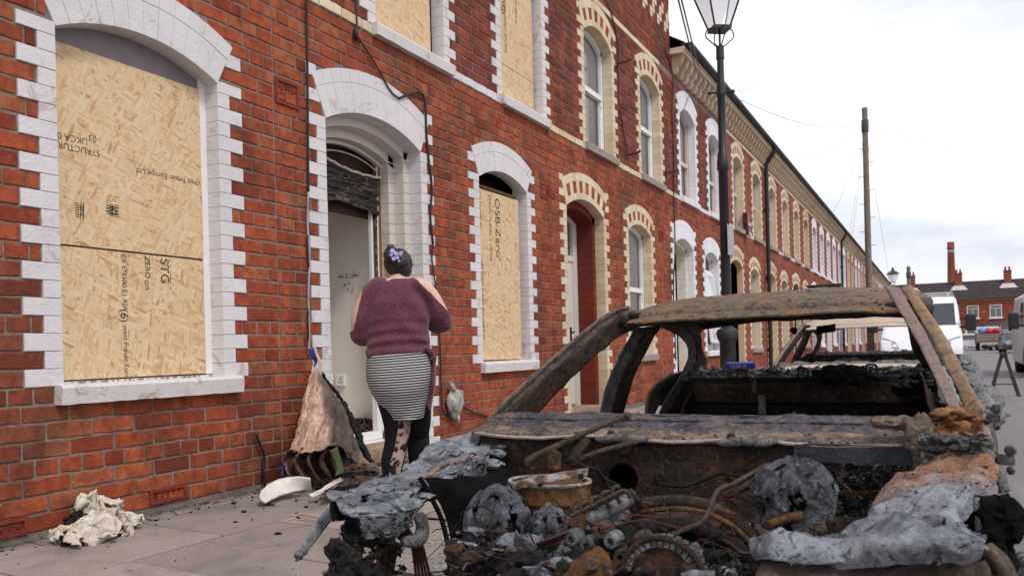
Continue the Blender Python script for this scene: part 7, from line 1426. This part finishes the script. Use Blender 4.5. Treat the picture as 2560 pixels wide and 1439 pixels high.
sheet('char_edge', [[at(800, 935, X=.05), at(842, 985, X=.07), at(872, 1050, X=.10), at(905, 1125, X=.18), at(935, 1168, X=.22)], [at(838, 978, X=.03), at(862, 1010, X=.04), at(890, 1060, X=.06), at(918, 1130, X=.12), at(945, 1172, X=.16)]], char_m, heap, thick=.02, nu=80, nv=20, amp=.02, sc=16, flakes=300, fsize=.02)
sheet('blue_tip', [[at(770, 872, X=.10), at(776, 890, X=.10), at(786, 905, X=.10), at(778, 922, X=.10)], [at(784, 869, X=.12), at(788, 888, X=.12), at(793, 903, X=.11), at(785, 924, X=.11)]], bluep, heap, thick=.006, nu=20, nv=6); sheet('pale_tip', [[at(784, 868, X=.125), at(790, 886, X=.13), at(796, 905, X=.13), at(800, 945, X=.13)], [at(790, 870, X=.10), at(795, 886, X=.10), at(803, 905, X=.11), at(804, 940, X=.11)]], flat('pale_foam', (.62,.48,.40), .6, var=.1), heap, thick=.006, nu=20, nv=4)
mb = MB(); mb.tube(spline([at(716, 1142, X=.22), at(708, 1165, X=.24), at(706, 1192, X=.26)], 10), .010, 8); local(heap, mb.build('blue_edge', bluep, heap, smooth=True))
def folds(u, v):
    x = lerp(716, 862, u); y = lerp(1128 - 22*u, 1205 - 12*u, v); ph = u*30 + 2.5*math.sin(v*4); X = .30 + .05*math.sin(ph) + .06*v - .05*(u-.5)**2*4; p = at(x, y, X=X); return p + nzv(p, 9, 2)*.02
mb = MB(); mb.grid(folds, 90, 26); o = local(heap, mb.build('burnt_folds', fold_m, heap, smooth=True)); s = o.modifiers.new('s', 'SOLIDIFY'); s.thickness = .008
sheet('green_strip', [[at(826, 1125, X=.42), at(838, 1155, X=.43), at(838, 1190, X=.46)], [at(842, 1120, X=.42), at(852, 1150, X=.43), at(858, 1188, X=.46)]], flat('sage_green_skin', (.12,.17,.07), .5, var=.4, scale=12), heap, nu=16, amp=.012, sc=9, smooth=True)
sheet('navy_scrap', [[at(858, 1140, X=.32), at(860, 1185, X=.34)], [at(882, 1150, X=.30), at(884, 1188, X=.32)]], flat('navy_char', (.01,.011,.03), .5), heap, nu=10, amp=.02, sc=12)
for k in range(7):
    y0_ = 1165 + k*10; sheet('melted_layer', [[at(850 - k*6, y0_ + 8, X=.30 + .06*k), at(885, y0_ - 2, X=.34 + .06*k), at(915, y0_ - 6, X=.34 + .06*k), at(945, y0_ - 2, X=.30 + .05*k)], [at(848 - k*7, y0_ + 16, X=.38 + .06*k), at(885, y0_ + 8, X=.42 + .06*k), at(915, y0_ + 2, X=.42 + .06*k), at(948, y0_ + 6, X=.38 + .05*k)]], [fold_m, dskin, char_m][k % 3], heap, thick=.008, nu=34, nv=6, amp=.02, sc=11, seed=k, smooth=True)
# pieces that have come off it
def loose(name, rows, mt, label, cat, **k):
    t_ = bpy.data.objects.new('tmp', None); o = sheet(name, rows, mt, None, **k); o['label'] = label; o['category'] = cat; return o
_loc = local
def local(parent, o): return o if parent is None else _loc(parent, o)
pale = flat('heat_yellowed_white_plastic', (.66,.60,.55), .35, .45, var=.14, scale=7)
loose('plastic_offcut', [[at(652, 1228, Z=.06), at(690, 1200, Z=.10), at(740, 1192, Z=.11), at(775, 1196, Z=.10)], [at(650, 1246, Z=.03), at(690, 1222, Z=.055), at(740, 1212, Z=.06), at(778, 1210, Z=.06)], [at(664, 1256, Z=.01), at(705, 1238, Z=.015), at(745, 1228, Z=.02), at(782, 1222, Z=.02)]], pale, 'curved off-white plastic panel lying on the pavement by the melted door', 'panel', nu=30, amp=.006, sc=5, smooth=True)
loose('plastic_strip', [[at(772, 1236, Z=.03), at(800, 1222, Z=.05), at(850, 1194, Z=.08)], [at(782, 1244, Z=.01), at(812, 1228, Z=.03), at(858, 1200, Z=.07)]], pale, 'thin pale plastic strip lying in front of the melted door', 'strip', nu=20, amp=.004, sc=12, smooth=True)
mb = MB(); P = spline([at(722, 1289, Z=.0), at(760, 1284, Z=.01), at(800, 1292, Z=.0), at(850, 1290, Z=.0)], 20); mb.tube(P, .006, 6); o = mb.build('splinter', flat('pale_splinter', (.40,.30,.22), .8), None); o['label'] = 'long thin pale splinter lying on the paving slabs'; o['category'] = 'splinter'
mb = MB(); mb.box((-.04, -.03, 0), (.04, .03, .045), bev=.008); o = mb.build('brick_fragment', brick, None); o.location = at(646, 1216, Z=.0); o.rotation_euler = (0, .2, .5); o['label'] = 'small broken piece of brick at the foot of the wall'; o['category'] = 'brick'
# ================================================================== scorched rag heap by the wall
rag_m = m_burnt('scorched_cream_cloth', [(.25, (.34,.26,.18)), (.42, (.56,.48,.38)), (.6, (.70,.64,.55)), (.8, (.52,.42,.32))], 9, .2, (.8,.76,.7), .22, .9, 14, .25)
rag = thing('rag_heap', 'heap of scorched cream cloth and foam lying against the wall on the left', 'rags', at(240, 1340, Z=0.0))
rr_ = random.Random(12)
def fold_piece(px, py, X, sx, sz, seed, mt):
    c = at(px, py, X=X); a = rr_.uniform(0, 3.14)
    def fn(u, v):
        p = V(((v-.5)*.12, (u-.5)*sx, 0)); p = V((p.x*math.cos(a) - p.y*math.sin(a)*.4, p.x*math.sin(a) + p.y, 0)); q = c + p; n_ = frac((u*2.2, v*2.2, seed), 1.1, seed); q.z += sz*(.45 - (u-.5)**2*2.2 - (v-.5)**2*1.5) + n_*sz*.55; q += nzv((u*3, v*3, seed), 1.6, seed)*.045; q.x += .06*math.sin(u*6 + seed); return q
    mb = MB(); mb.grid(fn, 34, 24, keep=lambda u, v: (u-.5)**2 + (v-.5)**2 < .23 + .06*nz((u*5, v*5, seed), 1, seed)); o = local(rag, mb.build('cloth_fold', mt, rag, smooth=True)); s = o.modifiers.new('s', 'SOLIDIFY'); s.thickness = .006
for i, (px, py, X, sx, sz) in enumerate([(225, 1268, .12, .16, .12), (255, 1272, .13, .22, .10), (205, 1325, .25, .24, .10), (240, 1318, .27, .24, .11), (275, 1310, .22, .20, .11), (300, 1312, .25, .20, .08), (185, 1335, .22, .20, .08), (262, 1335, .33, .16, .07), (318, 1318, .28, .14, .05), (222, 1345, .34, .16, .06), (245, 1295, .18, .2, .1), (285, 1292, .16, .2, .08)]): fold_piece(px, py, X, sx, sz, i*1.7, rag_m)
for (px, py, X, r) in ((190, 1300, .16, .04), (205, 1290, .14, .035), (215, 1300, .15, .035), (175, 1345, .25, .03), (200, 1355, .28, .03), (160, 1330, .2, .025), (228, 1352, .34, .025)): mb = MB(); crumple(mb, at(px, py, X=X), r, px, (1, 1.2, .8), .9, 3); local(rag, mb.build('burnt_tuft', char_m, rag))
mb = MB(); crumple(mb, at(235, 1352, X=.37), .03, 3.3, (.8, 1.2, .8), .45, 3); local(rag, mb.build('foam_lump', rag_m, rag, smooth=True))
# ================================================================== crumbs, ash and glass scattered on the ground
def scatter(name, n, fn, mt, lo, hi, label):
    mb = MB(); g = random.Random(n)
    for i in range(n):
        x, y, z = fn(g); crumple(mb, (x, y, z), g.uniform(lo, hi), i*.37, (1.4, 1, .5), .6, 1)
    o = mb.build(name, mt, None, kind='stuff'); o['label'] = label; o['category'] = 'debris'; return o
def near_wall(g):
    x = abs(g.gauss(.0, .10)) + .01; y = g.uniform(2.0, 8.5); return x, y, pav_z(x) + .004
def by_door(g):
    x, y = abs(g.gauss(.45, .3)), g.gauss(5.0, .7); return x, y, pav_z(x) + .004
def open_pave(g):
    x, y = g.uniform(.1, 2.2), g.uniform(1.2, 9); return x, y, pav_z(x) + .003
def by_wheel(g):
    x, y = g.gauss(2.05, .16), g.gauss(3.0, .5); return x, y, pav_z(min(x, 2.2)) + .004
scatter('wall_foot_dirt', 420, near_wall, flat('dark_grit', (.07,.055,.045), .95, var=.5), .002, .008, 'dark dirt and grit gathered along the foot of the wall')
scatter('door_cinders', 360, by_door, char_m, .003, .014, 'black cinders around the burnt doorway'); scatter('pavement_specks', 160, open_pave, char_m, .002, .005, 'small black specks scattered over the paving slabs')
scatter('broken_glass', 380, by_wheel, flat('ashy_glass_crumbs', (.30,.33,.31), .3, .6, var=.4), .004, .013, 'crumbs of broken glass and ash beside the wreck on the pavement')
def on_road(g): 
    x, y = g.gauss(4.8, .6), g.gauss(5.0, 2.5); return x, y, RZ + .004
scatter('road_cinders', 260, on_road, char_m, .004, .016, 'black cinders scattered on the road beside the wreck')
def on_sill(g): y = g.uniform(2.8, 3.8); return g.uniform(-.06, .04), y, W1.z0 + .006
scatter('sill_splinters', 60, on_sill, flat('dark_splinters', (.07,.06,.05), .9), .002, .008, 'dark splinters and flakes lying on the wide window sill')
